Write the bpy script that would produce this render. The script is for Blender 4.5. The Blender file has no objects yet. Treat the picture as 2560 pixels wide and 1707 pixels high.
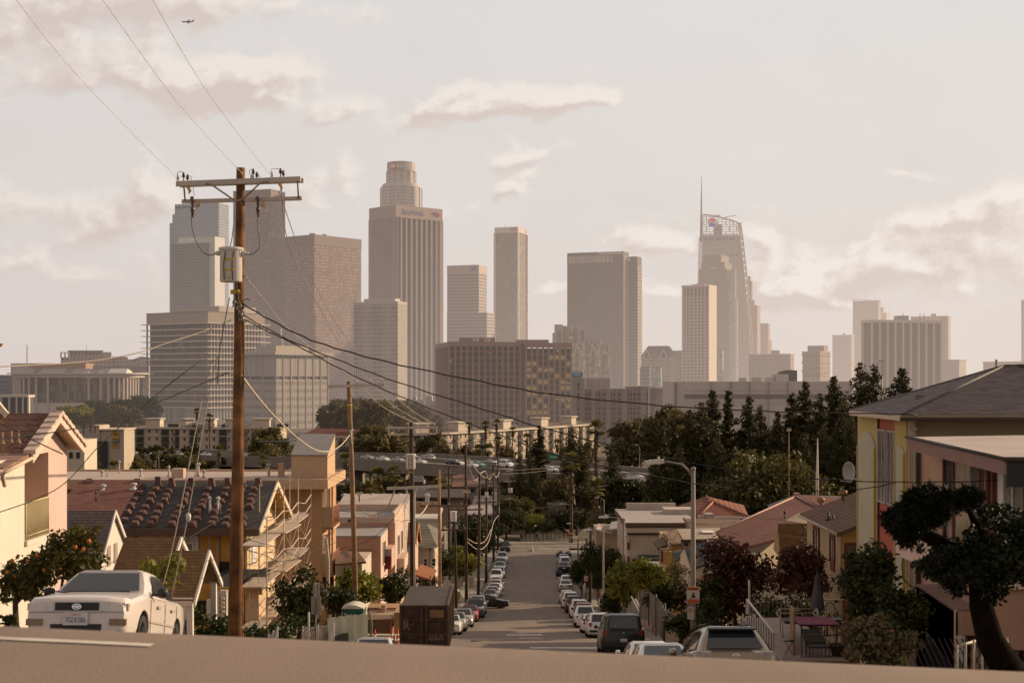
import bpy,bmesh,math,random
import numpy as np
from mathutils import Matrix
import mathutils
Vc=getattr(mathutils,"Vec"+"tor")
R=math.radians
F,HX,HY=3555.56,1280.0,945.0
scene=bpy.context.scene
COL=scene.collection
def at(x,y,Y):
 return Vc(((x-HX)*Y/F,Y,(HY-y)*Y/F))
def wx(x,Y):
 return(x-HX)*Y/F
def wz(y,Y):
 return(HY-y)*Y/F
_PY=[-40,-8,0,6,7.6,8.5,10,12,16,21,25,28,30,40,52,66,80,99,118,140,160,182,217,240,253,275,300,400,600,900,1400,9000]
_PZ=[-1.5,-1.5,-1.5,-1.52,-1.56,-1.63,-1.95,-2.45,-3.38,-4.3,-5.15,-6.15,-6.75,-8.9,-11.0,-12.9,-15.2,-18.1,-20.7,-23.2,-25.2,-26.9,-28.4,-29.6,-30.4,-31.6,-32.5,-35.5,-38,-41,-43,-44]
_PM=[]
for i in range(len(_PY)):
 if i==0 or i==len(_PY)-1:
  _PM.append(.0)
  continue
 d0=(_PZ[i]-_PZ[i-1])/(_PY[i]-_PY[i-1]);d1=(_PZ[i+1]-_PZ[i])/(_PY[i+1]-_PY[i])
 _PM.append(.0 if d0*d1<=0 else 2*d0*d1/(d0+d1))
def prof(y):
 y=max(_PY[0],min(_PY[-1]-1e-6,y))
 for i in range(len(_PY)-1):
  if y<_PY[i+1]:
   break
 h=_PY[i+1]-_PY[i];t=(y-_PY[i])/h
 return((2*t**3-3*t**2+1)*_PZ[i]+(t**3-2*t**2+t)*h*_PM[i]+(-2*t**3+3*t**2)*_PZ[i+1]+(t**3-t**2)*h*_PM[i+1])
def sstep(a,b,v):
 t=max(.0,min(1.0,(v-a)/(b-a)))
 return t*t*(3-2*t)
def road_z(x,y):
 t=.0445*(1-sstep(11,48,y))
 return prof(y)-t*max(-14,min(14,x))
def axis_x(y):
 return-.4+.0165*y
def kerb_l(y):
 return axis_x(y)-6.4-1.6*(1-sstep(22,36,y))
def kerb_r(y):
 return axis_x(y)+6.4
def ground_z(x,y):
 z=road_z(x,y)-.35
 if y>90:
  z+=9.0*sstep(22,60,x)*sstep(95,170,y)*(1-sstep(300,420,y))
 if y>500:
  z+=6.0*math.sin(x*.004+1.3)*sstep(600,1400,y)*.4
 return z
MATS={}
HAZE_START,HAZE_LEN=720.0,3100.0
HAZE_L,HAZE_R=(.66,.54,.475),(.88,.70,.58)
def nd(nt,t,**kw):
 n=nt.nodes.new(t)
 for k,v in kw.items():
  setattr(n,k,v)
 return n
def mth(nt,op,a,b=None,c=None,clamp=False):
 n=nt.nodes.new('ShaderNodeMath');n.operation=op;n.use_clamp=clamp
 for i,v in enumerate((a,b,c)):
  if v is None:
   continue
  if isinstance(v,(int,float)):
   n.inputs[i].default_value=v
  else:
   nt.links.new(v,n.inputs[i])
 return n.outputs[0]
def mixc(nt,fac,a,b,mode='MIX'):
 n=nt.nodes.new('ShaderNodeMix');n.data_type='RGBA';n.blend_type=mode
 for sock,v in((n.inputs[0],fac),(n.inputs[6],a),(n.inputs[7],b)):
  if isinstance(v,(int,float)):
   sock.default_value=v
  elif isinstance(v,tuple):
   sock.default_value=(*v[:3],1)
  else:
   nt.links.new(v,sock)
 return n.outputs[2]
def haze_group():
 g=bpy.data.node_groups.get('painted_haze')
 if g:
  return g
 g=bpy.data.node_groups.new('painted_haze','ShaderNodeTree')  # haze glow mixed into each material by distance, brighter rightwards; no air volume
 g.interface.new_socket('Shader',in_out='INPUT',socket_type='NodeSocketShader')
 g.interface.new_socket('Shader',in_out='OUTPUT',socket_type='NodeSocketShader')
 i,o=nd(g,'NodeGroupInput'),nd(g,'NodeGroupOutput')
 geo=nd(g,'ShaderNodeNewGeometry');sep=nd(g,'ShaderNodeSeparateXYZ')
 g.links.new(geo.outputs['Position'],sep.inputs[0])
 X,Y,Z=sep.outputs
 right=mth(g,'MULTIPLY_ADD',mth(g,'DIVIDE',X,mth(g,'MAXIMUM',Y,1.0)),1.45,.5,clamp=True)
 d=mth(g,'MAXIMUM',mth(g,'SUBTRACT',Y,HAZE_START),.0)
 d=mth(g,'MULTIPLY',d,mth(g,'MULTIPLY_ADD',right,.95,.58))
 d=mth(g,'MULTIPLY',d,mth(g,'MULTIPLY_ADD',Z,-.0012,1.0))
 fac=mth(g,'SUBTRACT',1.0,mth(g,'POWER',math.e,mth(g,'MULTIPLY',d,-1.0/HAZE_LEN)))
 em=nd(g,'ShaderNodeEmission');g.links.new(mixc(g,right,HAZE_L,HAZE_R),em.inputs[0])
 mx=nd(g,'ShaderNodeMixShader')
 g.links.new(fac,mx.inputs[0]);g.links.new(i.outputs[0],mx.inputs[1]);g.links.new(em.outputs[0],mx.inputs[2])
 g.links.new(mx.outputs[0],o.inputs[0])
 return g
def new_mat(name):
 m=bpy.data.materials.new(name);m.use_nodes=True
 nt=m.node_tree;nt.nodes.clear()
 return m,nt
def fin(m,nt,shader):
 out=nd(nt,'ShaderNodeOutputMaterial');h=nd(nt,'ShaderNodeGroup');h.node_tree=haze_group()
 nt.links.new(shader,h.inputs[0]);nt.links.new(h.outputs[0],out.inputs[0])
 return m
def M(name,rgb=None,ro=.75,var=.14,scale=1.5,metal=.0,spec=.4,bump=.0,bscale=None,coat=.0,streak=.0,trans=.0,emit=.0):
 if name in MATS:
  return MATS[name]
 m,nt=new_mat(name)
 tc=nd(nt,'ShaderNodeTexCoord');co=tc.outputs['Object']
 p=nd(nt,'ShaderNodeBsdfPrincipled')
 n1=nd(nt,'ShaderNodeTexNoise');n1.inputs['Scale'].default_value=scale;n1.inputs['Detail'].default_value=5
 nt.links.new(co,n1.inputs['Vector'])
 lo=tuple(c*(1-var)for c in rgb);hi=tuple(min(1,c*(1+var))for c in rgb)
 f=mth(nt,'MULTIPLY_ADD',n1.outputs['Fac'],2.2,-.6,clamp=True)
 c=mixc(nt,f,lo,hi)
 if streak:
  mp=nd(nt,'ShaderNodeMapping');mp.inputs['Scale'].default_value=(3.0,3.0,.22)
  nt.links.new(co,mp.inputs[0])
  n2=nd(nt,'ShaderNodeTexNoise');n2.inputs['Scale'].default_value=1.3;n2.inputs['Detail'].default_value=6
  nt.links.new(mp.outputs[0],n2.inputs['Vector'])
  s=mth(nt,'MULTIPLY',mth(nt,'MULTIPLY_ADD',n2.outputs['Fac'],3.0,-1.3,clamp=True),streak)
  c=mixc(nt,s,c,tuple(v*.45 for v in rgb))
 nt.links.new(c,p.inputs['Base Color'])
 p.inputs['Roughness'].default_value=ro;p.inputs['Metallic'].default_value=metal
 p.inputs['Specular IOR Level'].default_value=spec;p.inputs['Coat Weight'].default_value=coat
 p.inputs['Coat Roughness'].default_value=.06
 if bump:
  n3=nd(nt,'ShaderNodeTexNoise');n3.inputs['Scale'].default_value=bscale or scale*12;n3.inputs['Detail'].default_value=4
  nt.links.new(co,n3.inputs['Vector'])
  b=nd(nt,'ShaderNodeBump');b.inputs['Strength'].default_value=bump;b.inputs['Distance'].default_value=.03
  nt.links.new(n3.outputs['Fac'],b.inputs['Height']);nt.links.new(b.outputs[0],p.inputs['Normal'])
 if emit:
  p.inputs['Emission Color'].default_value=(*rgb,1);p.inputs['Emission Strength'].default_value=emit
 MATS[name]=fin(m,nt,p.outputs[0])
 return m
def rows(name,rgb,pitch=.12,width=.9,gap=.10,ro=.85,var=.25,dark=.35,cols=True,axis='z',bump=.6):
 if name in MATS:
  return MATS[name]
 m,nt=new_mat(name)
 tc=nd(nt,'ShaderNodeTexCoord');sep=nd(nt,'ShaderNodeSeparateXYZ');nt.links.new(tc.outputs['Object'],sep.inputs[0])
 X,Y,Z=sep.outputs
 if axis=='x':
  h,u=mth(nt,'ADD',X,Y),Z
 else:
  h,u=Z,mth(nt,'ADD',X,mth(nt,'MULTIPLY',Y,.93))
 w=nd(nt,'ShaderNodeTexNoise');w.inputs['Scale'].default_value=1.1;nt.links.new(tc.outputs['Object'],w.inputs['Vector'])
 h=mth(nt,'ADD',h,mth(nt,'MULTIPLY',w.outputs['Fac'],pitch*.35))
 r=mth(nt,'DIVIDE',h,pitch);ri=mth(nt,'FLOOR',r);rf=mth(nt,'FRACT',r)
 wn=nd(nt,'ShaderNodeTexWhiteNoise',noise_dimensions='1D');nt.links.new(ri,wn.inputs['W'])
 uu=mth(nt,'ADD',mth(nt,'DIVIDE',u,width),mth(nt,'MULTIPLY',wn.outputs['Value'],7.3))
 ui=mth(nt,'FLOOR',uu);uf=mth(nt,'FRACT',uu)
 cmb=nd(nt,'ShaderNodeCombineXYZ');nt.links.new(ri,cmb.inputs[0]);nt.links.new(ui,cmb.inputs[1])
 wn2=nd(nt,'ShaderNodeTexWhiteNoise',noise_dimensions='2D');nt.links.new(cmb.outputs[0],wn2.inputs['Vector'])
 n1=nd(nt,'ShaderNodeTexNoise');n1.inputs['Scale'].default_value=.8;n1.inputs['Detail'].default_value=6
 nt.links.new(tc.outputs['Object'],n1.inputs['Vector'])
 f=mth(nt,'ADD',mth(nt,'MULTIPLY',wn2.outputs['Value'],.55),mth(nt,'MULTIPLY',n1.outputs['Fac'],.5),clamp=True)
 c=mixc(nt,f,tuple(v*(1-var)for v in rgb),tuple(v*(1+var)for v in rgb))
 line=mth(nt,'LESS_THAN',rf,gap)
 if cols:
  line=mth(nt,'MAXIMUM',line,mth(nt,'MULTIPLY',mth(nt,'LESS_THAN',uf,gap*.5*pitch/width*3),.7))
 c=mixc(nt,line,c,tuple(v*dark for v in rgb))
 p=nd(nt,'ShaderNodeBsdfPrincipled');nt.links.new(c,p.inputs['Base Color']);p.inputs['Roughness'].default_value=ro
 p.inputs['Specular IOR Level'].default_value=.25
 if bump:
  b=nd(nt,'ShaderNodeBump');b.inputs['Strength'].default_value=bump;b.inputs['Distance'].default_value=.04
  nt.links.new(mth(nt,'SUBTRACT',rf,mth(nt,'MULTIPLY',line,.6)),b.inputs['Height']);nt.links.new(b.outputs[0],p.inputs['Normal'])
 MATS[name]=fin(m,nt,p.outputs[0])
 return m
def fac(name,wall,glass,bay,floor,ww,wh,gro=.15,lit=None,litp=.15,v0=.0,hband=None,gvar=.5,gmetal=.0,wrough=.8,spandrel=None):
 if name in MATS:
  return MATS[name]
 m,nt=new_mat(name)
 uv=nd(nt,'ShaderNodeUVMap');sep=nd(nt,'ShaderNodeSeparateXYZ');nt.links.new(uv.outputs[0],sep.inputs[0])
 U,V=sep.outputs[0],sep.outputs[1]
 u,v=mth(nt,'DIVIDE',U,bay),mth(nt,'DIVIDE',mth(nt,'SUBTRACT',V,v0),floor)
 mu=mth(nt,'LESS_THAN',mth(nt,'ABSOLUTE',mth(nt,'SUBTRACT',mth(nt,'FRACT',u),.5)),ww/2)
 mv=mth(nt,'LESS_THAN',mth(nt,'ABSOLUTE',mth(nt,'SUBTRACT',mth(nt,'FRACT',v),.5)),wh/2)
 mask=mth(nt,'MULTIPLY',mu,mv)
 cmb=nd(nt,'ShaderNodeCombineXYZ');nt.links.new(mth(nt,'FLOOR',u),cmb.inputs[0]);nt.links.new(mth(nt,'FLOOR',v),cmb.inputs[1])
 wn=nd(nt,'ShaderNodeTexWhiteNoise',noise_dimensions='2D');nt.links.new(cmb.outputs[0],wn.inputs['Vector'])
 g=mixc(nt,wn.outputs['Value'],tuple(x*(1-gvar)for x in glass),tuple(min(1,x*(1+gvar))for x in glass))
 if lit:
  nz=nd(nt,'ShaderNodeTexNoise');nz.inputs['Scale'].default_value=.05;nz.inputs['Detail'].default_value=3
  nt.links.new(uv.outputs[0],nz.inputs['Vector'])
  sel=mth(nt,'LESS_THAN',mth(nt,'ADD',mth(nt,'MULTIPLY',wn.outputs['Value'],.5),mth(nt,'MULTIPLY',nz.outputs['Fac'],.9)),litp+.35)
  g=mixc(nt,sel,g,lit)  # scattered panes carry a bright reflection painted into their colour
 w=nd(nt,'ShaderNodeTexNoise');w.inputs['Scale'].default_value=.06;w.inputs['Detail'].default_value=6
 nt.links.new(uv.outputs[0],w.inputs['Vector'])
 wc=mixc(nt,w.outputs['Fac'],tuple(x*.85 for x in wall),tuple(min(1,x*1.12)for x in wall))
 if spandrel:
  wc=mixc(nt,mu,wc,spandrel)
 c=mixc(nt,mask,wc,g)
 p=nd(nt,'ShaderNodeBsdfPrincipled');nt.links.new(c,p.inputs['Base Color'])
 nt.links.new(mth(nt,'MULTIPLY_ADD',mask,gro-wrough,wrough),p.inputs['Roughness'])
 nt.links.new(mth(nt,'MULTIPLY',mask,gmetal),p.inputs['Metallic']);p.inputs['Specular IOR Level'].default_value=.3
 MATS[name]=fin(m,nt,p.outputs[0])
 return m
def lfm(name,dark,light,trans=.25,third=None):
 if name in MATS:
  return MATS[name]
 m,nt=new_mat(name)
 geo=nd(nt,'ShaderNodeNewGeometry');tc=nd(nt,'ShaderNodeTexCoord')
 n1=nd(nt,'ShaderNodeTexNoise');n1.inputs['Scale'].default_value=.45;n1.inputs['Detail'].default_value=3
 nt.links.new(tc.outputs['Object'],n1.inputs['Vector'])
 f=mth(nt,'ADD',mth(nt,'MULTIPLY',geo.outputs['Random Per Island'],.6),mth(nt,'MULTIPLY_ADD',n1.outputs['Fac'],1.4,-.5),clamp=True)
 c=mixc(nt,f,dark,light)
 if third:
  c=mixc(nt,mth(nt,'GREATER_THAN',geo.outputs['Random Per Island'],.93),c,third)
 p=nd(nt,'ShaderNodeBsdfPrincipled');nt.links.new(c,p.inputs['Base Color']);p.inputs['Roughness'].default_value=.6
 p.inputs['Specular IOR Level'].default_value=.2
 t=nd(nt,'ShaderNodeBsdfTranslucent');nt.links.new(mixc(nt,.5,c,light),t.inputs[0])
 mx=nd(nt,'ShaderNodeMixShader');mx.inputs[0].default_value=trans
 nt.links.new(p.outputs[0],mx.inputs[1]);nt.links.new(t.outputs[0],mx.inputs[2])
 MATS[name]=fin(m,nt,mx.outputs[0])
 return m
def glass(name='window_glass',rgb=(.03,.035,.04),ro=.05,spec=.7):
 return M(name,rgb,ro=ro,var=.35,scale=.7,spec=spec)
class MB:
 def __init__(self):
  self.v,self.f,self.m,self.s,self.uv=[],[],[],[],{}
  self.xf=None
 def add(self,verts,faces,mi=0,smooth=False,uvs=None):
  b=len(self.v)
  for p in verts:
   p=Vc(p)
   self.v.append(self.xf@p if self.xf else p)
  for k,f in enumerate(faces):
   if uvs:
    self.uv[len(self.f)]=uvs[k]
   self.f.append([b+i for i in f]);self.m.append(mi);self.s.append(smooth)
  return self
 def box(self,x0,x1,y0,y1,z0,z1,mi=0):
  v=[(x,y,z)for z in(z0,z1)for y in(y0,y1)for x in(x0,x1)]
  return self.add(v,[(0,2,3,1),(4,5,7,6),(0,1,5,4),(2,6,7,3),(0,4,6,2),(1,3,7,5)],mi)
 def obox(self,c,size,rotz=.0,tilt=.0,mi=0):
  o=self.xf
  t=Matrix.Translation(Vc(c))@Matrix.Rotation(rotz,4,'Z')@Matrix.Rotation(tilt,4,'X')
  self.xf=(o@t)if o else t
  x,y,z=(s/2 for s in size)
  self.box(-x,x,-y,y,-z,z,mi)
  self.xf=o
  return self
 def pr(self,poly,z0,z1,mi=0,top_mi=None,cap=True):
  n=len(poly);a=sum(poly[i][0]*poly[(i+1)%n][1]-poly[(i+1)%n][0]*poly[i][1]for i in range(n))
  if a<0:
   poly=poly[::-1]
  u=.0
  for i in range(n):
   p,q=poly[i],poly[(i+1)%n]
   L=math.hypot(q[0]-p[0],q[1]-p[1]);h=z1-z0
   self.add([(*p,z0),(*q,z0),(*q,z1),(*p,z1)],[(0,1,2,3)],mi,uvs=[[(u,0),(u+L,0),(u+L,h),(u,h)]])
  if cap:
   self.add([(*p,z1)for p in poly],[list(range(n))],mi if top_mi is None else top_mi,uvs=[[(.001,.001)]*n])
   self.add([(*p,z0)for p in poly],[list(range(n))[::-1]],mi if top_mi is None else top_mi,uvs=[[(.001,.001)]*n])
  return self
 def sl(self,pts,thick,mi=0,dr=None):
  pts=[Vc(p)for p in pts];n=len(pts)
  if dr is None:
   nrm=Vc((0,0,0))
   for i in range(n):
    nrm+=(pts[i]-pts[0]).cross(pts[(i+1)%n]-pts[0])
   d=nrm.normalized()*-thick
  else:
   d=Vc(dr)*thick
  q=[p+d for p in pts]
  self.add(pts+q,[list(range(n)),list(range(n,2*n))[::-1]]+[(i,n+i,n+(i+1)%n,(i+1)%n)for i in range(n)],mi)
  return self
 def poly(self,pts,mi=0):
  return self.add(pts,[list(range(len(pts)))],mi)
 def tb(self,pts,r,seg=6,mi=0,cap=True,smooth=True):
  pts=[Vc(p)for p in pts];n=len(pts)
  rs=r if isinstance(r,(list,tuple))else[r]*n
  vs=[];ref=None
  for i,p in enumerate(pts):
   t=(pts[min(i+1,n-1)]-pts[max(i-1,0)]).normalized()
   if ref is None:
    ref=t.orthogonal().normalized()
   ref=(ref-t*ref.dot(t))
   ref=ref.normalized()if ref.length>1e-6 else t.orthogonal().normalized()
   b=t.cross(ref)
   for k in range(seg):
    a=2*math.pi*k/seg
    vs.append(p+(ref*math.cos(a)+b*math.sin(a))*rs[i])
  fs=[(i*seg+k,i*seg+(k+1)%seg,(i+1)*seg+(k+1)%seg,(i+1)*seg+k)for i in range(n-1)for k in range(seg)]
  if cap:
   fs+=[list(range(seg))[::-1],list(range((n-1)*seg,n*seg))]
  return self.add(vs,fs,mi,smooth)
 def la(self,prof_,c=(0,0,0),seg=16,mi=0,smooth=True,axis='z'):
  vs=[]
  for r,z in prof_:
   for k in range(seg):
    a=2*math.pi*k/seg
    x,y=r*math.cos(a),r*math.sin(a)
    vs.append((c[0]+x,c[1]+y,c[2]+z)if axis=='z' else(c[0]+z,c[1]+x,c[2]+y)if axis=='x' else(c[0]+x,c[1]+z,c[2]+y))
  n=len(prof_)
  fs=[(i*seg+k,i*seg+(k+1)%seg,(i+1)*seg+(k+1)%seg,(i+1)*seg+k)for i in range(n-1)for k in range(seg)]
  if prof_[0][0]>1e-4:
   fs.append(list(range(seg))[::-1])
  if prof_[-1][0]>1e-4:
   fs.append(list(range((n-1)*seg,n*seg)))
  return self.add(vs,fs,mi,smooth)
 def mesh(self,name):
  me=bpy.data.meshes.new(name)
  me.from_pydata([tuple(p)for p in self.v],[],self.f)
  me.polygons.foreach_set('material_index',self.m)
  me.polygons.foreach_set('use_smooth',self.s)
  if self.uv:
   lay=me.uv_layers.new(name='UVMap')
   for fi,uvs in self.uv.items():
    for li,c in zip(me.polygons[fi].loop_indices,uvs):
     lay.data[li].uv=c
  me.validate();me.update()
  return me
 def bd(self,name,mats,parent=None,**kw):
  return put(name,self.mesh(name),mats,parent,**kw)
def put(name,me,mats,parent=None,loc=None,rotz=None,label=None):
 o=bpy.data.objects.new(name,me);COL.objects.link(o)
 for m in(mats if isinstance(mats,(list,tuple))else[mats]):
  me.materials.append(m)
 if parent is not None:
  o.parent=parent
 if loc is not None:
  o.location=loc
 if rotz is not None:
  o.rotation_euler.z=rotz
 if label:
  o['label']=label
 return o
def TH(name,label,cat,loc=(0,0,0),rotz=.0,group=None):
 o=bpy.data.objects.new(name,None);COL.objects.link(o)
 o.empty_display_size=.3
 o.location=loc;o.rotation_euler.z=rotz
 o['label']=label;o['category']=cat
 if group:
  o['group']=group
 return o
def tag(o,label,cat,group=None):
 o['label']=label;o['category']=cat
 if group:
  o['group']=group
 return o
def stc(o):
 o['kind']='structure'
 return o
_txt={}
def text_mb(s,h,width=None,thick=.0,bold=.0,center=True):
 key=(s,bold)
 if key not in _txt:
  cu=bpy.data.curves.new('lettering','FONT');cu.body=s;cu.offset=bold;cu.size=1.0
  o=bpy.data.objects.new('lettering',cu);COL.objects.link(o)
  dg=bpy.context.evaluated_depsgraph_get()
  me=bpy.data.meshes.new_from_object(o.evaluated_get(dg))
  _txt[key]=([tuple(v.co)for v in me.vertices],[tuple(p.vertices)for p in me.polygons])
  bpy.data.objects.remove(o);bpy.data.curves.remove(cu);bpy.data.meshes.remove(me)
 vs,fs=_txt[key]
 xs=[v[0]for v in vs];ys=[v[1]for v in vs]
 sx=sy=h/(max(ys)-min(ys))
 if width:
  sx=width/(max(xs)-min(xs))
 cx=(max(xs)+min(xs))/2 if center else min(xs)
 b=MB()
 b.add([((v[0]-cx)*sx,0,(v[1]-min(ys))*sy)for v in vs],fs)
 return b
def mrg(dst,src,xf,mi=0):
 dst.add([xf@Vc(v)for v in src.v],src.f,mi)
 return dst
cam=bpy.data.cameras.new('camera');cam_o=bpy.data.objects.new('camera',cam);COL.objects.link(cam_o)
cam.lens=50;cam.sensor_width=36;cam.sensor_fit='HORIZONTAL'
cam.shift_y=(945-853.5)/2560
cam.clip_start=.1;cam.clip_end=30000
cam_o.rotation_euler=(R(90),0,0)
cam.dof.use_dof=True;cam.dof.focus_distance=190;cam.dof.aperture_fstop=3.2
scene.camera=cam_o
scene.view_settings.view_transform='Standard';scene.view_settings.look='None'
scene.view_settings.exposure=0;scene.view_settings.gamma=1
scene.render.engine='CYCLES'
cy=scene.cycles
cy.use_denoising=True
try:
 cy.denoiser='OPENIMAGEDENOISE'
except Exception:
 pass
cy.max_bounces=5;cy.diffuse_bounces=2;cy.glossy_bounces=2;cy.transmission_bounces=3;cy.transparent_max_bounces=6
cy.caustics_reflective=False;cy.caustics_refractive=False
cy.sample_clamp_indirect=4.0
SUN_EL,SUN_AZ=R(19),R(62)
sd=Vc((math.sin(SUN_AZ)*math.cos(SUN_EL),math.cos(SUN_AZ)*math.cos(SUN_EL),math.sin(SUN_EL)))
sun=bpy.data.lights.new('sun','SUN');sun.energy=5.4;sun.angle=R(.6);sun.color=(1.0,.77,.50)
so=bpy.data.objects.new('sun',sun);COL.objects.link(so)
so.rotation_euler=sd.to_track_quat('Z','Y').to_euler()
w=bpy.data.worlds.new('World');scene.world=w;w.use_nodes=True
nt=w.node_tree;nt.nodes.clear()
sky=nd(nt,'ShaderNodeTexSky');sky.sky_type='NISHITA';sky.sun_disc=False
sky.sun_elevation=SUN_EL;sky.sun_rotation=SUN_AZ
sky.air_density=1.2;sky.dust_density=3.0
tc=nd(nt,'ShaderNodeTexCoord');sep=nd(nt,'ShaderNodeSeparateXYZ');nt.links.new(tc.outputs['Generated'],sep.inputs[0])
X,Y,Z=sep.outputs
az=mth(nt,'ARCTAN2',X,Y);el=mth(nt,'ARCSINE',Z)
right=mth(nt,'MULTIPLY_ADD',az,1.4,.5,clamp=True)
elf=mth(nt,'POWER',mth(nt,'DIVIDE',el,.26,clamp=True),.6)
TOP_L,TOP_R,HOR_L,HOR_R=(.715,.69,.68),(.765,.735,.712),(.70,.605,.555),(.80,.675,.59)
veil=mixc(nt,elf,mixc(nt,right,HOR_L,HOR_R),mixc(nt,right,TOP_L,TOP_R))
sc_=mixc(nt,1.0,sky.outputs[0],(.10,.10,.10),'MULTIPLY')
sc_=mixc(nt,.72,sc_,(.40,.30,.235))
hi=mth(nt,'MULTIPLY',mth(nt,'DIVIDE',mth(nt,'SUBTRACT',el,.32),.5,clamp=True),.9)
behind=mth(nt,'MULTIPLY',mth(nt,'MULTIPLY_ADD',Y,-.7,.1,clamp=True),.6)
col=mixc(nt,behind,mixc(nt,hi,veil,sc_),sc_)
bg=nd(nt,'ShaderNodeBackground');nt.links.new(col,bg.inputs[0]);bg.inputs[1].default_value=1.0
wo=nd(nt,'ShaderNodeOutputWorld');nt.links.new(bg.outputs[0],wo.inputs[0])
_rng=np.random.default_rng(11)
_G=_rng.uniform(0,2*np.pi,(256,256))
def perlin(x,y):
 xi,yi=np.floor(x).astype(int),np.floor(y).astype(int);xf,yf=x-xi,y-yi
 u,v=xf**3*(xf*(xf*6-15)+10),yf**3*(yf*(yf*6-15)+10)
 def g(i,j,dx,dy):
  a=_G[i%256,j%256];return np.cos(a)*dx+np.sin(a)*dy
 a=g(xi,yi,xf,yf);b=g(xi+1,yi,xf-1,yf);c=g(xi,yi+1,xf,yf-1);d=g(xi+1,yi+1,xf-1,yf-1)
 return(a*(1-u)+b*u)*(1-v)+(c*(1-u)+d*u)*v
def fbm(x,y,o=6,gain=.55):
 s,a=0,1.0
 for k in range(o):
  s=s+a*perlin(x*2**k+17.3*k,y*2**k-9.1*k);a*=gain
 return s
BANKS=[(130,70,420,120,1.0,.10),(520,20,300,55,.55,.15),(300,215,290,52,1.15,0),(560,235,200,62,1.0,.05),(700,225,90,50,.8,.1),(830,295,90,34,.75,.1),(480,300,160,30,.5,.1),(1110,300,150,34,1.0,.12),(1290,250,170,48,1.15,.12),(1440,240,100,34,.9,.1),(1250,395,110,36,.8,.1),(1330,380,90,20,.5,.1),(1200,490,90,30,.8,.2),(1300,455,90,30,.9,.25),(170,570,260,70,.75,.1),(330,520,130,60,.6,.2),(120,690,230,50,.7,0),(380,470,140,40,.5,.2),(790,490,90,60,.8,.2),(1560,600,60,20,.5,.3),(1660,625,100,42,1.0,.15),(1800,610,90,40,.6,.1),(1900,605,60,46,1.1,0),(2300,640,300,90,1.0,.15),(2160,690,200,50,.95,.1),(2480,545,160,50,.9,.15),(1950,730,110,60,.95,0),(2060,740,120,40,.8,0),(1385,718,80,16,.8,.1),(1660,715,110,26,.85,.1),(2250,455,70,14,.5,0),(1700,545,40,18,.5,0),(930,60,120,60,.35,.3),(2500,720,200,60,.5,0)]
def density(ax,ex):
 wxp=fbm(ax*16,ex*22,5)*.030;wyp=fbm(ax*16+40,ex*22+7,5)*.014
 a,e=ax+wxp,ex+wyp
 t=np.zeros_like(a)
 for cx,cy2,hw,hh,amp,tilt in BANKS:
  a0,e0=math.atan((cx-HX)/F),math.atan((HY-cy2)/F)
  u=(a-a0)/(hw*1.12/F);v=(e-e0-tilt*(a-a0))/(hh*1.15/F)
  v=np.where(v<0,v*1.25,v*.95)
  t=np.maximum(t,0)+amp*np.exp(-(u*u+v*v)*1.2)
 n=fbm(ax*30,ex*46,7,.58)
 return t*1.08+n*.50-.27
def ramp(v,a,b):
 t=np.clip((v-a)/(b-a),0,1);return t*t*(3-2*t)
fa=np.concatenate([np.linspace(-50,-21.5,14)[:-1],np.linspace(-21.5,21.5,660),np.linspace(21.5,50,14)[1:]])
fe=np.concatenate([np.array([-4,-2,-1]),np.linspace(-.6,15.6,270),np.linspace(15.6,38,12)[1:]])
AZ,EL=np.meshgrid(np.radians(fa),np.radians(fe))
d0=density(AZ,EL);dl=density(AZ+.006,EL+.007)
dens=ramp(d0,-.05,.75);thick=ramp(d0,.25,1.1)
lit=np.clip((d0-dl)*1.9+.62-thick*.42,0,1)
fade=np.clip((32-np.degrees(EL))/12,0,1)*np.clip((46-np.abs(np.degrees(AZ)))/18,0,1)
rt=np.clip(AZ*1.4+.5,0,1)[...,None];ef=(np.clip(EL/.26,0,1)**.6)[...,None]
L3=lambda a,b,t:np.array(a)*(1-t)+np.array(b)*t
base=L3(HOR_L,HOR_R,rt)*(1-ef)+L3(TOP_L,TOP_R,rt)*ef
base=base*(1+.02*fbm(AZ*9,EL*14,4)[...,None])
bright=L3((.84,.76,.70),(.92,.84,.77),rt);darkc=L3((.655,.56,.515),(.74,.625,.555),rt)
cloud=darkc+(bright-darkc)*lit[...,None]
k=(dens*fade*.88)[...,None]
colr=base*(1-k)+cloud*k
hi_=(np.clip((EL-.32)/.5,0,1)*.5)[...,None]
colr=colr*(1-hi_)+np.array((.40,.32,.26))*hi_
RD=14000.0
P=np.stack([RD*np.cos(EL)*np.sin(AZ),RD*np.cos(EL)*np.cos(AZ),RD*np.sin(EL)],-1)
nr,nc=AZ.shape
idx=np.arange(nr*nc).reshape(nr,nc)
quads=np.stack([idx[:-1,:-1],idx[:-1,1:],idx[1:,1:],idx[1:,:-1]],-1).reshape(-1,4)
me=bpy.data.meshes.new('sky')
me.vertices.add(nr*nc);me.vertices.foreach_set('co',P.reshape(-1).astype(np.float32))
me.loops.add(quads.size);me.loops.foreach_set('vertex_index',quads.reshape(-1).astype(np.int32))
me.polygons.add(len(quads));me.polygons.foreach_set('loop_start',np.arange(0,quads.size,4,dtype=np.int32))
me.update()
ca=me.color_attributes.new('sky_colour','FLOAT_COLOR','POINT')
ca.data.foreach_set('color',np.concatenate([colr,np.ones((nr,nc,1))],-1).reshape(-1).astype(np.float32))
sm=bpy.data.materials.new('sky_light');sm.use_nodes=True;snt=sm.node_tree;snt.nodes.clear()
at_=nd(snt,'ShaderNodeVertexColor');at_.layer_name='sky_colour'
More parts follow.
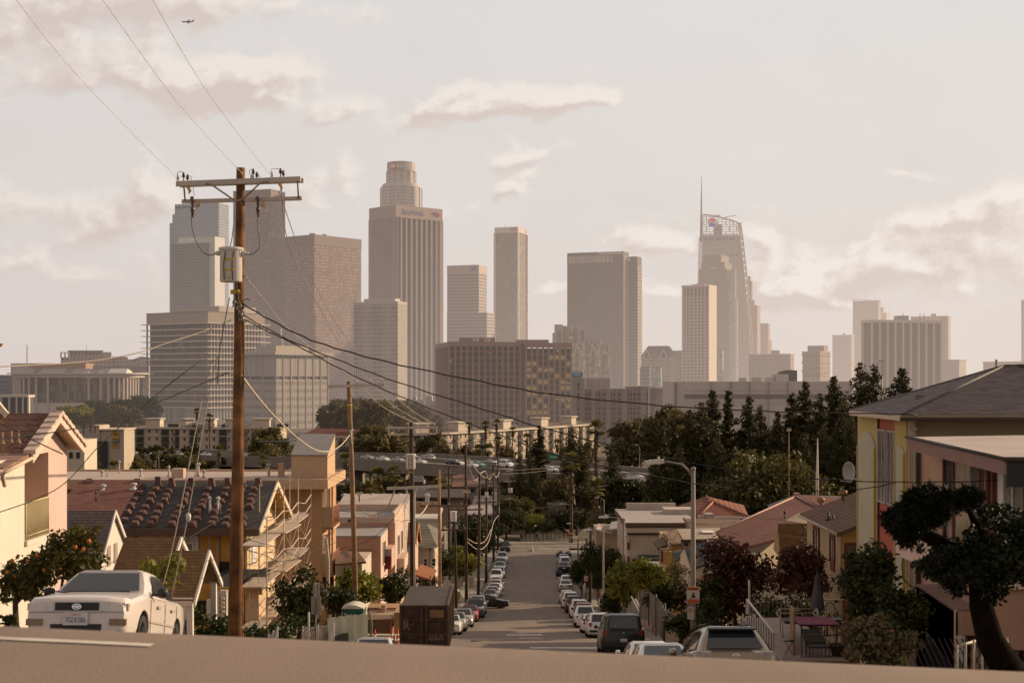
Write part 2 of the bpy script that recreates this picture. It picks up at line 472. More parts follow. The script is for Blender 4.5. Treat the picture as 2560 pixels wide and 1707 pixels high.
se=nd(snt,'ShaderNodeEmission');snt.links.new(at_.outputs[0],se.inputs[0]);so_=nd(snt,'ShaderNodeOutputMaterial');snt.links.new(se.outputs[0],so_.inputs[0])
sm.cycles.emission_sampling='NONE'
sky_o=bpy.data.objects.new('sky',me);COL.objects.link(sky_o);me.materials.append(sm);stc(sky_o)
def asphalt(name,rgb,crack=True):
 m,nt=new_mat(name)
 tc=nd(nt,'ShaderNodeTexCoord');co=tc.outputs['Object']
 n1=nd(nt,'ShaderNodeTexNoise');n1.inputs['Scale'].default_value=.35;n1.inputs['Detail'].default_value=7;nt.links.new(co,n1.inputs['Vector'])
 mp=nd(nt,'ShaderNodeMapping');mp.inputs['Scale'].default_value=(1.2,.05,1);nt.links.new(co,mp.inputs[0])
 n2=nd(nt,'ShaderNodeTexNoise');n2.inputs['Scale'].default_value=1.0;n2.inputs['Detail'].default_value=5;nt.links.new(mp.outputs[0],n2.inputs['Vector'])
 n3=nd(nt,'ShaderNodeTexNoise');n3.inputs['Scale'].default_value=55;n3.inputs['Detail'].default_value=3;nt.links.new(co,n3.inputs['Vector'])
 f=mth(nt,'ADD',mth(nt,'MULTIPLY',n1.outputs['Fac'],.5),mth(nt,'MULTIPLY',n2.outputs['Fac'],.55))
 f=mth(nt,'ADD',f,mth(nt,'MULTIPLY_ADD',n3.outputs['Fac'],.5,-.27),clamp=True)
 c=mixc(nt,f,tuple(v*.6 for v in rgb),tuple(v*1.45 for v in rgb))
 p=nd(nt,'ShaderNodeBsdfPrincipled');nt.links.new(c,p.inputs['Base Color']);p.inputs['Roughness'].default_value=.82
 p.inputs['Specular IOR Level'].default_value=.3
 b=nd(nt,'ShaderNodeBump');b.inputs['Strength'].default_value=.35;b.inputs['Distance'].default_value=.02
 nt.links.new(n3.outputs['Fac'],b.inputs['Height']);nt.links.new(b.outputs[0],p.inputs['Normal'])
 MATS[name]=fin(m,nt,p.outputs[0])
 return m
ASPH=asphalt('asphalt',(.185,.142,.115))
ASPH_TOP=asphalt('worn_asphalt',(.215,.155,.12))
CONC=M('pavement_concrete',(.27,.235,.20),ro=.9,var=.2,scale=.6,bump=.2)
EARTH=M('dry_earth',(.11,.085,.055),ro=.95,var=.4,scale=.15,bump=.4)
PAINT=M('road_paint',(.62,.55,.48),ro=.8,var=.25,scale=3)
def sheet(name,rows_,mat):
 b=MB();n=len(rows_[0]);vs=[p for r in rows_ for p in r]
 fs=[(i*n+k,i*n+k+1,(i+1)*n+k+1,(i+1)*n+k)for i in range(len(rows_)-1)for k in range(n-1)]
 b.add(vs,fs,0,True)
 return stc(b.bd(name,mat))
gy=[-60,-20,-8,0,5,8,10,13,17,21,25,30,36,44,52,60,70,80,92,105,120,135,150,165,180,200,220,240,252,256,262,268,275,290,310,340,380,430,500,600,750,900,1100,1400,1900,2600,4000,7000,15000]
gx=[-9000,-4000,-2000,-1200,-700,-400,-250,-160,-110,-80,-60,-45,-34,-26,-20,-15,-11,-8,-4,0,4,8,12,16,20,25,30,36,44,54,66,80,110,160,250,400,700,1200,2000,4000,9000]
sheet('ground',[[(x,y,ground_z(x,y)-(.25 if 250<y<272 else 0))for x in gx]for y in gy],EARTH)
yy=[-12,-6,-2,0,2,4,5,6,6.6,7.2,7.6,8,8.4,8.8,9.2,9.7,10.4,11.2,12.2]
xx=[-60,-30,-20,-14,-11,-9,-7,-5,-3,-1,1,3,5,7,9,11,14,20,30,60]
sheet('road_crest',[[(x,y,road_z(x,y))for x in xx]for y in yy],ASPH_TOP)
yy=[12.2,13.5,15,17,19,21,23,25,27,29,31,33,36,40,45,50,56,62,68,74,80,86,92,99,106,112,118,125,132,140,150,160,170,182,195,206,217,228,240,248,256]
sheet('road_hill',[[(kerb_l(y)+(kerb_r(y)-kerb_l(y))*k/8,y,road_z(kerb_l(y)+(kerb_r(y)-kerb_l(y))*k/8,y)+.08*math.sin(k/8*math.pi))for k in range(9)]for y in yy],ASPH)
yy2=[255.6,260,264,268.5]
sheet('road_bottom',[[(x,y,prof(y)+.004)for x in(-160,-90,-40,-12,0,12,40,90,160)]for y in yy2],ASPH)
for sgn,kf,nm in((-1,kerb_l,'pavement_left'),(1,kerb_r,'pavement_right')):
 rws=[]
 for y in[q for q in yy if q<=254]:
  k=kf(y);z=road_z(k,y)
  rws.append([(k,y,z-.05),(k,y,z+.14),(k+sgn*.18,y,z+.145),(k+sgn*2.7,y,z+.17),(k+sgn*2.7,y,z-.5)][::-sgn])
 o=sheet(nm,rws,CONC)
 for p in o.data.polygons:
  p.use_smooth=False
b=MB();b.box(-150,150,268.5,271.5,prof(270)-.6,prof(269)+.14)
stc(b.bd('pavement_bottom',CONC))
mk=MB()
def strip(pts,wdt,dz=.006):
 vs=[]
 for(x,y)in pts:
  vs+=[(x,y-wdt/2,road_z(x,y-wdt/2)+dz),(x,y+wdt/2,road_z(x,y+wdt/2)+dz)]
 mk.add(vs,[(2*i,2*i+2,2*i+3,2*i+1)for i in range(len(pts)-1)])
strip([(-16+i*.5,8.02-(i*.5)*.008+.0)for i in range(29)],.11)
stc(mk.bd('road_marking',PAINT))
mk=MB()
for(px_,py_,Yd,wd)in((1311,1572,103,2.6),(1327,1495,155,2.2),(1420,1623,78,4.2)):
 x=wx(px_,Yd);mk.box(x-wd/2,x+wd/2,Yd-.25,Yd+.25,road_z(x,Yd)+.07,road_z(x,Yd)+.1)
mk.box(axis_x(245)-.06,axis_x(245)+.06,236,250,prof(243)+.07-.4,prof(243)+.1)
x=axis_x(253);mk.box(x+1.0,x+6.2,252.6,253.0,prof(252.8)+.05,prof(252.8)+.09)
x=axis_x(262);mk.box(x-12,x+8,264.0,264.15,prof(264)+.02,prof(264)+.03)
stc(mk.bd('road_marking',PAINT))
for(px_,py_,Yd)in((1334,1621,78.5),(1446,1624,79),(1190,1595,92)):
 x=wx(px_,Yd);b=MB();b.la([(.0,.0),(.34,.0),(.36,-.03)],(x,Yd,road_z(x,Yd)+.10),14)
 tag(b.bd('manhole_cover',M('cast_iron',(.03,.028,.026),ro=.6)),{1334:'dark manhole cover in the road just beyond the crest, near its centre',1446:'dark manhole cover in the road beside the white stop line stub',1190:'small dark manhole cover in the road near the left row of cars'}[px_],'manhole cover','manhole covers in the road')
ZB=-46.0
ROOFM=M('flat_roof_gravel',(.24,.21,.19),ro=.95,var=.2,scale=.1)
def foot(xl,xc,xr,Y,a=18.0,dy=.0):
 a=R(a);tl,tc_,tr=((x-HX)/F for x in(xl,xc,xr))
 C=Vc((tc_*Y,Y));L=(C.x-tl*Y)/(math.cos(a)+tl*math.sin(a))
 den=math.sin(a)-tr*math.cos(a)
 W=(tr*Y-C.x)/den if abs(den)>1e-3 else 30.0
 if W<0 or W>400:
  W=40.0
 l=Vc((-math.cos(a),math.sin(a)));r=Vc((math.sin(a),math.cos(a)))
 A,B=C+l*L,C+r*W
 D=A+r*W
 off=Vc((0,dy))
 return[tuple(p+off)for p in(A,C,B,D)]
def fpr(b,poly,z0,z1,bay=3.0,floor=4.0,mi=0,top_mi=1,cap=True):
 n=len(poly);a=sum(poly[i][0]*poly[(i+1)%n][1]-poly[(i+1)%n][0]*poly[i][1]for i in range(n))
 if a<0:
  poly=poly[::-1]
 h=max(1,round((z1-z0)/floor))*floor
 for i in range(n):
  p,q=poly[i],poly[(i+1)%n]
  L=max(1,round(math.hypot(q[0]-p[0],q[1]-p[1])/bay))*bay
  o=i*1000*bay
  b.add([(*p,z0),(*q,z0),(*q,z1),(*p,z1)],[(0,1,2,3)],mi,uvs=[[(o,0),(o+L,0),(o+L,h),(o,h)]])
 if cap:
  b.add([(*p,z1)for p in poly],[list(range(n))],top_mi,uvs=[[(.001,.001)]*n])
 return b
def grow(poly,d):
 c=sum((Vc(p)for p in poly),Vc((0,0)))/len(poly);out=[]
 n=len(poly)
 for i in range(n):
  p0,p,p1=(Vc(poly[j%n])for j in(i-1,i,i+1))
  e0,e1=(p-p0).normalized(),(p1-p).normalized()
  n0,n1=Vc((e0.y,-e0.x)),Vc((e1.y,-e1.x))
  k=1+n0.dot(n1)
  out.append(tuple(p+(n0+n1)/k*d))
 return out
def fins(b,p,q,z0,z1,n,wdt,dep,mi=0,ends=True):
 p,q=Vc(p),Vc(q);d=(q-p).normalized();nrm=Vc((d.y,-d.x))
 for i in range(n+1):
  if not ends and i in(0,n):
   continue
  c=p.lerp(q,i/n)
  a_,b_=c-d*wdt/2,c+d*wdt/2
  b.pr([tuple(a_-nrm*.3),tuple(b_-nrm*.3),tuple(b_+nrm*dep),tuple(a_+nrm*dep)],z0,z1,mi)
def bands(b,poly,zs,h,out,mi=0):
 for z in zs:
  b.pr(grow(poly,out),z,z+h,mi)
def onf(p,q,t,z,out=.4):
 p,q=Vc(p),Vc(q);d=(q-p).normalized();nrm=Vc((d.y,-d.x));c=p.lerp(q,t)+nrm*out
 return Matrix(((d.x,-nrm.x,0,c.x),(d.y,-nrm.y,0,c.y),(0,0,1,z),(0,0,0,1)))
def let(s,h,width,xf,mat,parent,name='lettering',bold=.0):
 b=MB();mrg(b,text_mb(s,h,width,bold=bold),xf)
 return b.bd(name,mat,parent)
def body(root,poly,z1,mat,bay=3.0,floor=4.0,z0=ZB,name='wall'):
 return fpr(MB(),poly,z0,z1,bay,floor).bd(name,[mat,ROOFM],root)
def cap(root,poly,z0,z1,mat,name='roof_parapet',out=.4):
 return MB().pr(grow(poly,out),z0,z1).bd(name,mat,root)
def clu(root,poly,z,n,seed,mat=None,name='rooftop_unit',s=(3,8),h=(2,5)):
 rr=random.Random(seed);A,C,B,D=(Vc(p)for p in poly[:4])
 for i in range(n):
  u,v=rr.uniform(.2,.8),rr.uniform(.1,.7)
  c=C+(A-C)*u+(B-C)*v
  w_,d_,h_=rr.uniform(*s),rr.uniform(*s),rr.uniform(*h)
  b=MB();b.box(c.x-w_/2,c.x+w_/2,c.y-d_/2,c.y+d_/2,z,z+h_)
  for k in range(3):
   b.box(c.x-w_/2+w_*k/3+.1,c.x-w_/2+w_*(k+.7)/3,c.y-d_/2-.05,c.y,z+.3,z+h_*.8)
  b.bd(name,mat or M('roof_plant',(.33,.28,.25)),root)
def mast(root,x,y,Y,z0,h,r=.25,mat=None,name='antenna_mast'):
 b=MB();X_=wx(x,Y);b.tb([(X_,Y,z0),(X_,Y,z0+h)],[r,r*.3],5)
 b.box(X_-h*.08,X_+h*.08,Y-.1,Y+.1,z0+h*.6,z0+h*.6+r)
 b.bd(name,mat or M('mast_steel',(.3,.25,.23)),root)
WHITE=M('sign_white',(.85,.8,.75),var=.03)
NAVY=M('sign_navy',(.10,.12,.25),var=.03)
REDS=M('sign_red',(.55,.06,.05),var=.03)
GRP='downtown towers on the skyline'
t=TH('office_tower','pale blue grey glass tower with stepped left edge and white lettering on a lower setback','skyscraper',group=GRP)
gf=fac('blue_glass',(.30,.31,.33),(.20,.23,.27),1.6,4.0,.82,.6,gro=.12,gvar=.25,gmetal=.3)
gd=fac('grey_glass',(.20,.20,.21),(.08,.085,.095),1.6,4.0,.8,.62,gro=.15,gvar=.3)
p=foot(437,547,572,2000);body(t,p,wz(508,2000),gf,1.6,name='tower_shaft')
cap(t,p,wz(508,2000)-.0,wz(506.5,2000),M('pale_metal',(.5,.48,.46)))
b=MB();fpr(b,foot(431,540,565,2004),ZB,wz(531,2000),1.6);fpr(b,foot(424,535,560,2008),ZB,wz(552,2000),1.6)
b.bd('setback_wing',[gf,ROOFM],t)
p2=foot(427,511,559,1900,30);body(t,p2,wz(606,1900),gd,1.6,name='lower_wing')
p3=foot(447,537,562,1906);body(t,p3,wz(590,1900),M('pale_metal'),name='sign_band')
let('AECOM',5.2,None,onf(p3[0],p3[1],.22,wz(602,1900),.8)@Matrix.Scale(1,4),WHITE,t,bold=.02)
for k in range(4):
 b=MB();q0,q1=Vc(p[0]).lerp(Vc(p[1]),.02+k*.14),Vc(p[0]).lerp(Vc(p[1]),.13+k*.14)
 n_=Vc((q1.y-q0.y,-(q1.x-q0.x))).normalized()*.4
 b.pr([tuple(q0),tuple(q0+n_),tuple(q1+n_),tuple(q1)],wz(517,2000),wz(513,2000));b.bd('louvre_slot',M('dark_louvre',(.06,.06,.065)),t)
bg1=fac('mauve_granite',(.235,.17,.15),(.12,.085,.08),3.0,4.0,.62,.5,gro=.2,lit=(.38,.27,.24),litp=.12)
t=TH('office_tower','tall mauve brown granite tower whose right side is sunlit, standing behind the large wooden pole','skyscraper',group=GRP)
p=foot(583,677,713,1800,22);body(t,p,wz(474,1800),bg1,3.0,name='tower_shaft');cap(t,p,wz(474,1800),wz(472.5,1800),M('mauve_cap',(.26,.19,.17)))
bg2=fac('brown_granite',(.185,.125,.11),(.30,.20,.175),4.2,4.0,.62,.5,gro=.25,gvar=.45)  # pale pinkish pane colour stands in for reflected light
t=TH('office_tower','broad mauve brown tower with a grid of pale windows, second brown tower from left','skyscraper',group=GRP)
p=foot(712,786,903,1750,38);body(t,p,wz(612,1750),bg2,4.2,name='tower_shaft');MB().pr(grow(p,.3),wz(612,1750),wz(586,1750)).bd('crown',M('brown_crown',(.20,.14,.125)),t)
clu(t,p,wz(586,1750),2,3)
t=TH('office_tower','tall pale tower of stacked round tiers with a flat crown and red sign','skyscraper',group=GRP)
wm=fac('white_tiers',(.50,.44,.40),(.22,.19,.18),3.4,4.2,.55,.62,gro=.3,gvar=.3)
cx_,Yc=wx(1003,1900),1900.0
def ngon(r,n=28,rot=.0,sq=1.0):
 return[(cx_+r*math.cos(2*math.pi*k/n+rot),Yc+r*sq*math.sin(2*math.pi*k/n+rot))for k in range(n)]
for r_,y0,y1,nm in((27.2,1000,470,'lower_tier'),(19.0,470,434,'upper_tier')):
 fpr(MB(),ngon(r_),wz(y0,Yc)if y0<900 else ZB,wz(y1,Yc),3.4,4.2).bd(nm,[wm,ROOFM],t)
for r_,y0,y1 in((26.2,470,466),(24.6,466,462)):
 MB().pr(ngon(r_),wz(y0,Yc),wz(y1,Yc)).bd('setback_ledge',M('pale_stone',(.52,.46,.42)),t)
b=MB()
for k in range(14):
 a=2*math.pi*k/14+.1
 for r_,y0,y1 in((27.4,520,471),(19.3,470,430)):
  b.obox((cx_+r_*math.cos(a),Yc+r_*math.sin(a),(wz(y0,Yc)+wz(y1,Yc))/2),(1.6,1.6,wz(y1,Yc)-wz(y0,Yc)),a)
b.bd('vertical_rib',M('pale_stone'),t)
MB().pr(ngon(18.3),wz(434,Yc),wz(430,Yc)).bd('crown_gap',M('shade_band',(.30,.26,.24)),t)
cr=fpr(MB(),ngon(18.9),wz(430,Yc),wz(408,Yc),2.0,12.0).bd('crown',[fac('crown_ribs',(.42,.35,.32),(.34,.28,.26),2.0,12.0,.6,2.0,gro=.6),ROOFM],t)
MB().la([(11.5,0),(11.5,1.2),(0,1.4)],(cx_,Yc,wz(408,Yc)),20).bd('helipad',M('pale_stone'),t)
def wrap(src,a0,z,r=19.3):
 for v in src.v:
  a=a0+v.x/r;x_,z_=cx_+r*math.cos(a),v.z
  v.y=Yc+r*math.sin(a);v.x=x_;v.z=z+z_
 return src
b=MB()
for k in range(5):
 b.add([(-4.6+k*1.9,0,-1.6),(-4.6+(k+1)*1.9,0,-1.6),(-4.6+(k+1)*1.9,0,6.0),(-4.6+k*1.9,0,6.0)],[(0,1,2,3)])
wrap(b,-math.pi/2-.52,wz(424.5,Yc),19.2).bd('sign_panel',REDS,t)
wrap(text_mb('us',4.4,7.2,bold=.03),-math.pi/2-.52,wz(423.5,Yc)).bd('lettering',WHITE,t)
wrap(text_mb('bank',5.6,17,bold=.02),-math.pi/2+.22,wz(423.5,Yc)).bd('lettering',M('sign_pale',(.62,.56,.54)),t)
t=TH('office_tower','broad brown tower with vertical piers, blue lettering and a red emblem on its blank crown','skyscraper',group=GRP)
p=foot(926,990,1103,1650,48);ztop=wz(512,1650);zc=wz(543,1650)
body(t,grow(p,-1.2),zc,fac('pier_glass',(.10,.085,.08),(.11,.10,.10),1.5,4.0,.85,.7,gro=.15,gvar=.35),1.5,name='glass_wall')
pm=M('pier_stone',(.30,.23,.20),var=.1,scale=.05)
for i,(q0,q1)in enumerate(((p[0],p[1]),(p[1],p[2]))):
 for k in range(11 if i==0 else 10):
  n_=10 if i==0 else 9
  b=MB();c=Vc(q0).lerp(Vc(q1),k/n_);d=(Vc(q1)-Vc(q0)).normalized();nr=Vc((d.y,-d.x))
  w_=1.5 if 0<k<n_ else 3.4
  b.pr([tuple(c-d*w_-nr*1.5),tuple(c+d*w_-nr*1.5),tuple(c+d*w_*.75+nr*.9),tuple(c-d*w_*.75+nr*.9)],ZB,zc+.5)
  b.bd('pier',pm,t)
MB().pr(grow(p,1.1),zc,ztop).bd('crown',M('crown_stone',(.33,.25,.22),var=.08,scale=.05),t)
let('Bank of America',6.6,31,onf(p[1],p[2],.36,wz(534.5,1650),1.6),NAVY,t,bold=.03)
b=MB();b.xf=onf(p[1],p[2],.85,wz(534,1650),1.7)
for k in range(3):
 b.add([(-4.6+k*1.1,0,4.2-k*.1),(-2.6+k*1.3,0,6.4-k*.5),(1.2+k*1.4,0,3.6-k*1.1),(-1.2+k*1.0,0,2.2-k*.6)],[(0,1,2,3)])
b.bd('emblem',NAVY,t)
b=MB();b.xf=onf(p[1],p[2],.89,wz(534,1650),1.8)
for k in range(3):
 b.add([(-3.2+k*1.5,0,5.6-k*.4),(-.6+k*1.4,0,6.8-k*1.0),(4.8-k*.2,0,3.0-k*1.0),(1.6-k*.2,0,1.6-k*.6)],[(0,1,2,3)])
b.bd('emblem',REDS,t)
t=TH('office_block','pale concrete block with fine window grid and sunlit side, before the pier tower','office building',group=GRP)
p=foot(885,994,1016,1300,20)
body(t,p,wz(754,1300),fac('concrete_grid',(.46,.40,.36),(.13,.11,.105),1.75,3.9,.52,.66,gro=.2,gvar=.6),1.75,3.9)
b=MB();fins(b,p[0],p[1],ZB,wz(754,1300),23,.5,.5);b.bd('mullion',M('grid_concrete',(.47,.41,.37)),t)
b=MB();fins(b,p[1],p[2],ZB,wz(754,1300),12,.9,.5);b.bd('mullion',M('grid_concrete'),t)
cap(t,p,wz(760,1300),wz(753,1300),M('grid_concrete'))
q=foot(910,988,1000,1306,20);MB().pr(q,wz(753,1300),wz(745,1300)).bd('penthouse',M('grid_concrete'),t)
t=TH('office_tower','banded tower of horizontal stripes with a short word and red arc on its top corner','skyscraper',group=GRP)
bd=fac('striped_stone',(.40,.33,.29),(.19,.16,.145),3.0,4.1,2.0,.48,gro=.25,gvar=.12)
p=foot(1118,1197,1217,1800,20);body(t,p,wz(683,1800),bd,3.0,4.1,name='tower_shaft');MB().pr(grow(p,.2),wz(683,1800),wz(662,1800)).bd('crown',M('stripe_stone',(.42,.34,.30)),t)
p2=foot(1117.5,1217,1236,1790,20);body(t,p2,wz(781,1790),bd,3.0,4.1,name='lower_wing')
let('citi',5.6,None,onf(p[0],p[1],.82,wz(677,1800),.6),NAVY,t,bold=.03)
b=MB();b.xf=onf(p[0],p[1],.85,wz(677,1800),.7)
for k in range(8):
 a0,a1=R(150-k*15),R(135-k*15)
 b.add([(r_*math.cos(a_)*1.1,0,1.6+r_*math.sin(a_)*1.3)for r_,a_ in((4.2,a0),(4.9,a0),(4.9,a1),(4.2,a1))],[(0,1,2,3)])
b.bd('emblem',REDS,t)
t=TH('office_tower','slim bronze glass tower with white crown, white corner posts and red letters','skyscraper',group=GRP)
p=foot(1237,1295,1318,2000,20)
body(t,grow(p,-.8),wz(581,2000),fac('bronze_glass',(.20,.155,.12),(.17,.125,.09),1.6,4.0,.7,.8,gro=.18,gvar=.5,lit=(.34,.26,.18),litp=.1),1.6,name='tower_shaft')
MB().pr(grow(p,.3),wz(581,2000),wz(567,2000)).bd('crown',M('white_crown',(.52,.44,.39)),t)
for k,q in enumerate(p[:3]):
 b=MB();b.obox((q[0],q[1],(ZB+wz(581,2000))/2),(2.6,2.6,wz(581,2000)-ZB),R(-20));b.bd('corner_post',M('white_crown'),t)
let('AON',5.2,10.5,onf(p[0],p[1],.80,wz(577,2000),.8),M('sign_dull_red',(.36,.12,.09)),t,bold=.03)
let('L',5.6,None,onf(p[1],p[2],.82,wz(579,2000),.8),M('sign_grey',(.2,.17,.16)),t,bold=.03)
MB().pr(grow(p,.05),wz(736,2000),wz(731,2000)).bd('mechanical_floor',M('bronze_dark',(.16,.115,.085)),t)
mast(t,1263,567,2005,wz(567,2000),6)
t=TH('office_tower','wide dark bronze slab tower with narrow twin slab and white lettering at its top','skyscraper',group=GRP)
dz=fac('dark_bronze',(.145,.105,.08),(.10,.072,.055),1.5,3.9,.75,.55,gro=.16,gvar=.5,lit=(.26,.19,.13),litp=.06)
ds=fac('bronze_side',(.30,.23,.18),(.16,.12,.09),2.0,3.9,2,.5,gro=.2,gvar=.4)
p=foot(1418,1558,1572,1700,22);body(t,p,wz(628,1700),dz,1.5,3.9,name='tower_shaft')
b=MB();q0,q1=Vc(p[0]),Vc(p[0]).lerp(Vc(p[1]),.82);n_=Vc((q1.y-q0.y,-(q1.x-q0.x))).normalized()*.5
fpr(b,[tuple(q0),tuple(q0+n_),tuple(q1+n_),tuple(q1)],wz(655,1700),wz(637,1700),1.5,9.0);b.bd('louvre_band',[fac('pale_louvre',(.38,.31,.26),(.26,.22,.19),1.5,9.0,.6,2),ROOFM],t)
let('PAUL HASTINGS',3.3,29,onf(p[0],p[1],.775,wz(635,1700),.9),WHITE,t,bold=.012)
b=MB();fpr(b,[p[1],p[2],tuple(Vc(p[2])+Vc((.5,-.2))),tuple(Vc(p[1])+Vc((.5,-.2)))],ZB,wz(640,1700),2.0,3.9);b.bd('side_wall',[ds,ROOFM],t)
p2=foot(1571,1593,1604,1712,22);body(t,p2,wz(641,1712),dz,1.5,3.9,name='twin_slab')
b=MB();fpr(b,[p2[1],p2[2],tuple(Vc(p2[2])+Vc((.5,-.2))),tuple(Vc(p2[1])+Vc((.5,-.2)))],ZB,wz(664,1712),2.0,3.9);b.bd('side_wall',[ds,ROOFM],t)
let('K',4.4,None,onf(p2[0],p2[1],.16,wz(653,1712),.8),WHITE,t)
t=TH('hotel','cluster of mirrored glass cylinders with blocky concrete shafts, in front of the dark bronze slab','hotel',group=GRP)
cg=fac('mirror_glass',(.20,.155,.12),(.28,.22,.16),1.4,3.4,.85,.8,gro=.08,gvar=.7,gmetal=.6)
cm=M('shaft_concrete',(.33,.27,.235),var=.1,scale=.05)
for(xa,xb,yt,Yd)in((1404,1446,815,1470),(1420,1466,858,1440),(1461,1504,850,1445),(1494,1526,862,1455)):
 c0,r_=wx((xa+xb)/2,Yd),(xb-xa)/2*Yd/F
 fpr(MB(),[(c0+r_*math.cos(2*math.pi*k/20),Yd+r_*math.sin(2*math.pi*k/20))for k in range(20)],ZB,wz(yt,Yd),1.4,3.4).bd('glass_cylinder',[cg,ROOFM],t)
for(xa,xb,yt,Yd)in((1387,1407,811,1455),(1444,1466,811,1450),(1466,1477,811,1458),(1382,1389,832,1460),(1474,1481,832,1462),(1446,1462,853,1436),(1486,1496,853,1440)):
 MB().box(wx(xa,Yd),wx(xb,Yd),Yd,Yd+14,ZB,wz(yt,Yd)).bd('concrete_shaft',cm,t)
for(xa,xb,yt,Yd)in((1394,1396.5,826,1454),(1399,1401.5,826,1454),(1452,1454.5,826,1449),(1457,1459.5,826,1449)):
 MB().box(wx(xa,Yd),wx(xb,Yd),Yd-.3,Yd+1,ZB,wz(yt,Yd)).bd('recess_slot',M('dark_slot',(.08,.065,.06)),t)
t=TH('hotel','hotel with steep brown mansard roof and pointed white dormers, beside the white grid tower','hotel',group=GRP)
p=foot(1603,1676,1691,1500,22);body(t,p,wz(890,1500),fac('hotel_wall',(.36,.29,.26),(.20,.16,.15),3.2,3.3,.5,.5,gro=.3),3.2,3.3)
q=grow(p,-6);zl,zh=wz(890,1500),wz(864,1500);b=MB()
b.add([(*v,zl)for v in grow(p,.6)]+[(*v,zh)for v in q],[(0,1,5,4),(1,2,6,5),(2,3,7,6),(3,0,4,7),(4,5,6,7)]);b.bd('roof',M('mansard_brown',(.16,.115,.10)),t)
for tt,wd,hh in((.2,6.5,9),(.77,6.5,9),(.42,2,4),(.49,2,4),(.56,2,4)):
 xf=onf(p[0],p[1],tt,zl-1.5,.9)
 for lo,mt,oo in((1.0,M('pale_stone'),0),(.62,M('dark_slot'),-.15)):
  b=MB();b.xf=xf@Matrix.Translation((0,oo,0))
  b.add([(-wd/2*lo,0,0),(wd/2*lo,0,0),(wd/2*lo,0,hh*.4),(0,0,hh*(.4+.6*lo)),(-wd/2*lo,0,hh*.4)],[(0,1,2,3,4)])
  b.bd('dormer' if lo==1 else 'dormer_window',mt,t)
for(xa,xb,yt,Yd,mm,lab)in((1600,1624,919,1440,gd,'low dark glass block at the foot of the bronze slab'),(1626,1652,919,1450,fac('green_glass',(.28,.29,.24),(.30,.34,.28),1.4,3.6,.85,.85,gro=.1,gvar=.6),'low pale green glass block in front of the mansard hotel'),(1684,1709,878,1560,fac('green_glass_dark',(.24,.22,.18),(.20,.20,.155),1.4,3.6,.85,.6,gro=.1,gvar=.4),'green tinted glass block beside the mansard hotel, left of the white grid tower'),(1790,1806,876,1580,fac('green_glass',None,None,1,1,1,1),'narrow yellow green glass block right of the white grid tower')):
 t=TH('office_block',lab,'office building',group=GRP)
 body(t,foot(xa,xb,xb+3,Yd,24),wz(yt,Yd),mm,1.4,3.6)
 cap(t,foot(xa,xb,xb+3,Yd,24),wz(yt,Yd),wz(yt,Yd)+.8,M('bronze_dark'))
t=TH('office_tower','white tower with a bold square window grid, in front of the sail topped tower','skyscraper',group=GRP)
p=foot(1706,1772,1790,1500,26);zt_=wz(713,1500)
body(t,grow(p,-.6),zt_,fac('deep_grid',(.40,.32,.28),(.16,.12,.105),3.97,3.45,.84,.78,gro=.2,gvar=.25),3.97,3.45,name='glass_wall')
wg=M('white_grid',(.56,.46,.41),var=.06)
b=MB();fins(b,p[0],p[1],ZB,zt_,7,1.0,.5);b.bd('column_grid',wg,t)
b=MB();fins(b,p[1],p[2],ZB,zt_,10,2.2,.4);b.bd('column_grid',wg,t)
b=MB();bands(b,p,[ZB+k*3.45 for k in range(int((zt_-9-ZB)/3.45))],.9,.25);b.bd('spandrel_band',wg,t)
MB().pr(grow(p,.6),zt_-1.5,zt_+.6).bd('roof_parapet',wg,t)
MB().pr(foot(1730,1762,1768,1506,26),zt_+.6,wz(709,1500)).bd('penthouse',wg,t)
t=TH('office_tower','stepped mauve granite tower with rounded glass corner, directly in front of the sail topped tower','skyscraper',group=GRP)
sg=fac('step_granite',(.25,.185,.165),(.17,.125,.115),1.7,4.0,.6,.5,gro=.2,gvar=.3)
for(xl,xc,xr,yt,Yd)in((1758,1803,1822,637,1960),(1753,1812,1829,655,1956),(1747,1816,1833,671,1952),(1741,1820,1836,706,1948),(1737,1822,1841,745,1944)):
 body(t,foot(xl,xc,xr,Yd,26),wz(yt,Yd),sg,1.7,name='stepped_block')
cyl=fac('grey_green_glass',(.34,.30,.26),(.26,.25,.21),1.5,4.0,.8,.6,gro=.1,gvar=.5,gmetal=.3)
Yd=1935
for(xa,xb,yt)in((1816,1850,745),(1822,1846,672)):
 c0,r_=wx((xa+xb)/2,Yd),(xb-xa)/2*Yd/F
 fpr(MB(),[(c0+r_*math.cos(2*math.pi*k/16),Yd+18+r_*math.sin(2*math.pi*k/16))for k in range(16)],ZB,wz(yt,Yd),1.5,4.0).bd('rounded_corner',[cyl,ROOFM],t)
let('pwc',3.6,None,onf(foot(1753,1812,1829,1956,26)[0],foot(1753,1812,1829,1956,26)[1],.5,wz(674,1956),.9),M('sign_pale'),t)
t=TH('office_tower','glass tower with curved lattice sail top, thin spire and round red and blue emblem','skyscraper',group=GRP)
Yd=2060
sail=fac('sail_glass',(.36,.31,.28),(.30,.265,.24),1.6,4.2,.8,.75,gro=.12,gvar=.2)
P2=lambda x,y,dy=0:at(x,y,Yd)+Vc((0,dy,0))
front=[(1751,1010),(1752,800),(1754,690),(1757,587),(1851,587),(1860,680),(1870,790),(1879,960),(1881,1010)]
b=MB();fr=[P2(x,y)for x,y in front];bk=[P2(x,y,45)for x,y in front]
n=len(front)
b.add(fr,[list(range(n))[::-1]],0,uvs=[[(v.x,v.z)for v in fr[::-1]]])
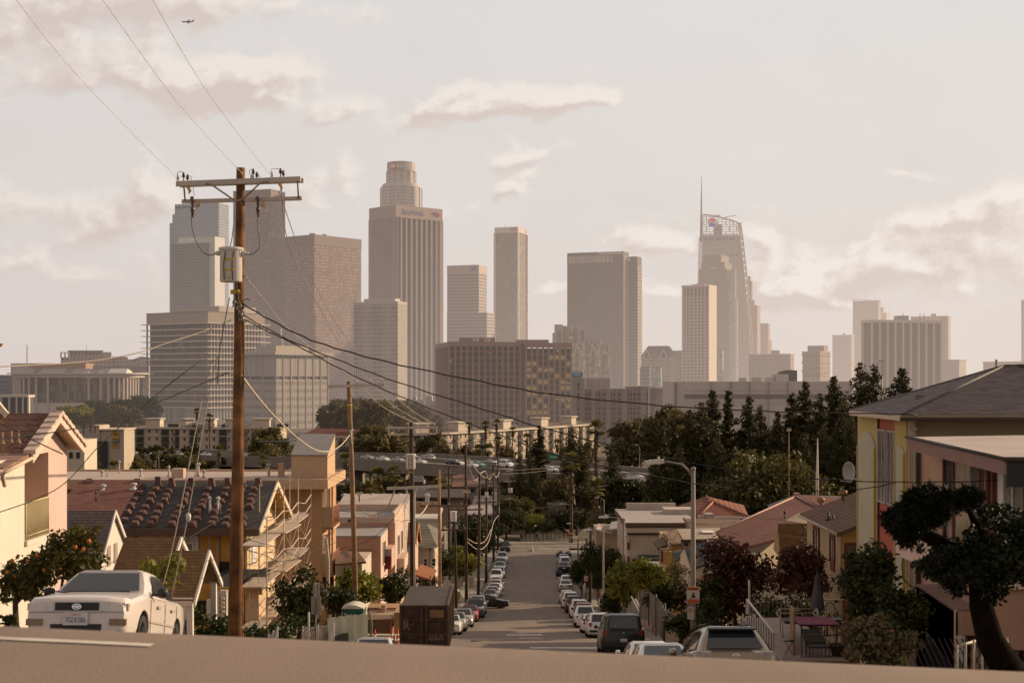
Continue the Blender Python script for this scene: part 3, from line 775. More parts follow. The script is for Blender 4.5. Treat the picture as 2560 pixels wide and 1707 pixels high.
for i in range(n):
 j=(i+1)%n
 b.add([fr[i],fr[j],bk[j],bk[i]],[(0,1,2,3)],0,uvs=[[(0,fr[i].z),(0,fr[j].z),(45,fr[j].z),(45,fr[i].z)]])
b.bd('glass_wall',sail,t)
edge=[(1851,557),(1856,590),(1866,680),(1876,790),(1885,960)]
b=MB()
for i in range(len(edge)-1):
 (x0,y0),(x1,y1)=edge[i],edge[i+1]
 for s in range(6):
  f0,f1=s/6,(s+.72)/6
  xa,ya,xb,yb=x0+(x1-x0)*f0,y0+(y1-y0)*f0,x0+(x1-x0)*f1,y0+(y1-y0)*f1
  b.sl([P2(xa-6,ya,-1),P2(xa,ya,1),P2(xb,yb,1),P2(xb-6,yb,-1)],1.2)
b.bd('curved_edge',M('edge_glass',(.52,.45,.40),ro=.2),t)
b=MB();b.tb([P2(x,y,-2)for x,y in edge],1.0,5);b.tb([P2(x-6.5,y,-2)for x,y in edge],.8,5);b.bd('edge_frame',M('sail_steel',(.42,.36,.32)),t)
topc=[(1757,537),(1775,538.5),(1795,542),(1815,547),(1833,552),(1851,559)]
b=MB();b.tb([P2(x,y)for x,y in topc],1.1,5)
for(x,y)in topc+[(1766,537.5),(1785,540),(1805,544),(1824,549),(1842,555)]:
 b.tb([P2(x,y),P2(x,588)],.55,4)
for y in(543,549,555,561,567,573,579,585):
 xr=1851
 for k in range(len(topc)-1):
  if topc[k][1]<=y<=topc[k+1][1]:
   xr=topc[k][0]+(topc[k+1][0]-topc[k][0])*(y-topc[k][1])/(topc[k+1][1]-topc[k][1])
 b.tb([P2(1757,y),P2(min(xr,1851)if y<559 else 1851,y)],.65,4)
for k in range(5):
 b.tb([P2(1757+k*19,588),P2(1776+k*19,556)],.5,4);b.tb([P2(1776+k*19,588),P2(1757+k*19,556)],.5,4)
b.bd('lattice_sail',M('sail_steel'),t)
for(xa,xb,y0,y1)in((1760,1769,594,601),(1772,1786,594,601),(1789,1803,594,601),(1806,1820,594,601),(1823,1838,594,601),(1823,1836,636,640),(1840,1848,636,640)):
 MB().box(wx(xa,Yd),wx(xb,Yd),Yd-.5,Yd+.5,wz(y1,Yd),wz(y0,Yd)).bd('louvre_slot',M('slot_brown',(.16,.125,.11)),t)
b=MB();b.tb([P2(1752,604,-3),P2(1753,500,-3),P2(1753,440,-3)],[1.9,1.0,.25],6);b.bd('spire',M('spire_steel',(.24,.18,.165)),t)
b=MB();b.box(wx(1788,Yd),wx(1806,Yd),Yd+3,Yd+20,wz(588,Yd),wz(560,Yd));b.bd('lift_core',M('slot_brown'),t)
b=MB();b.tb([P2(1812,543,2),P2(1842,538,2)],.6,5);b.tb([P2(1786,539,2),P2(1802,538,2)],.9,5);b.bd('roof_crane',M('sail_steel'),t)
ec=P2(1780,557,-3);er=7.0;emb=MB();emb.la([(0,0),(er,0)],tuple(ec),28,axis='y',smooth=False);e0=emb.bd('emblem',M('emblem_white',(.9,.86,.85),var=.02),t)
def yin(sgn,mat,dy,sc_=1.0):
 rr_=er*.93;pts=[]
 for k in range(17):
  a=math.pi*k/16;pts.append((rr_*math.cos(a),rr_*math.sin(a)))
 for k in range(1,13):
  a=math.pi*k/12;pts.append((-rr_/2-rr_/2*math.cos(a),rr_/2*math.sin(a)*.72+.35))
 for k in range(1,13):
  a=math.pi*k/12;pts.append((rr_/2-rr_/2*math.cos(a),-rr_/2*math.sin(a)*.45+.35))
 rot=R(25);out=[]
 for x_,z_ in pts:
  x_,z_=x_*sgn,z_*sgn
  out.append((ec.x+x_*math.cos(rot)-z_*math.sin(rot),ec.y+dy,ec.z+x_*math.sin(rot)+z_*math.cos(rot)))
 MB().poly(out).bd('emblem_half',mat,t)
yin(1,M('emblem_red',(.75,.07,.06),var=.02),-.35)
yin(-1,M('emblem_blue',(.06,.09,.5),var=.02),-.4)
def block(lab,xl,xc,xr,yt,Yd,mat,bay=3.0,floor=3.8,a=24,cat='office building',name='office_block',capm=None,cl=1):
 t=TH(name,lab,cat,group=GRP);p=foot(xl,xc,xr,Yd,a);body(t,p,wz(yt,Yd),mat,bay,floor)
 cap(t,p,wz(yt,Yd)-.6,wz(yt,Yd)+.9,capm or M('stripe_stone'))
 if cl:
  clu(t,grow(p,-2),wz(yt,Yd)+.2,cl,int(xl))
 return t,p
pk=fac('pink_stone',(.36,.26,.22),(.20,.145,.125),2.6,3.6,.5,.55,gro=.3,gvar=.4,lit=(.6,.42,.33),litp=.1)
t,p=block('slim stepped tower of pale stone just right of the sail topped tower',1873,1893,1901,764,2150,pk,2.6,3.6,28,name='office_tower',cat='skyscraper',cl=0)
for(xl,xr,yt)in((1873,1888,750),(1870,1882,702),(1869,1878,690)):
 body(t,foot(xl,xr-3,xr,2152+yt*.002,28),wz(yt,2150),pk,2.6,3.6,name='upper_step')
t,p=block('slim reddish brown tower with stepped right edge, alone against the sky',1900,1920,1925,809,2300,fac('red_stone',(.34,.22,.175),(.22,.14,.115),2.6,3.6,.5,.55,gro=.3),2.6,3.6,28,name='office_tower',cat='skyscraper',cl=0)
body(t,foot(1900,1924,1930,2304,28),wz(850,2300),MATS['red_stone'],2.6,3.6,name='lower_step')
block('low wide block with a regular window grid and dark roof, below the reddish tower',1872,1976,1985,886,1600,fac('grid_block',(.36,.28,.245),(.20,.155,.14),3.6,3.5,.66,.55,gro=.3,gvar=.3),3.6,3.5,30,cl=2)
t,p=block('art deco block with stepped penthouse and bright sunlit right side',2006,2050,2075,880,1400,fac('deco_stone',(.40,.31,.27),(.19,.15,.135),2.4,6.5,.45,.7,gro=.4),2.4,6.5,40,cl=0)
MB().pr(foot(2019,2060,2070,1410,40),wz(880,1400),wz(863,1400)).bd('penthouse',M('deco_top',(.36,.28,.24)),t)
b=MB();bands(b,p,[wz(y,1400)for y in(889,908,930)],2.0,.5);b.bd('cornice',M('deco_top'),t)
hz=fac('hazy_glass',(.34,.28,.255),(.26,.21,.19),3.0,3.8,.6,.55,gro=.25,gvar=.35)
t,p=block('hazy glass tower with angled roof frame, tallest on the far right of the skyline',2132,2196,2202,752,2450,hz,3.0,3.8,30,name='office_tower',cat='skyscraper',cl=0)
b=MB();z_=wz(752,2450)
for xa in(2132,2150,2168,2186,2200):
 b.tb([at(xa,752,2448),at(xa,748,2448)],.5,4)
b.tb([at(2132,748,2448),at(2178,750,2448)],.6,4);b.tb([at(2178,752,2448),at(2200,751,2448)],.6,4);b.bd('roof_frame',M('mast_steel'),t)
block('hazy lower glass tower attached left of the tallest far right tower',2081,2128,2136,838,2350,hz,3.0,3.8,30,name='office_tower',cat='skyscraper',cl=1)
t,p=block('small pale tower with slanted top behind the piered block on the right',2201,2216,2225,783,2550,M('far_pale',(.42,.35,.31)),3.0,3.8,30,cl=0)
MB().pr(foot(2201,2208,2212,2548,30),wz(783,2550),wz(768,2550)).bd('slanted_top',M('far_pale'),t);mast(t,2224,0,2548,wz(783,2550),12)
t,p=block('plain brown hazy slab behind the piered block on the right',2277,2370,2376,791,1800,M('slab_brown',(.30,.215,.18),var=.05),3.0,3.8,30,cl=1)
let('LA Care',4.2,22,onf(p[0],p[1],.55,wz(801,1800),.8),M('sign_pale'),t)
t=TH('office_block','wide brown block divided by bold white vertical piers, behind the dark conifers on the right','office building',group=GRP)
p=foot(2155,2180,2354,1300,74);zt_=wz(806,1300)
body(t,grow(p,-.8),zt_,fac('pleated_brown',(.215,.16,.13),(.15,.11,.09),1.1,3.6,.5,2,gro=.4,gvar=.2),1.1,3.6,name='pleated_wall')
pw=M('pier_white',(.56,.46,.40),var=.06)
for k in range(10):
 c=Vc(p[1]).lerp(Vc(p[2]),k/9);b=MB();b.obox((c.x,c.y,(ZB+zt_)/2),(1.4,1.4,zt_-ZB),R(16));b.bd('pier',pw,t)
c=Vc(p[0]);b=MB();b.obox((c.x,c.y,(ZB+zt_)/2),(1.2,1.2,zt_-ZB),R(16));b.bd('pier',pw,t)
MB().pr(grow(p,.7),zt_,wz(799,1300)).bd('roof_parapet',pw,t)
b=MB();b.box(wx(2243,1310),wx(2272,1310),1310,1322,wz(799,1300),wz(789,1310));b.bd('cooling_tower',M('roof_plant'),t)
b=MB()
for xa in(2258,2300,2310):
 b.tb([at(xa,799,1305),at(xa,783,1305)],.35,4)
b.bd('antenna_mast',M('mast_steel'),t)
t=TH('radio_mast','thin lattice radio mast rising above the right conifers in front of the piered block','mast');b=MB()
for dx in(-1.0,1.0):
 b.tb([at(2204,940,900)+Vc((dx,0,0)),at(2204,899,900)+Vc((dx,0,0))],.18,4)
for k in range(8):
 z_=wz(940-k*5,900);X_=wx(2204,900);b.tb([(X_-1,900,z_),(X_+1,900,z_+1.2)],.12,3)
b.box(wx(2204,900)-1.6,wx(2204,900)+1.6,899.5,900.5,wz(904,900),wz(901,900));b.tb([at(2204,1130,900),at(2204,940,900)],.8,5)
b.bd('mast_frame',M('mast_steel'),t)
block('plain pale low block right of the piered block',2355,2398,2415,901,1500,M('far_pale'),3.0,3.8,40,cl=0)
block('long low pale block just above the shingled roof on the far right',2458,2590,2620,905,1500,M('far_pale'),3.0,3.8,45,cl=0)
block('hazy tower cut by the right edge of the view',2553,2640,2660,748,2000,hz,3.0,3.8,40,name='office_tower',cat='skyscraper',cl=0)
TYRE=M('tyre_rubber',(.02,.02,.02),ro=.85)
RIM=M('wheel_metal',(.42,.41,.40),ro=.3,metal=.8)
CGLASS=M('car_glass',(.022,.026,.03),ro=.04,spec=.9,var=.05)
TRIM=M('black_trim',(.02,.02,.02),ro=.5)
LAMP=M('lamp_glass',(.55,.52,.48),ro=.12,spec=.8,var=.25,scale=6)
TAIL=M('tail_lamp_red',(.22,.012,.01),ro=.15,spec=.7,var=.2,scale=8)
PLATE=M('plate_white',(.62,.58,.55),ro=.5,var=.08)
CHROME=M('chrome',(.7,.68,.66),ro=.15,metal=1.0)
def paint(name,rgb,ro=.28,metal=.0):
 return M('paint_'+name,rgb,ro=ro,var=.05,scale=.8,coat=.6 if sum(rgb)>.15 else.12,metal=metal)
KINDS={'sedan':dict(L=4.5,W=1.72,H=1.43,r=.31,fa=1.32,ra=-1.28,hood=.90,cowl=.98,cy=.98,wt=.30,rr=-.85,rb=-1.62,belt=.95,deck=.98,nose=.79,wr=.60),'hatch':dict(L=4.25,W=1.74,H=1.48,r=.31,fa=1.30,ra=-1.28,hood=.86,cowl=.98,cy=1.12,wt=.36,rr=-1.25,rb=-1.88,belt=.97,deck=.98,nose=.68,wr=.60),'suv':dict(L=4.6,W=1.82,H=1.72,r=.36,fa=1.36,ra=-1.34,hood=1.04,cowl=1.12,cy=1.02,wt=.42,rr=-1.86,rb=-2.16,belt=1.10,deck=1.08,nose=.86,wr=.66),'crossover':dict(L=4.7,W=1.845,H=1.64,r=.36,fa=1.38,ra=-1.36,hood=1.0,cowl=1.10,cy=1.05,wt=.38,rr=-1.62,rb=-2.18,belt=1.06,deck=1.06,nose=.84,wr=.57),'big_suv':dict(L=5.2,W=2.0,H=1.92,r=.39,fa=1.55,ra=-1.5,hood=1.14,cowl=1.24,cy=1.20,wt=.66,rr=-2.28,rb=-2.46,belt=1.20,deck=1.18,nose=.95,wr=.74),'pickup':dict(L=5.2,W=1.88,H=1.76,r=.37,fa=1.6,ra=-1.55,hood=1.08,cowl=1.18,cy=1.02,wt=.48,rr=-.62,rb=-.82,belt=1.14,deck=1.08,nose=.9,wr=.66),'van':dict(L=5.2,W=1.95,H=2.1,r=.36,fa=1.65,ra=-1.55,hood=1.15,cowl=1.3,cy=1.75,wt=1.1,rr=-2.40,rb=-2.52,belt=1.2,deck=1.15,nose=.9,wr=.78),}
_car={}
def loft(b,rings,mi=0,smooth=True):
 n=len(rings[0]);vs=[p for r_ in rings for p in r_]
 fs=[(i*n+k,(i+1)*n+k,(i+1)*n+(k+1)%n,i*n+(k+1)%n)for i in range(len(rings)-1)for k in range(n)]
 fs+=[list(range(n)),list(range((len(rings)-1)*n,len(rings)*n))[::-1]]
 b.add(vs,fs,mi,smooth)
def car_meshes(kind):
 if kind in _car:
  return _car[kind]
 k=KINDS[kind];L,W,H=k['L'],k['W'],k['H'];h=W/2;f,r_=L/2,-L/2
 tail=k['deck']
 st=[(r_,.30,tail-.16,.82),(r_+.05,.24,tail-.06,.90),(r_+.22,.21,tail-.01,.955),(r_+.55,.2,tail,.985),(k['rb']+.05,.2,k['deck'],1.0),(-.5,.2,k['belt'],1.0),(k['cy']-.35,.2,k['belt'],1.0),(k['cy'],.2,k['cowl'],1.0),(k['cy']+.5,.2,k['hood'],.985),(f-.42,.2,k['hood']-.06,.96),(f-.16,.22,k['nose']+.06,.93),(f-.05,.25,k['nose']+.02,.90),(f,.30,k['nose']-.03,.86)]
 if kind=='pickup':
  st=[(r_,.45,tail-.02,.94),(r_+.06,.4,tail,.97),(r_+.4,.4,tail,1.0)]+st[4:]
 st.sort(key=lambda s:s[0])
 rings=[]
 for y,zb,zt,s in st:
  w_=h*s;hh=zt-zb
  half=[(w_*.80,zb),(w_*.95,zb+.05),(w_*.99,zb+hh*.30),(w_,zb+hh*.58),(w_*.975,zt-.07),(w_*.90,zt-.008),(w_*.5,zt+.02)]
  rings.append([(x,y,z)for x,z in half]+[(0,y,zt+.028)]+[(-x,y,z)for x,z in half[::-1]])
 b=MB();loft(b,rings);me=b.mesh('body')
 o=bpy.data.objects.new('tmp',me);COL.objects.link(o)
 cb=MB()
 for ax in(k['fa'],k['ra']):
  for s in(-1,1):
   cb.la([(k['r']+.06,s*(h-.30)),(k['r']+.06,s*(h+.2))][::s],(0,ax,k['r']+.01),24,axis='x',smooth=False)
 c=bpy.data.objects.new('tmp_cut',cb.mesh('cut'));COL.objects.link(c)
 bm=bmesh.new();bm.from_mesh(c.data);bmesh.ops.recalc_face_normals(bm,faces=bm.faces);bm.to_mesh(c.data);bm.free()
 bm=bmesh.new();bm.from_mesh(me);bmesh.ops.recalc_face_normals(bm,faces=bm.faces);bm.to_mesh(me);bm.free()
 md=o.modifiers.new('b','BOOLEAN');md.object=c;md.operation='DIFFERENCE';md.solver='EXACT'
 dg=bpy.context.evaluated_depsgraph_get();body_me=bpy.data.meshes.new_from_object(o.evaluated_get(dg))
 bpy.data.objects.remove(o);bpy.data.objects.remove(c)
 try:
  body_me.set_sharp_from_angle(angle=R(38))
 except Exception:
  pass
 zb=k['belt']-.02;wb,wr=h*.93,k['wr']
 lo=[(wb*.93,k['cy']+.02,k['cowl']-.02),(wb,k['cy']-.35,zb),(wb,-.5,zb),(wb*.95,k['rb']+.15,zb),(wb*.80,k['rb'],k['deck']-.02)]
 up=[(wr*.92,k['wt'],H-.06),(wr,k['wt']-.18,H-.055),(wr,-.4 if k['rr']<-.8 else(k['wt']+k['rr'])/2,H-.045),(wr*.98,k['rr']+.14,H-.07),(wr*.88,k['rr'],H-.09)]
 top=[(x*.80,y*.96+(-.03 if i==0 else.02 if i==4 else 0),z+.055)for i,(x,y,z)in enumerate(up)]
 ring=lambda q:[(x,y,z)for x,y,z in q]+[(-x,y,z)for x,y,z in q[::-1]]
 mid=[tuple(a[i]*.5+c_[i]*.5+(.02 if i==0 else 0)for i in range(3))for a,c_ in zip(lo,up)]
 b=MB();loft(b,[ring(lo),ring(mid),ring(up),ring(top)]);cab=b.mesh('cabin');
 try:
  cab.set_sharp_from_angle(angle=R(40))
 except Exception:
  pass
 def quad(p00,p10,p11,p01,u0,u1,v0,v1,off,nu=1):
  P=[Vc(p)for p in(p00,p10,p11,p01)]
  ev=lambda u,v:P[0]*(1-u)*(1-v)+P[1]*u*(1-v)+P[2]*u*v+P[3]*(1-u)*v
  nrm=(P[1]-P[0]).cross(P[3]-P[0]).normalized()*off
  b_=MB();vs=[]
  for j in range(3):
   for i in range(nu+1):
    u=u0+(u1-u0)*i/nu;v=v0+(v1-v0)*j/2
    vs.append(ev(u,v)+nrm)
  b_.add(vs,[(j*(nu+1)+i,j*(nu+1)+i+1,(j+1)*(nu+1)+i+1,(j+1)*(nu+1)+i)for j in range(2)for i in range(nu)])
  return b_
 mir=lambda p:(-p[0],p[1],p[2])
 out={'body':body_me,'cabin':cab}
 out['windshield']=quad(mir(lo[0]),lo[0],up[0],mir(up[0]),.05,.95,.10,.93,-.03).mesh('windshield')
 out['rear_window']=quad(lo[4],mir(lo[4]),mir(up[4]),up[4],.04,.96,.10,.94,-.03).mesh('rear_window')
 sides=[]
 for s in(1,-1):
  def sq(a,c_,u0,u1):
   p=[lo[a],lo[c_],up[c_],up[a]]
   if s<0:
    p=[mir(q)for q in(lo[c_],lo[a],up[a],up[c_])];u0,u1=1-u1,1-u0
   return quad(*p,u0,u1,.12,.90,.034)
  w1=quad(*([lo[2],lo[1],up[1],up[2]]if s>0 else[mir(lo[1]),mir(lo[2]),mir(up[2]),mir(up[1])]),.04,.97,.10,.88,.032)
  w2=quad(*([lo[3],lo[2],up[2],up[3]]if s>0 else[mir(lo[2]),mir(lo[3]),mir(up[3]),mir(up[2])]),.06,.95,.10,.88,.032)
  sides+=[w1.mesh('side_window'),w2.mesh('side_window')]
 if kind=='pickup':
  sides=sides[:1]+sides[2:3]
 out['side_window']=sides
 wh=MB();R_=k['r'];wh.la([(R_*.62,-.09),(R_*.93,-.1),(R_,-.06),(R_,.06),(R_*.93,.1),(R_*.62,.09)],(0,0,0),22,axis='x');out['tyre']=wh.mesh('tyre')
 rm=MB();rm.la([(R_*.64,-.085),(R_*.64,.075),(R_*.5,.06),(R_*.2,.085),(0,.088)],(0,0,0),18,axis='x')
 rm.la([(0,-.07),(R_*.6,-.07)],(0,0,0),18,axis='x');out['rim']=rm.mesh('rim')
 zl=k['nose']-.02;ff=f-.055
 def lampbox(x0,x1,y,z0,z1,d,skew=.0):
  b_=MB();s=1 if x1>0 else-1
  b_.add([(x0,y,z0),(x1,y-skew,z0+.015),(x1,y-skew,z1),(x0,y,z1),(x0,y-d,z0),(x1,y-d-skew,z0+.015),(x1,y-d-skew,z1),(x0,y-d,z1)],[(0,1,2,3),(7,6,5,4),(0,4,5,1),(3,2,6,7),(1,5,6,2),(0,3,7,4)]);return b_
 fz0,fz1=k['nose']-.17,k['nose']-.035
 out['headlight']=[lampbox(s*h*.43,s*h*.865,f+.014,fz0,fz1,.16,.035).mesh('headlight')for s in(1,-1)]
 b=MB();b.box(-h*.40,h*.40,f-.10,f+.008,fz0+.01,fz1);out['grille']=b.mesh('grille')
 b=MB();b.box(-h*.46,h*.46,f-.1,f+.012,.30,.42);out['air_intake']=b.mesh('air_intake')
 b=MB();b.box(-.16,.16,f-.02,f+.03,.43,.58);out['license_plate']=b.mesh('license_plate')
 tz0,tz1=(tail-.28,tail-.10)
 if kind in('suv','crossover','big_suv','van','hatch'):
  tz0,tz1=tail-.28,tail+.10
 x0,x1=(h*.70,h*.90)if kind!='sedan' else(h*.45,h*.87)
 out['taillight']=[lampbox(s*x0,s*x1,r_+.10,tz0,min(tz1,tail-.02)if kind!='van' else tz1,.14,-.05).mesh('taillight')for s in(1,-1)]
 b=MB();b.box(-h*.86,h*.86,r_-.03,r_+.12,.40,.56);b.box(-h*.84,h*.84,r_+.02,r_+.2,.24,.42);out['rear_bumper']=b.mesh('rear_bumper')
 b=MB();b.box(-.16,.16,r_-.035,r_+.06,.62 if kind!='sedan' else.60,.76);out['rear_plate']=b.mesh('license_plate')
 mi_=[]
 for s in(1,-1):
  b=MB();x=s*(h+.09);y=k['cy']-.42;z=k['belt']+.07
  b.la([(0,-.10),(.075,-.085),(.095,0),(.08,.06),(0,.075)],(x,y,z),8,axis='x');b.box(min(x,s*h*.92),max(x,s*h*.92),y-.03,y+.03,z-.06,z-.02);mi_.append(b.mesh('mirror'))
 out['mirror']=mi_
 out['arch']=[]
 for ax in(k['fa'],k['ra']):
  for s in(-1,1):
   b=MB();q=[(k['r']+.052,s*(h-.03)),(k['r']+.052,s*(h-.29)),(0,s*(h-.29))];b.la(q,(0,ax,k['r']+.01),20,axis='x');out['arch'].append(b.mesh('wheel_arch'))
 b=MB();b.box(-h*.86,h*.86,r_+.35,f-.35,.14,.26);out['underside']=b.mesh('underbody')
 if kind in('suv','crossover','big_suv'):
  out['rail']=[]
  for s in(1,-1):
   b=MB();b.tb([(s*wr*.84,k['wt']-.35,H+.0),(s*wr*.85,k['wt']-.5,H+.05),(s*wr*.85,k['rr']+.5,H+.04),(s*wr*.84,k['rr']+.35,H-.01)],.02,5);out['rail'].append(b.mesh('roof_rail'))
 _car[kind]=out
 return out
def car(kind,label,x,y,z,rotz,mat,face='front',group=None,cat='car',plate=True,slope=.0,bumper=None,rim=None,cabin=None,s=1.0,lite=False):
 m=car_meshes(kind);k=KINDS[kind]
 t=TH({'suv':'parked_suv','crossover':'parked_suv','big_suv':'parked_suv','pickup':'pickup_truck','van':'van'}.get(kind,'parked_car'),label,cat,(x,y,z),rotz,group)
 if slope:
  q=Matrix.Rotation(slope,3,'X')@Matrix.Rotation(rotz,3,'Z')
  t.rotation_euler=q.to_euler()
 if s!=1.0:
  t.scale=(s,s,s)
 def p(nm,me,mt,par=t,loc=None):
  o=bpy.data.objects.new(nm,me);COL.objects.link(o);o.parent=par
  if not me.materials:
   me.materials.append(mt)
  o.material_slots[0].link='OBJECT';o.material_slots[0].material=mt
  if loc:
   o.location=loc
  return o
 p('body',m['body'],mat);p('cabin',m['cabin'],cabin or mat)
 p('windshield',m['windshield'],CGLASS);p('rear_window',m['rear_window'],CGLASS)
 for q in m['side_window']:
  p('side_window',q,CGLASS)
 for ax in(k['fa'],k['ra']):
  for sd_ in(1,-1):
   wl=p('wheel',m['tyre'],TYRE,loc=(sd_*(k['W']/2-.12),ax,k['r']))
   if not lite:
    p('rim',m['rim'],rim or RIM,wl)
   if sd_<0:
    wl.rotation_euler.z=math.pi
 p('underbody',m['underside'],TRIM)
 if not lite:
  for q in m['arch']:
   p('wheel_arch',q,M('arch_black',(.008,.008,.008),ro=1.0,spec=.0))
 for q in m['mirror']:
  p('mirror',q,mat if not bumper else TRIM)
 if face=='front':
  for q in m['headlight']:
   p('headlight',q,LAMP)
  p('grille',m['grille'],TRIM);p('air_intake',m['air_intake'],TRIM)
  if plate:
   p('license_plate',m['license_plate'],PLATE)
 if face in('rear','side'):
  for q in m['taillight']:
   p('taillight',q,TAIL)
  p('rear_bumper',m['rear_bumper'],bumper or mat)
  if plate:
   p('license_plate',m['rear_plate'],PLATE)
 if 'rail' in m and not lite:
  for q in m['rail']:
   p('roof_rail',q,TRIM)
 return t
def lfms(name,cen,rad,n,size,seed,flat=.0,elong=1.6,shell=.5,up=.3):
 g=np.random.default_rng(seed);cen=np.asarray(cen,float);rad=np.asarray(rad,float)
 if rad.ndim==1:
  rad=np.stack([rad,rad,rad*.8],1)
 wts=(rad[:,0]**2);wts=wts/wts.sum()
 idx=g.choice(len(cen),n,p=wts)
 d=g.normal(size=(n,3));d/=np.linalg.norm(d,axis=1)[:,None]
 rr=(shell+(1-shell)*g.random(n)**.6)[:,None]*(.75+.5*g.random(n))[:,None]
 pos=cen[idx]+d*rad[idx]*rr
 nrm=d*.6+g.normal(size=(n,3))*.6;nrm[:,2]+=up
 nrm/=np.linalg.norm(nrm,axis=1)[:,None]
 a=np.cross(nrm,g.normal(size=(n,3)));a/=np.linalg.norm(a,axis=1)[:,None]
 b=np.cross(nrm,a)
 s=(size*(.55+.9*g.random(n)))[:,None]
 a=a*s*elong*.5;b=b*s*.5
 v=np.stack([pos-a,pos-b*.9+a*.1,pos+a,pos+b*.9+a*.1],1).reshape(-1,3)
 return quads_mesh(name,v)
def quads_mesh(name,v):
 n=len(v)//4
 me=bpy.data.meshes.new(name);me.vertices.add(n*4);me.vertices.foreach_set('co',v.reshape(-1).astype(np.float32))
 me.loops.add(n*4);me.loops.foreach_set('vertex_index',np.arange(n*4,dtype=np.int32))
 me.polygons.add(n);me.polygons.foreach_set('loop_start',np.arange(0,n*4,4,dtype=np.int32));me.update()
 return me
BARK=M('bark',(.085,.06,.042),ro=.95,var=.35,scale=3,bump=.5)
L_CON=lfm('conifer_leaf',(.010,.013,.005),(.10,.082,.026),.15)
L_OAK=lfm('dark_leaf',(.010,.013,.004),(.062,.066,.017),.2)
L_MID=lfm('mid_leaf',(.018,.020,.006),(.145,.125,.03),.25)
L_YEL=lfm('yellow_leaf',(.06,.07,.015),(.27,.25,.035),.35)
L_OLIVE=lfm('olive_leaf',(.05,.042,.018),(.20,.155,.062),.25)
L_RED=lfm('red_leaf',(.022,.010,.008),(.10,.032,.018),.2)
L_PALM=lfm('palm_leaf',(.04,.042,.014),(.25,.21,.065),.25)
L_DEAD=lfm('dead_frond',(.06,.035,.018),(.19,.115,.055),.1)
def limbs(b,tips,base,h0,r0,rr,k=5):
 for p in rr.sample(list(tips),min(k,len(tips))):
  p=Vc(p);s=Vc((base[0],base[1],h0+rr.uniform(0,.2)*max(.1,p.z-h0)))
  m=s.lerp(p,.5)+Vc((0,0,-.05*(p-s).length))
  b.tb([s,m,p],[r0*.5,r0*.35,r0*.12],5)
def conifer_proto(h,r,seed,n=9000,leaf=.28,top=.35,lean=.0):
 rr=random.Random(seed);cen,rad=[],[]
 lv=int(h*1.5)
 for i in range(lv):
  t=(i+.5)/lv;z=h*(.10+.90*t)
  env=r*(1-t**1.7)*(.85+.15*math.sin(3+t*6))+r*.07
  env*=rr.uniform(.82,1.15)
  cen.append((lean*z,0,z));rad.append(env*.42+.12)
  for k in range(max(3,int(env*4.2))):
   a=rr.uniform(0,6.283);d=env*rr.uniform(.25,1.0)
   cen.append((d*math.cos(a)+lean*z,d*math.sin(a),z+rr.uniform(-.5,.7)));rad.append(rr.uniform(.10,.19)*r*1.75*(1.0-.5*t))
 cen.append((lean*h,0,h));rad.append(r*.11);cen.append((lean*h,0,h*.965));rad.append(r*.16)
 b=MB();b.tb([(0,0,-1),(lean*h*.5,0,h*.5),(lean*h,0,h*.97)],[r*.09,r*.06,.04],7)
 limbs(b,cen[:len(cen)//2],(0,0),h*.2,r*.06,rr,8)
 return b.mesh('trunk'),lfms('crown',cen,rad,n,leaf,seed,shell=.35,elong=1.8)
def broad_proto(h,w_,seed,n=5000,leaf=.3,trunk=.25,clumps=26,flat=.75,holes=True):
 rr=random.Random(seed);cen,rad=[],[]
 ch=h*(1-trunk)
 for i in range(clumps):
  a=rr.uniform(0,6.283);u=rr.uniform(-1,1);q=math.sqrt(1-u*u);d=rr.uniform(.45,.92)
  cen.append((w_*q*math.cos(a)*d,w_*q*math.sin(a)*d,h*trunk+ch*.5+ch*.5*u*d*flat+rr.uniform(-.05,.08)*ch));rad.append(rr.uniform(.20,.36)*w_)
 b=MB();b.tb([(0,0,-.6),(rr.uniform(-.1,.1)*w_,0,h*trunk*.8),(rr.uniform(-.1,.1)*w_,0,h*.6)],[h*.035,h*.028,h*.012],7)
 limbs(b,cen,(0,0),h*trunk*.75,h*.022,rr,7)
 return b.mesh('trunk'),lfms('crown',cen,rad,n,leaf,seed,shell=.4)
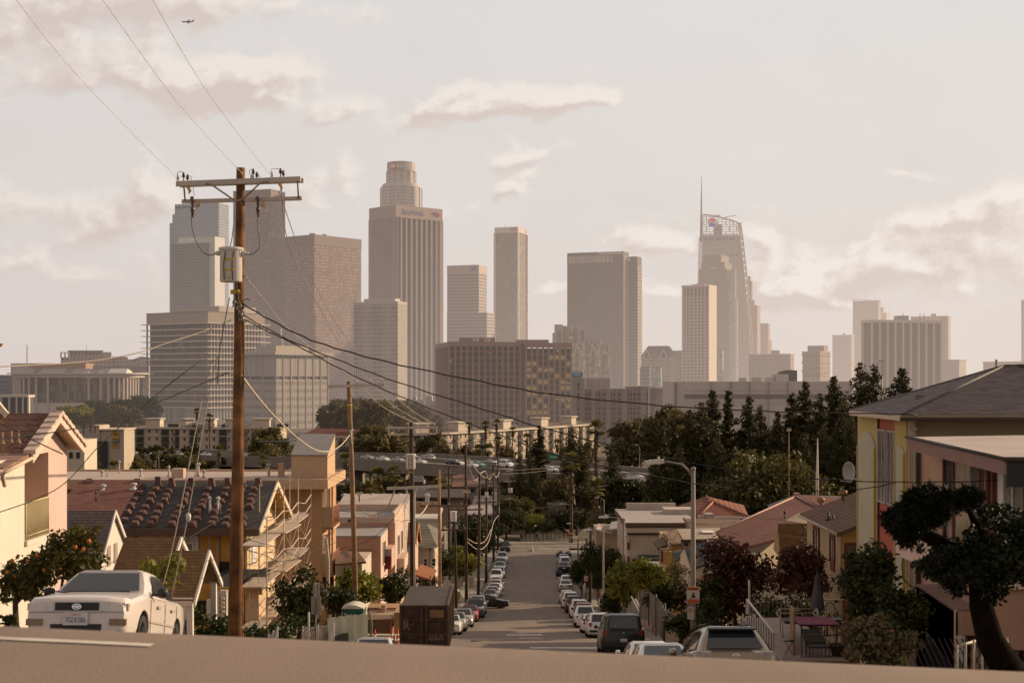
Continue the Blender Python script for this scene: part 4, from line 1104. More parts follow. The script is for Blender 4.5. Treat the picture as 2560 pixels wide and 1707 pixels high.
def palm_proto(h,cr,seed,fronds=34,skirt=.25,tr=.22):
 rr=random.Random(seed);b=MB()
 b.tb([(0,0,-1),(0,0,h*.3),(rr.uniform(-.1,.1),0,h*.7),(0,0,h)],[tr*1.25,tr,tr*.85,tr*.8],8)
 def fan(vs,base,d,length,spread,k=7,droop=.25):
  d=d.normalized();side=d.cross(Vc((0,0,1)))
  side=side.normalized()if side.length>.01 else Vc((1,0,0));up=side.cross(d)
  st=base+d*length*.42
  vs+=[base,base+side*.03,st+side*.03,st]
  for i in range(k):
   a=(i-(k-1)/2)/((k-1)/2)*spread
   dd=(d*math.cos(a)+side*math.sin(a)).normalized();Lb=length*.62*(1-.25*abs(a)/spread)
   m=st+dd*Lb*.55+up*.02;e=st+dd*Lb+Vc((0,0,-droop*Lb))
   w2=dd.cross(up).normalized()*length*.05
   vs+=[st,m-w2,e,m+w2]
 vs,dv=[],[]
 for i in range(fronds):
  a=i*2.399+rr.uniform(-.2,.2);el=R(rr.uniform(-45,78))if i>fronds*.3 else R(rr.uniform(20,80))
  d=Vc((math.cos(a)*math.cos(el),math.sin(a)*math.cos(el),math.sin(el)))
  fan(vs,Vc((0,0,h)),d,cr*rr.uniform(.85,1.1),R(62),9,.2 if el>0 else.05)
 for i in range(int(60*(1 if skirt else 0))):
  a=rr.uniform(0,6.283);z=h-rr.uniform(0,skirt)*h;el=R(rr.uniform(-88,-62))
  d=Vc((math.cos(a)*math.cos(el),math.sin(a)*math.cos(el),math.sin(el)))
  fan(dv,Vc((math.cos(a)*tr*.8,math.sin(a)*tr*.8,z)),d,cr*rr.uniform(.5,.8),R(30),5,0)
 arr=lambda q:np.array([tuple(p)for p in q])
 return b.mesh('trunk'),quads_mesh('fronds',arr(vs)),(quads_mesh('dead_fronds',arr(dv))if dv else None)
_proto={}
def plant(name,label,cat,key,maker,x,y,z,mats,rotz=.0,s=1.0,group=None):
 if key not in _proto:
  _proto[key]=maker()
 me=_proto[key];t=TH(name,label,cat,(x,y,z),rotz,group)
 t.scale=(s,s,s)if isinstance(s,(int,float))else s
 for nm,m,mt in zip(('trunk','fronds' if 'palm' in name else 'crown','dead_fronds'),me,mats):
  if m is None:
   continue
  o=bpy.data.objects.new(nm,m);COL.objects.link(o);o.parent=t
  if not m.materials:
   m.materials.append(mt)
  o.material_slots[0].link='OBJECT';o.material_slots[0].material=mt
 return t
def gpl(name,label,cat,key,maker,px_,ytop,Y,h_proto,mats,zbase=None,group=None,seed=0,wfac=1.0):
 x=wx(px_,Y);zb=ground_z(x,Y)+.05 if zbase is None else zbase
 s=(wz(ytop,Y)-zb)/h_proto
 return plant(name,label,cat,key,maker,x,Y,zb,mats,random.Random(seed+int(px_)).uniform(0,6.28),(s*wfac,s*wfac,s),group)
def shr(name,label,cat,px_,py_,Y,w_,h,d,mat,n=1500,leaf=.16,seed=0,group=None,clumps=14,stem=True,shell=.4):
 c=at(px_,py_,Y);rr=random.Random(seed*7+int(px_));cen,rad=[],[]
 for i in range(clumps):
  a=rr.uniform(0,6.283);u=rr.uniform(-1,1);q=math.sqrt(1-u*u);e=rr.uniform(.35,.85)
  cen.append((w_/2*q*math.cos(a)*e,d/2*q*math.sin(a)*e,h/2*u*e));rad.append(rr.uniform(.16,.30)*min(w_,h))
 t=TH(name,label,cat,tuple(c),0,group)
 put('foliage',lfms('foliage',cen,rad,n,leaf,seed+int(px_),shell=shell),mat,t)
 if stem:
  b=MB()
  for i in range(4):
   p=rr.choice(cen);b.tb([(rr.uniform(-.1,.1),0,-h*.62),(p[0]*.5,p[1]*.5,p[2]*.5-h*.1),p],[.05,.035,.012],5)
  b.bd('stem',BARK,t)
 return t
def hedge(label,x0,x1,y0,y1,z0,z1,mat,n=4000,leaf=.12,seed=1,name='hedge',cat='hedge'):
 g=np.random.default_rng(seed)
 nc=90;cen=np.stack([g.uniform(x0,x1,nc),g.uniform(y0,y1,nc),g.uniform(z0,z1,nc)],1);rad=g.uniform(.22,.4,nc)*min(1.0,(z1-z0))
 t=TH(name,label,cat,((x0+x1)/2,(y0+y1)/2,z0));o=Vc(t.location)
 put('foliage',lfms('foliage',cen-np.array(o),rad,n,leaf,seed,shell=.5),mat,t)
 return t
t=TH('office_block','wide glass office block ringed by white horizontal sun shelves, left of the large wooden pole','office building')
p=foot(368,520,660,1380,36);zt_,zl=wz(807,1380),wz(1020,1380)
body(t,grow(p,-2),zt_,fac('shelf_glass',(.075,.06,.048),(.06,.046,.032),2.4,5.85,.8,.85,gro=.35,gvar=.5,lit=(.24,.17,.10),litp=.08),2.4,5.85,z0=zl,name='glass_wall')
body(t,grow(p,-9),zl,fac('lobby_glass',(.36,.33,.28),(.22,.24,.20),4,14,.8,.9,gro=.2),4,14,name='lobby')
sw=M('shelf_white',(.60,.52,.46),var=.06)
b_,t_=p[0],p[1]
for k in range(15):
 z=wz(807+k*15.15,1380)
 MB().pr(grow(p,4.6),z-.34,z+.34).bd('sun_shelf',sw,t)
for i,(q0,q1,n_)in enumerate(((p[0],p[1],5),(p[1],p[2],18))):
 for k in range(n_+1):
  c=Vc(q0).lerp(Vc(q1),k/n_);b=MB();b.obox((c.x,c.y,(ZB+zt_)/2),(1.3 if i==0 else.9,)*2+(zt_-ZB,),R(36));b.bd('column',M('shelf_column',(.12,.10,.085))if i==0 else sw,t)
b=MB();fpr(b,grow(p,.5),zt_+.8,wz(778,1380),1.2,1.2);b.bd('louvre_screen',[fac('screen_louvre',(.34,.28,.22),(.20,.16,.12),1.2,1.2,.7,.5),ROOFM],t)
cap(t,p,wz(779.5,1380),wz(777.5,1380),M('shelf_column'),out=.8)
MB().pr(foot(438,548,640,1392,36),wz(778,1380),wz(763,1380)).bd('penthouse',M('penthouse_tan',(.40,.34,.28),var=.05),t)
mast(t,499,0,1400,wz(763,1380),5)
t=TH('office_block','grey concrete block with oversailing flat roof and narrow windows, beside the large pole','office building')
p=foot(596,689,820,1150,40);zt_=wz(887,1150)
gw=(.36,.315,.285)
body(t,p,wz(948,1150),fac('slot_windows',gw,(.15,.125,.115),1.9,6.1,.5,.42,gro=.3,gvar=.5),1.9,6.1)
body(t,grow(p,-.6),wz(941,1150),M('clerestory_dark',(.10,.085,.08)),z0=wz(949,1150),name='clerestory')
b=MB();fpr(b,p,wz(941,1150),zt_,1.3,30);b.bd('slatted_upper_wall',[fac('slat_wall',(.39,.34,.31),(.29,.25,.23),1.3,30,.35,2),ROOFM],t)
for k in range(8):
 c=Vc(p[1]).lerp(Vc(p[2]),k/7);b=MB();b.obox((c.x,c.y,(ZB+zt_)/2),(.9,.9,zt_-ZB),R(40));b.bd('pilaster',M('pale_concrete',(.42,.365,.33)),t)
for k in range(4):
 c=Vc(p[1]).lerp(Vc(p[0]),k/3);b=MB();b.obox((c.x,c.y,(ZB+zt_)/2),(.9,.9,zt_-ZB),R(40));b.bd('pilaster',M('pale_concrete'),t)
MB().pr(grow(p,3.2),zt_,wz(880,1150)).bd('oversailing_roof',M('pale_concrete'),t)
MB().pr(foot(640,690,772,1160,40),wz(880,1150),wz(863,1150)).bd('penthouse',M('penthouse_tan'),t)
t=TH('radio_mast','banded radio mast standing behind the grey block with oversailing roof','mast');b=MB();Yd=1300
b.tb([at(701,900,Yd),at(701,822,Yd)],1.4,6)
for y in(845,851,857,863):
 b.la([(3.2,0),(3.2,.7)],tuple(at(701,y,Yd)),8)
b.bd('mast_tube',M('far_pale'),t)
t=TH('office_block','broad reddish brown block with close piers and painted golden window reflections, centre of view','office building')
bp=M('brown_pier',(.29,.165,.12),var=.1,scale=.05)
p=foot(1090,1123,1300,1050,80)
gb=fac('brown_windows',(.20,.112,.082),(.035,.025,.018),4.2,4.55,2,.62,gro=.3,gvar=.6,lit=(.42,.28,.11),litp=.06)  # golden panes are reflected sunlight put into the colour
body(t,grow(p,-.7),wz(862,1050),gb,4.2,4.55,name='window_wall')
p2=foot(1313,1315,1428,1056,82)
gl=fac('painted_gold_reflections',(.20,.112,.082),(.035,.025,.018),4.2,4.55,2,.62,gro=.3,gvar=.5,lit=(.62,.43,.19),litp=.30)  # same painted golden reflections, on more of the panes
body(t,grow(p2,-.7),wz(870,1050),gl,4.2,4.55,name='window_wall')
for q0,q1,n_,w_ in((p[0],p[1],9,.9),(p[1],p[2],12,.95),(p2[1],p2[2],8,.95)):
 for k in range(n_+1):
  c=Vc(q0).lerp(Vc(q1),k/n_);b=MB();b.obox((c.x,c.y,(ZB+wz(862,1050))/2),(w_*1.3,w_*1.3,wz(862,1050)-ZB),R(10));b.bd('pier',bp,t)
MB().pr(grow(p,.5),wz(866,1050),wz(854,1050)).bd('roof_parapet',bp,t)
MB().pr(grow(p2,.5),wz(868,1050),wz(856,1050)).bd('roof_parapet',bp,t)
MB().pr(foot(1288,1292,1318,1060,80),ZB,wz(858,1050)).bd('recess_wall',M('brown_recess',(.13,.085,.07)),t)
MB().box(wx(1148,1075),wx(1238,1075),1075,1100,wz(854,1050),wz(844,1075)).bd('penthouse',M('brown_pent',(.23,.16,.135)),t)
MB().box(wx(1290,1080),wx(1372,1080),1080,1100,wz(856,1050),wz(849,1080)).bd('penthouse',M('brown_pent'),t)
for xa in(1181,1210):
 b=MB();b.box(wx(xa,1068),wx(xa+15,1068),1066,1074,wz(854,1050),wz(846,1068));b.la([(1.2,0),(1.2,.4)],(wx(xa+7.5,1068),1065.9,wz(850,1068)),8,axis='y');b.bd('rooftop_unit',M('unit_pale',(.42,.37,.36)),t)
t=TH('hotel','grey building just left of the brown piered block with low white rooftop boxes','office building')
body(t,foot(996,1004,1092,1150,75),wz(1012,1150),M('low_grey',(.30,.26,.23)),3,4)
for(xa,xb,yt)in((1030,1040,992),(1040,1058,1000),(1064,1080,990),(1078,1088,1002)):
 MB().box(wx(xa,1155),wx(xb,1155),1156,1166,wz(1012,1150),wz(yt,1155)).bd('rooftop_unit',M('far_pale'),t)
t=TH('apartment_block','concrete apartment slabs with tall arched window strips and blue sign beside the brown block','apartment building')
cw=M('arch_concrete',(.34,.285,.26),var=.08,scale=.05)
slot=fac('strip_windows',(.30,.24,.21),(.15,.115,.10),1.6,2.9,.8,.62,gro=.25,gvar=.5)
Yd=850
for(xa,xb,yt,dy)in((1430,1455,928,0),(1455,1463,945,3),(1455,1570,971,6),(1570,1626,966,12),(1472,1531,945,20)):
 MB().box(wx(xa,Yd),wx(xb,Yd),Yd+dy,Yd+dy+14,ZB,wz(yt,Yd)).bd('wall',cw,t)
for(xa,xb,yt,dy)in((1443,1450,955,0),(1459,1468,977,6),(1471,1480,977,6),(1490,1493,980,6),(1496,1504,977,6),(1508,1517,977,6),(1528,1531,980,6),(1534,1542,977,6),(1546,1555,977,6),(1572,1575,972,12),(1588,1594,968,12),(1598,1606,968,12),(1580,1584,972,12),(1621,1625,976,12)):
 x0,x1=wx(xa,Yd),wx(xb,Yd);z1=wz(yt,Yd);b=MB();n_=8;cxm,rw=(x0+x1)/2,(x1-x0)/2
 pts=[(x0,ZB),(x1,ZB)]+[(cxm+rw*math.cos(math.pi*k/n_),z1+rw*.9*math.sin(math.pi*k/n_))for k in range(n_+1)]
 b.add([(x,Yd+dy-.3,z)for x,z in pts],[list(range(len(pts)))],0,uvs=[[(x-x0+.05,z-ZB)for x,z in pts]]);b.bd('window_strip',slot,t)
b=MB();b.box(wx(1430.5,Yd),wx(1457.5,Yd),Yd-.5,Yd-.1,wz(940.5,Yd),wz(929,Yd));o=b.bd('sign_board',M('sign_blue',(.10,.27,.40)),t)
let('BUNKER HILL',1.0,5.9,Matrix.Translation((wx(1444,Yd),Yd-.6,wz(933.5,Yd))),WHITE,t);let('TOWERS',1.0,3.6,Matrix.Translation((wx(1444,Yd),Yd-.6,wz(938.5,Yd))),WHITE,t)
block('plain dark brown block between the arched slabs and the white panelled building',1624,1640,1684,969,980,M('dull_brown',(.155,.12,.105)),3,4,60,cl=0)
t=TH('telephone_exchange','long windowless white panelled building with one dark band, behind the conifers on the right','office building')
pp=M('white_panel',(.46,.385,.345),var=.06,scale=.05);Yd=900
q=[(wx(1682,905),905),(wx(1712,900),900),(wx(1727,893),893),(wx(2130,890),890),(wx(2130,890),960),(wx(1682,905),965)]
MB().pr(q,ZB,wz(953,Yd)).bd('wall',pp,t)
b=MB();qf=q[1:4]
for i in range(2):
 a_,c_=Vc(qf[i]),Vc(qf[i+1]);d=(c_-a_).normalized();nr=Vc((d.y,-d.x))
 MB().pr([tuple(a_+nr*.05),tuple(a_+nr*.35),tuple(c_+nr*.35),tuple(c_+nr*.05)],wz(996,Yd),wz(985,Yd)).bd('dark_band',M('band_brown',(.145,.115,.105)),t)
 for y in(976,1003,1010,1030,1055):
  MB().pr([tuple(a_+nr*.02),tuple(a_+nr*.14),tuple(c_+nr*.14),tuple(c_+nr*.02)],wz(y+.8,Yd),wz(y,Yd)).bd('panel_joint',M('joint_brown',(.22,.18,.16)),t)
for xa in(1779,1827,1874,1921,1969,2016):
 MB().box(wx(xa,891)-.15,wx(xa,891)+.15,890.1,892.2,ZB,wz(954,Yd)).bd('panel_joint',M('joint_brown'),t)
MB().box(wx(1686,904),wx(1690,904),902.6,904,ZB,wz(955,Yd)).bd('downpipe',M('joint_brown'),t)
for(xa,xb,yt)in((1858,1872,944),(1890,1910,943),(1924,1946,943),(1943,1979,935)):
 MB().box(wx(xa,Yd),wx(xb,Yd),Yd+10,Yd+18,wz(953,Yd),wz(yt,Yd+10)).bd('rooftop_unit',pp,t)
b=MB();pts=[at(1947,953,918),at(1950,930,918),at(1962,926,918),at(1978,924.5,918),at(1993,926,918),at(1993,953,918)];b.sl(pts,8,dr=(0,1,0));b.bd('roof_duct',M('duct_dark',(.075,.06,.055)),t)
t=TH('concert_hall','wide columned hall with flat oversailing roof and tall dark windows, on the far left','concert hall')
Yd=1300;X0,X1=wx(16,Yd),wx(325,Yd);rx=(X1-X0)/2;cxh=(X0+X1)/2;ry=42.0
hp=lambda s:[(cxh+rx*s*math.copysign(abs(math.cos(a))**.42,math.cos(a)),Yd+ry+ry*s*math.copysign(abs(math.sin(a))**.42,math.sin(a)))for a in(2*math.pi*(k+.5)/44 for k in range(44))]
body(t,hp(.93),wz(944,Yd),fac('hall_glass',(.11,.085,.065),(.16,.125,.085),2.2,6.4,.7,.92,gro=.15,gvar=.7),2.2,6.4,z0=-46,name='glass_wall')
MB().pr(hp(1.02),wz(943,Yd),wz(934.5,Yd)).bd('entablature',M('hall_stone',(.48,.41,.36),var=.05),t)
MB().pr(hp(1.10),wz(935,Yd),wz(932,Yd)).bd('oversailing_roof',M('hall_roof',(.52,.45,.40),var=.05),t)
hpts=hp(1.0)
for k in range(44):
 if math.sin(2*math.pi*(k+.5)/44)<.35:
  c=hpts[k];MB().pr([(c[0]+1.1*math.cos(a),c[1]+1.1*math.sin(a))for a in(0,1.05,2.1,3.14,4.2,5.24)],ZB,wz(943,Yd)).bd('column',M('hall_column',(.44,.37,.32),var=.05),t)
MB().pr(hp(.99),ZB,wz(1007,Yd)).bd('plinth',M('hall_stone'),t)
for(xa,xb,yt,mm,dy)in((43,78,921.5,.33,20),(81,96,923,.2,22),(98,158,921.5,.34,20),(161,178,922,.22,22),(180,218,921.5,.34,20),(222,245,922,.26,22),(246,268,922,.3,20),(271,312,921,.55,18)):
 b=MB();y0=Yd+dy;za,zb_=wz(932,Yd),wz(yt,y0)
 b.add([(wx(xa-3,y0),y0,za),(wx(xb+3,y0),y0,za),(wx(xb,y0),y0+10,zb_),(wx(xa,y0),y0+10,zb_),(wx(xa-3,y0),y0+30,za),(wx(xb+3,y0),y0+30,za)],[(0,1,2,3),(1,5,2),(0,3,4),(3,2,5,4)])
 b.bd('roof_panel',M('roof_panel_%d'%int(mm*100),(mm,mm*.88,mm*.80),var=.05),t)
Yd=1650
t=TH('government_building','tan building with open corner frames and thin hat roof, behind the columned hall','government building')
tanw=fac('tan_grid',(.42,.325,.265),(.15,.115,.10),4.4,4.2,.68,.6,gro=.3)
body(t,[(wx(152,Yd),Yd),(wx(276,Yd),Yd),(wx(276,Yd),Yd+40),(wx(152,Yd),Yd+40)],wz(893,Yd),tanw,4.4,4.2)
body(t,[(wx(172,Yd),Yd+3),(wx(256,Yd),Yd+3),(wx(256,Yd),Yd+37),(wx(172,Yd),Yd+37)],wz(880,Yd),tanw,4.4,4.2,name='upper_storey')
b=MB()
for xa in(152,162,171,256,266,275):
 b.box(wx(xa,Yd)-.7,wx(xa,Yd)+.7,Yd,Yd+1.4,wz(894,Yd),wz(881,Yd))
b.box(wx(151,Yd),wx(277,Yd),Yd-.2,Yd+1.6,wz(882,Yd),wz(880,Yd));b.bd('corner_frame',M('tan_frame',(.40,.30,.25)),t)
b=MB();b.add([at(168,876,Yd-5),at(260,876,Yd-5),at(255,880,Yd+1),at(172,880,Yd+1),at(168,876,Yd+60),at(260,876,Yd+60)],[(0,1,2,3),(0,4,5,1),(0,3,4),(1,5,2)]);b.bd('hat_roof',M('hat_brown',(.20,.15,.13)),t);mast(t,216,0,Yd+20,wz(876,Yd),8)
body(t,[(wx(276,Yd),Yd+8),(wx(302,Yd),Yd+8),(wx(302,Yd),Yd+30),(wx(276,Yd),Yd+30)],wz(891,Yd),tanw,4.4,4.2,name='side_wing')
for lab,xa,xb,yt,Yd,mm in(('long low grey block with dark pitched top, behind the columned hall',300,372,899,1700,fac('grey_rows',(.34,.28,.25),(.24,.20,.18),5,4,.5,.5)),('pale low building with a ribbed wall behind the columned hall roof, far left',27,80,909,1600,fac('pale_ribs',(.48,.40,.35),(.36,.30,.27),2.5,9,.4,.8)),('low brick red building right behind the roof of the columned hall',76,214,909,1560,M('brick_red',(.32,.165,.11),var=.1,scale=.05)),('plain grey flank with sloping top, directly left of the sun shelf block',232,372,916,1480,M('flank_grey',(.27,.235,.215),var=.05)),('dark low block at the left edge beside the columned hall',-60,14,938,1350,gd)):
 t=TH('office_block',lab,'office building');q=[(wx(xa,Yd),Yd),(wx(xb,Yd),Yd),(wx(xb,Yd),Yd+30),(wx(xa,Yd),Yd+30)]
 body(t,q,wz(yt,Yd),mm,5,4)
 cap(t,q,wz(yt,Yd),wz(yt-1,Yd),M('stripe_stone'))
b=MB();b.sl([at(330,899,1698),at(352,891,1698),at(368,893,1698),at(372,899,1698)],10,dr=(0,1,0));b.bd('dark_roof',M('hat_brown'),t)
t=TH('radio_mast','thin red lattice mast far away above the low roofs at the left','mast');b=MB()
for k in range(6):
 b.tb([at(66.5,912-k*8,1900),at(68.5,904-k*8,1900)],.35,3);b.tb([at(68.5,912-k*8,1900),at(66.5,904-k*8,1900)],.35,3)
b.tb([at(67.5,915,1900),at(67.5,861,1900)],.4,4);b.bd('mast_frame',M('mast_red',(.45,.25,.2)),t)
t=TH('office_block','white walled low building with square openings under the columned hall, left edge','office building');Yd=1000
MB().box(wx(-40,Yd),wx(71,Yd),Yd,Yd+12,wz(1040,Yd),wz(988,Yd)).bd('wall',M('dark_slot'),t)
MB().box(wx(-40,Yd),wx(72,Yd),Yd-1,Yd+13,wz(993,Yd),wz(987,Yd)).bd('roof_band',M('hall_roof'),t)
for xa in(-30,-8,2,22,40,56,69):
 MB().box(wx(xa,Yd),wx(xa+4,Yd),Yd-.8,Yd+2,wz(1040,Yd),wz(992,Yd)).bd('column',M('hall_roof'),t)
t=TH('concert_hall','curved shiny metal wall glimpsed between columned hall and sun shelf block','concert hall');Yd=1420
b=MB();prv=None
for k in range(9):
 a=k/8;c0=at(333+35*a,985-18*math.sin(a*2.6),Yd+8*a);c1=at(333+35*a,1012,Yd+8*a)
 if prv:
  b.add([prv[1],c1,c0,prv[0]],[(0,1,2,3)],0,True)
 prv=(c0,c1)
b.bd('metal_wall',M('steel_curve',(.55,.53,.52),ro=.25,metal=.8),t)
apw=fac('apartment_wall',(.50,.395,.305),(.12,.10,.085),3.3,3.3,.30,.46,gro=.25,gvar=.5)
apc=M('apartment_trim',(.56,.455,.365),var=.06,scale=.1)
grn=M('awning_green',(.05,.075,.05))
def apartments(lab,pts,zt_,zb_,seed,nbal,roof=None,step=0):
 t=TH('apartment_building',lab,'apartment building',group='Mediterranean apartment blocks along the freeway');rr=random.Random(seed)
 P=[Vc(q)for q in pts];back=[q+Vc((0,16))for q in P]
 fpr(MB(),[tuple(q)for q in P]+[tuple(q)for q in back[::-1]],zb_,zt_,3.3,3.3).bd('wall',[apw,ROOFM],t)
 for i in range(len(P)-1):
  d=(P[i+1]-P[i]);L=d.length;d=d/L;nr=Vc((d.y,-d.x))
  for z,o_,h_ in((zt_,.9,.7),(zt_-3.6,.35,.35),(zb_+4.2,.3,.3)):
   MB().pr([tuple(P[i]-nr*.2),tuple(P[i]+nr*o_),tuple(P[i+1]+nr*o_),tuple(P[i+1]-nr*.2)],z-h_,z).bd('cornice',apc,t)
  n_=max(1,int(L/nbal))
  for k in range(n_):
   c=P[i]+d*(L*(k+.5)/n_+rr.uniform(-1,1))
   xf=Matrix(((d.x,nr.x*-1,0,c.x),(d.y,nr.y*-1,0,c.y),(0,0,1,0),(0,0,0,1)))
   for fl in range(int((zt_-zb_)/3.3)):
    z=zb_+.6+fl*3.3
    b=MB();b.xf=xf;b.box(-1.6,1.6,-.25,.1,z,z+2.5);b.bd('balcony_door',M('door_dark',(.05,.045,.04),ro=.3),t)
    b=MB();b.xf=xf;b.box(-1.9,1.9,-1.5,0,z-.2,z);
    for s_ in range(9):
     b.box(-1.85+s_*.45,-1.79+s_*.45,-1.48,-1.42,z,z+1.0)
    b.box(-1.9,1.9,-1.5,-1.4,z+.95,z+1.05);b.bd('balcony',grn if rr.random()<.5 else M('balcony_iron',(.10,.085,.07)),t)
  if not roof:
   for k in range(max(1,int(L/24))):
    c=P[i]+d*(L*(k+.45)/max(1,int(L/24)))-nr*5;w_=rr.uniform(4,7)
    xf=Matrix(((d.x,-nr.x,0,c.x),(d.y,-nr.y,0,c.y),(0,0,1,0),(0,0,0,1)))
    b=MB();b.xf=xf;b.box(-w_/2,w_/2,-2.5,2.5,zt_,zt_+3.4);b.box(-w_/2-.6,w_/2+.6,-3.1,3.1,zt_+3.4,zt_+3.9);b.bd('roof_tower',apc,t)
    b=MB();b.xf=xf
    for s_ in range(10):
     b.box(w_/2+1+s_*1.2,w_/2+1.1+s_*1.2,-3.5,-3.4,zt_,zt_+1)
    b.box(w_/2+1,w_/2+12,-3.5,-3.4,zt_+.95,zt_+1.05);b.box(w_/2+3,w_/2+8,-1,2,zt_,zt_+1.4);b.bd('roof_railing',M('balcony_iron'),t)
 if roof:
  z2=zt_+2.6;A,B_=P[0],P[-1];b=MB();m0,m1=(A+back[0])/2+Vc((5,0)),(B_+back[-1])/2-Vc((5,0))
  b.add([(*A,zt_),(*B_,zt_),(*back[-1],zt_),(*back[0],zt_),(*m0,z2),(*m1,z2)],[(0,1,5,4),(1,2,5),(2,3,4,5),(3,0,4)]);b.bd('roof',roof,t)
 return t
REDT=rows('red_tile_far',(.25,.10,.07),.5,.5,.2)
apartments('long cream apartment row with balconies and roof boxes, behind the large wooden pole',[(wx(326,622),622),(wx(440,620),620),(wx(452,617),617),(wx(600,616),616),(wx(612,619),619),(wx(702,620),620)],wz(1068,620),-38.2,1,9)
apartments('cream apartment block under a red tiled hip roof, behind the grey stair tower',[(wx(752,575),575),(wx(956,560),560)],wz(1090,567),-38,2,10,roof=REDT)
apartments('long curved cream apartment row behind the palms, at the middle of the view',[(wx(1020,548),548),(wx(1120,560),560),(wx(1230,585),585),(wx(1340,618),618),(wx(1484,668),668)],-21.4,-38.4,3,9)
t=TH('apartment_building','cream apartment corner tower with a tiled cap beside the curved apartment row','apartment building')
MB().box(wx(905,552),wx(975,552),551,566,-38,wz(1086,552)).bd('wall',apc,t)
MB().box(wx(903,552),wx(977,552),550,567,wz(1086,552),wz(1083,552)).bd('cornice',apc,t)
b=MB();b.box(wx(925,552),wx(965,552),550.6,551,wz(1105,552),wz(1095,552));b.bd('window',M('door_dark'),t)
t=TH('small_office','square tan building with tall dark windows and two banners, beside the pink house roof','office building');Yd=430
tb=M('tan_stucco',(.42,.34,.265),var=.08,scale=.2)
MB().box(wx(215,Yd),wx(310,Yd),Yd,Yd+12,-37,wz(1075,Yd)).bd('wall',tb,t);MB().box(wx(216,Yd),wx(250,Yd),Yd-.6,Yd+10,-37,wz(1063,Yd)).bd('corner_tower',tb,t)
MB().box(wx(249,Yd),wx(313,Yd),Yd-.7,Yd+12.5,wz(1075,Yd),wz(1072,Yd)).bd('roof_band',apc,t)
for xa,xb in((230,249),(251,271)):
 for k in range(4):
  b=MB();b.box(wx(xa,Yd),wx(xb,Yd),Yd-.75,Yd-.5,wz(1121+k*20,Yd),wz(1102+k*20,Yd));b.bd('window',glass(),t)
b=MB();b.box(wx(281,Yd),wx(298,Yd),Yd-.3,Yd-.1,wz(1098,Yd),wz(1078,Yd));b.bd('banner',M('banner_ochre',(.42,.26,.07)),t)
b=MB();b.box(wx(281,Yd),wx(298,Yd),Yd-.3,Yd-.1,wz(1105,Yd),wz(1097,Yd));b.bd('banner',M('banner_navy',(.04,.04,.06)),t)
b=MB();b.box(wx(281,Yd),wx(298,Yd),Yd-.3,Yd-.1,wz(1119,Yd),wz(1106,Yd));b.bd('banner',M('banner_ochre'),t)
let('M',.9,None,Matrix.Translation((wx(289.5,Yd),Yd-.4,wz(1089,Yd))),TRIM,t);let('845-1977',.45,1.8,Matrix.Translation((wx(289.5,Yd),Yd-.4,wz(1103,Yd))),WHITE,t)
let('AMENITIES',.4,1.6,Matrix.Translation((wx(289.5,Yd),Yd-.4,wz(1110,Yd))),TRIM,t);let('LEASING',.4,1.6,Matrix.Translation((wx(289.5,Yd),Yd-.4,wz(1115,Yd))),TRIM,t)
MB().box(wx(218,Yd),wx(249,Yd),Yd-.8,Yd-.6,wz(1064,Yd),wz(1063,Yd)).bd('cap',apc,t)
for xa in(227,238):
 MB().box(wx(xa,Yd),wx(xa+1.5,Yd),Yd-.7,Yd-.5,wz(1082,Yd),wz(1064,Yd)).bd('slot',M('dark_slot'),t)
t=TH('small_office','cream building with two square windows and leafy base, just right of the pink house eave','office building');Yd=330
MB().box(wx(150,Yd),wx(211,Yd),Yd,Yd+10,-34,wz(1100,Yd)).bd('wall',apc,t)
for xa in(173,191):
 MB().box(wx(xa,Yd),wx(xa+9,Yd),Yd-.2,Yd,wz(1145,Yd),wz(1130,Yd)).bd('window',glass(),t)
fpts=[(250,560,-29.0),(500,500,-27.2),(700,455,-25.2),(1000,423,-24.2),(1270,392,-24.4),(1600,360,-25.2),(2000,330,-26.5)]
fw=[Vc((wx(x,Y),Y,z))for x,Y,z in fpts]
t=TH('freeway_overpass','long grey concrete freeway viaduct on piers crossing below the apartment rows','overpass')
fc=M('freeway_concrete',(.22,.18,.15),var=.15,scale=.1,streak=.3)
for part_,off0,off1,z0,z1,mm in(('deck',-16,16,-1.6,0,asphalt('freeway_asphalt',(.17,.145,.125))),('parapet',-16.6,-16,-2.4,1.0,fc),('parapet',16,16.6,-2.4,1.1,fc),('median_barrier',-.3,.3,0,1.0,fc)):
 b=MB();rings=[]
 for i,q in enumerate(fw):
  d=(fw[min(i+1,len(fw)-1)]-fw[max(i-1,0)]);d.z=0;d.normalize();nr=Vc((-d.y,d.x,0))
  rings.append([q+nr*off0+Vc((0,0,z0)),q+nr*off1+Vc((0,0,z0)),q+nr*off1+Vc((0,0,z1)),q+nr*off0+Vc((0,0,z1))])
 loft(b,rings,smooth=False);b.bd(part_,mm,t)
for i in range(2,len(fw)-1):
 for f_ in(.15,.5,.85):
  c=fw[i].lerp(fw[i+1],f_)
  for o_ in(-9,9):
   b=MB();b.tb([(c.x+o_*.7,c.y+o_*.7,-40),(c.x+o_*.7,c.y+o_*.7,c.z-1.6)],1.3,10);b.bd('pier',fc,t)
def on_freeway(x,lane):
 for i in range(len(fw)-1):
  a_,c_=fw[i],fw[i+1]
  for s in range(60):
   q=a_.lerp(c_,s/60);d=(c_-a_);d.z=0;d.normalize();nr=Vc((-d.y,d.x,0));q2=q+nr*lane
   if HX+q2.x/q2.y*F>=x:
    return q2,math.atan2(-d.x,d.y)
 return None
silver,white_p,black_p=paint('silver',(.42,.41,.40),metal=.5),paint('white',(.72,.70,.67)),paint('black',(.012,.012,.014))
green_p=paint('teal',(.12,.33,.26))
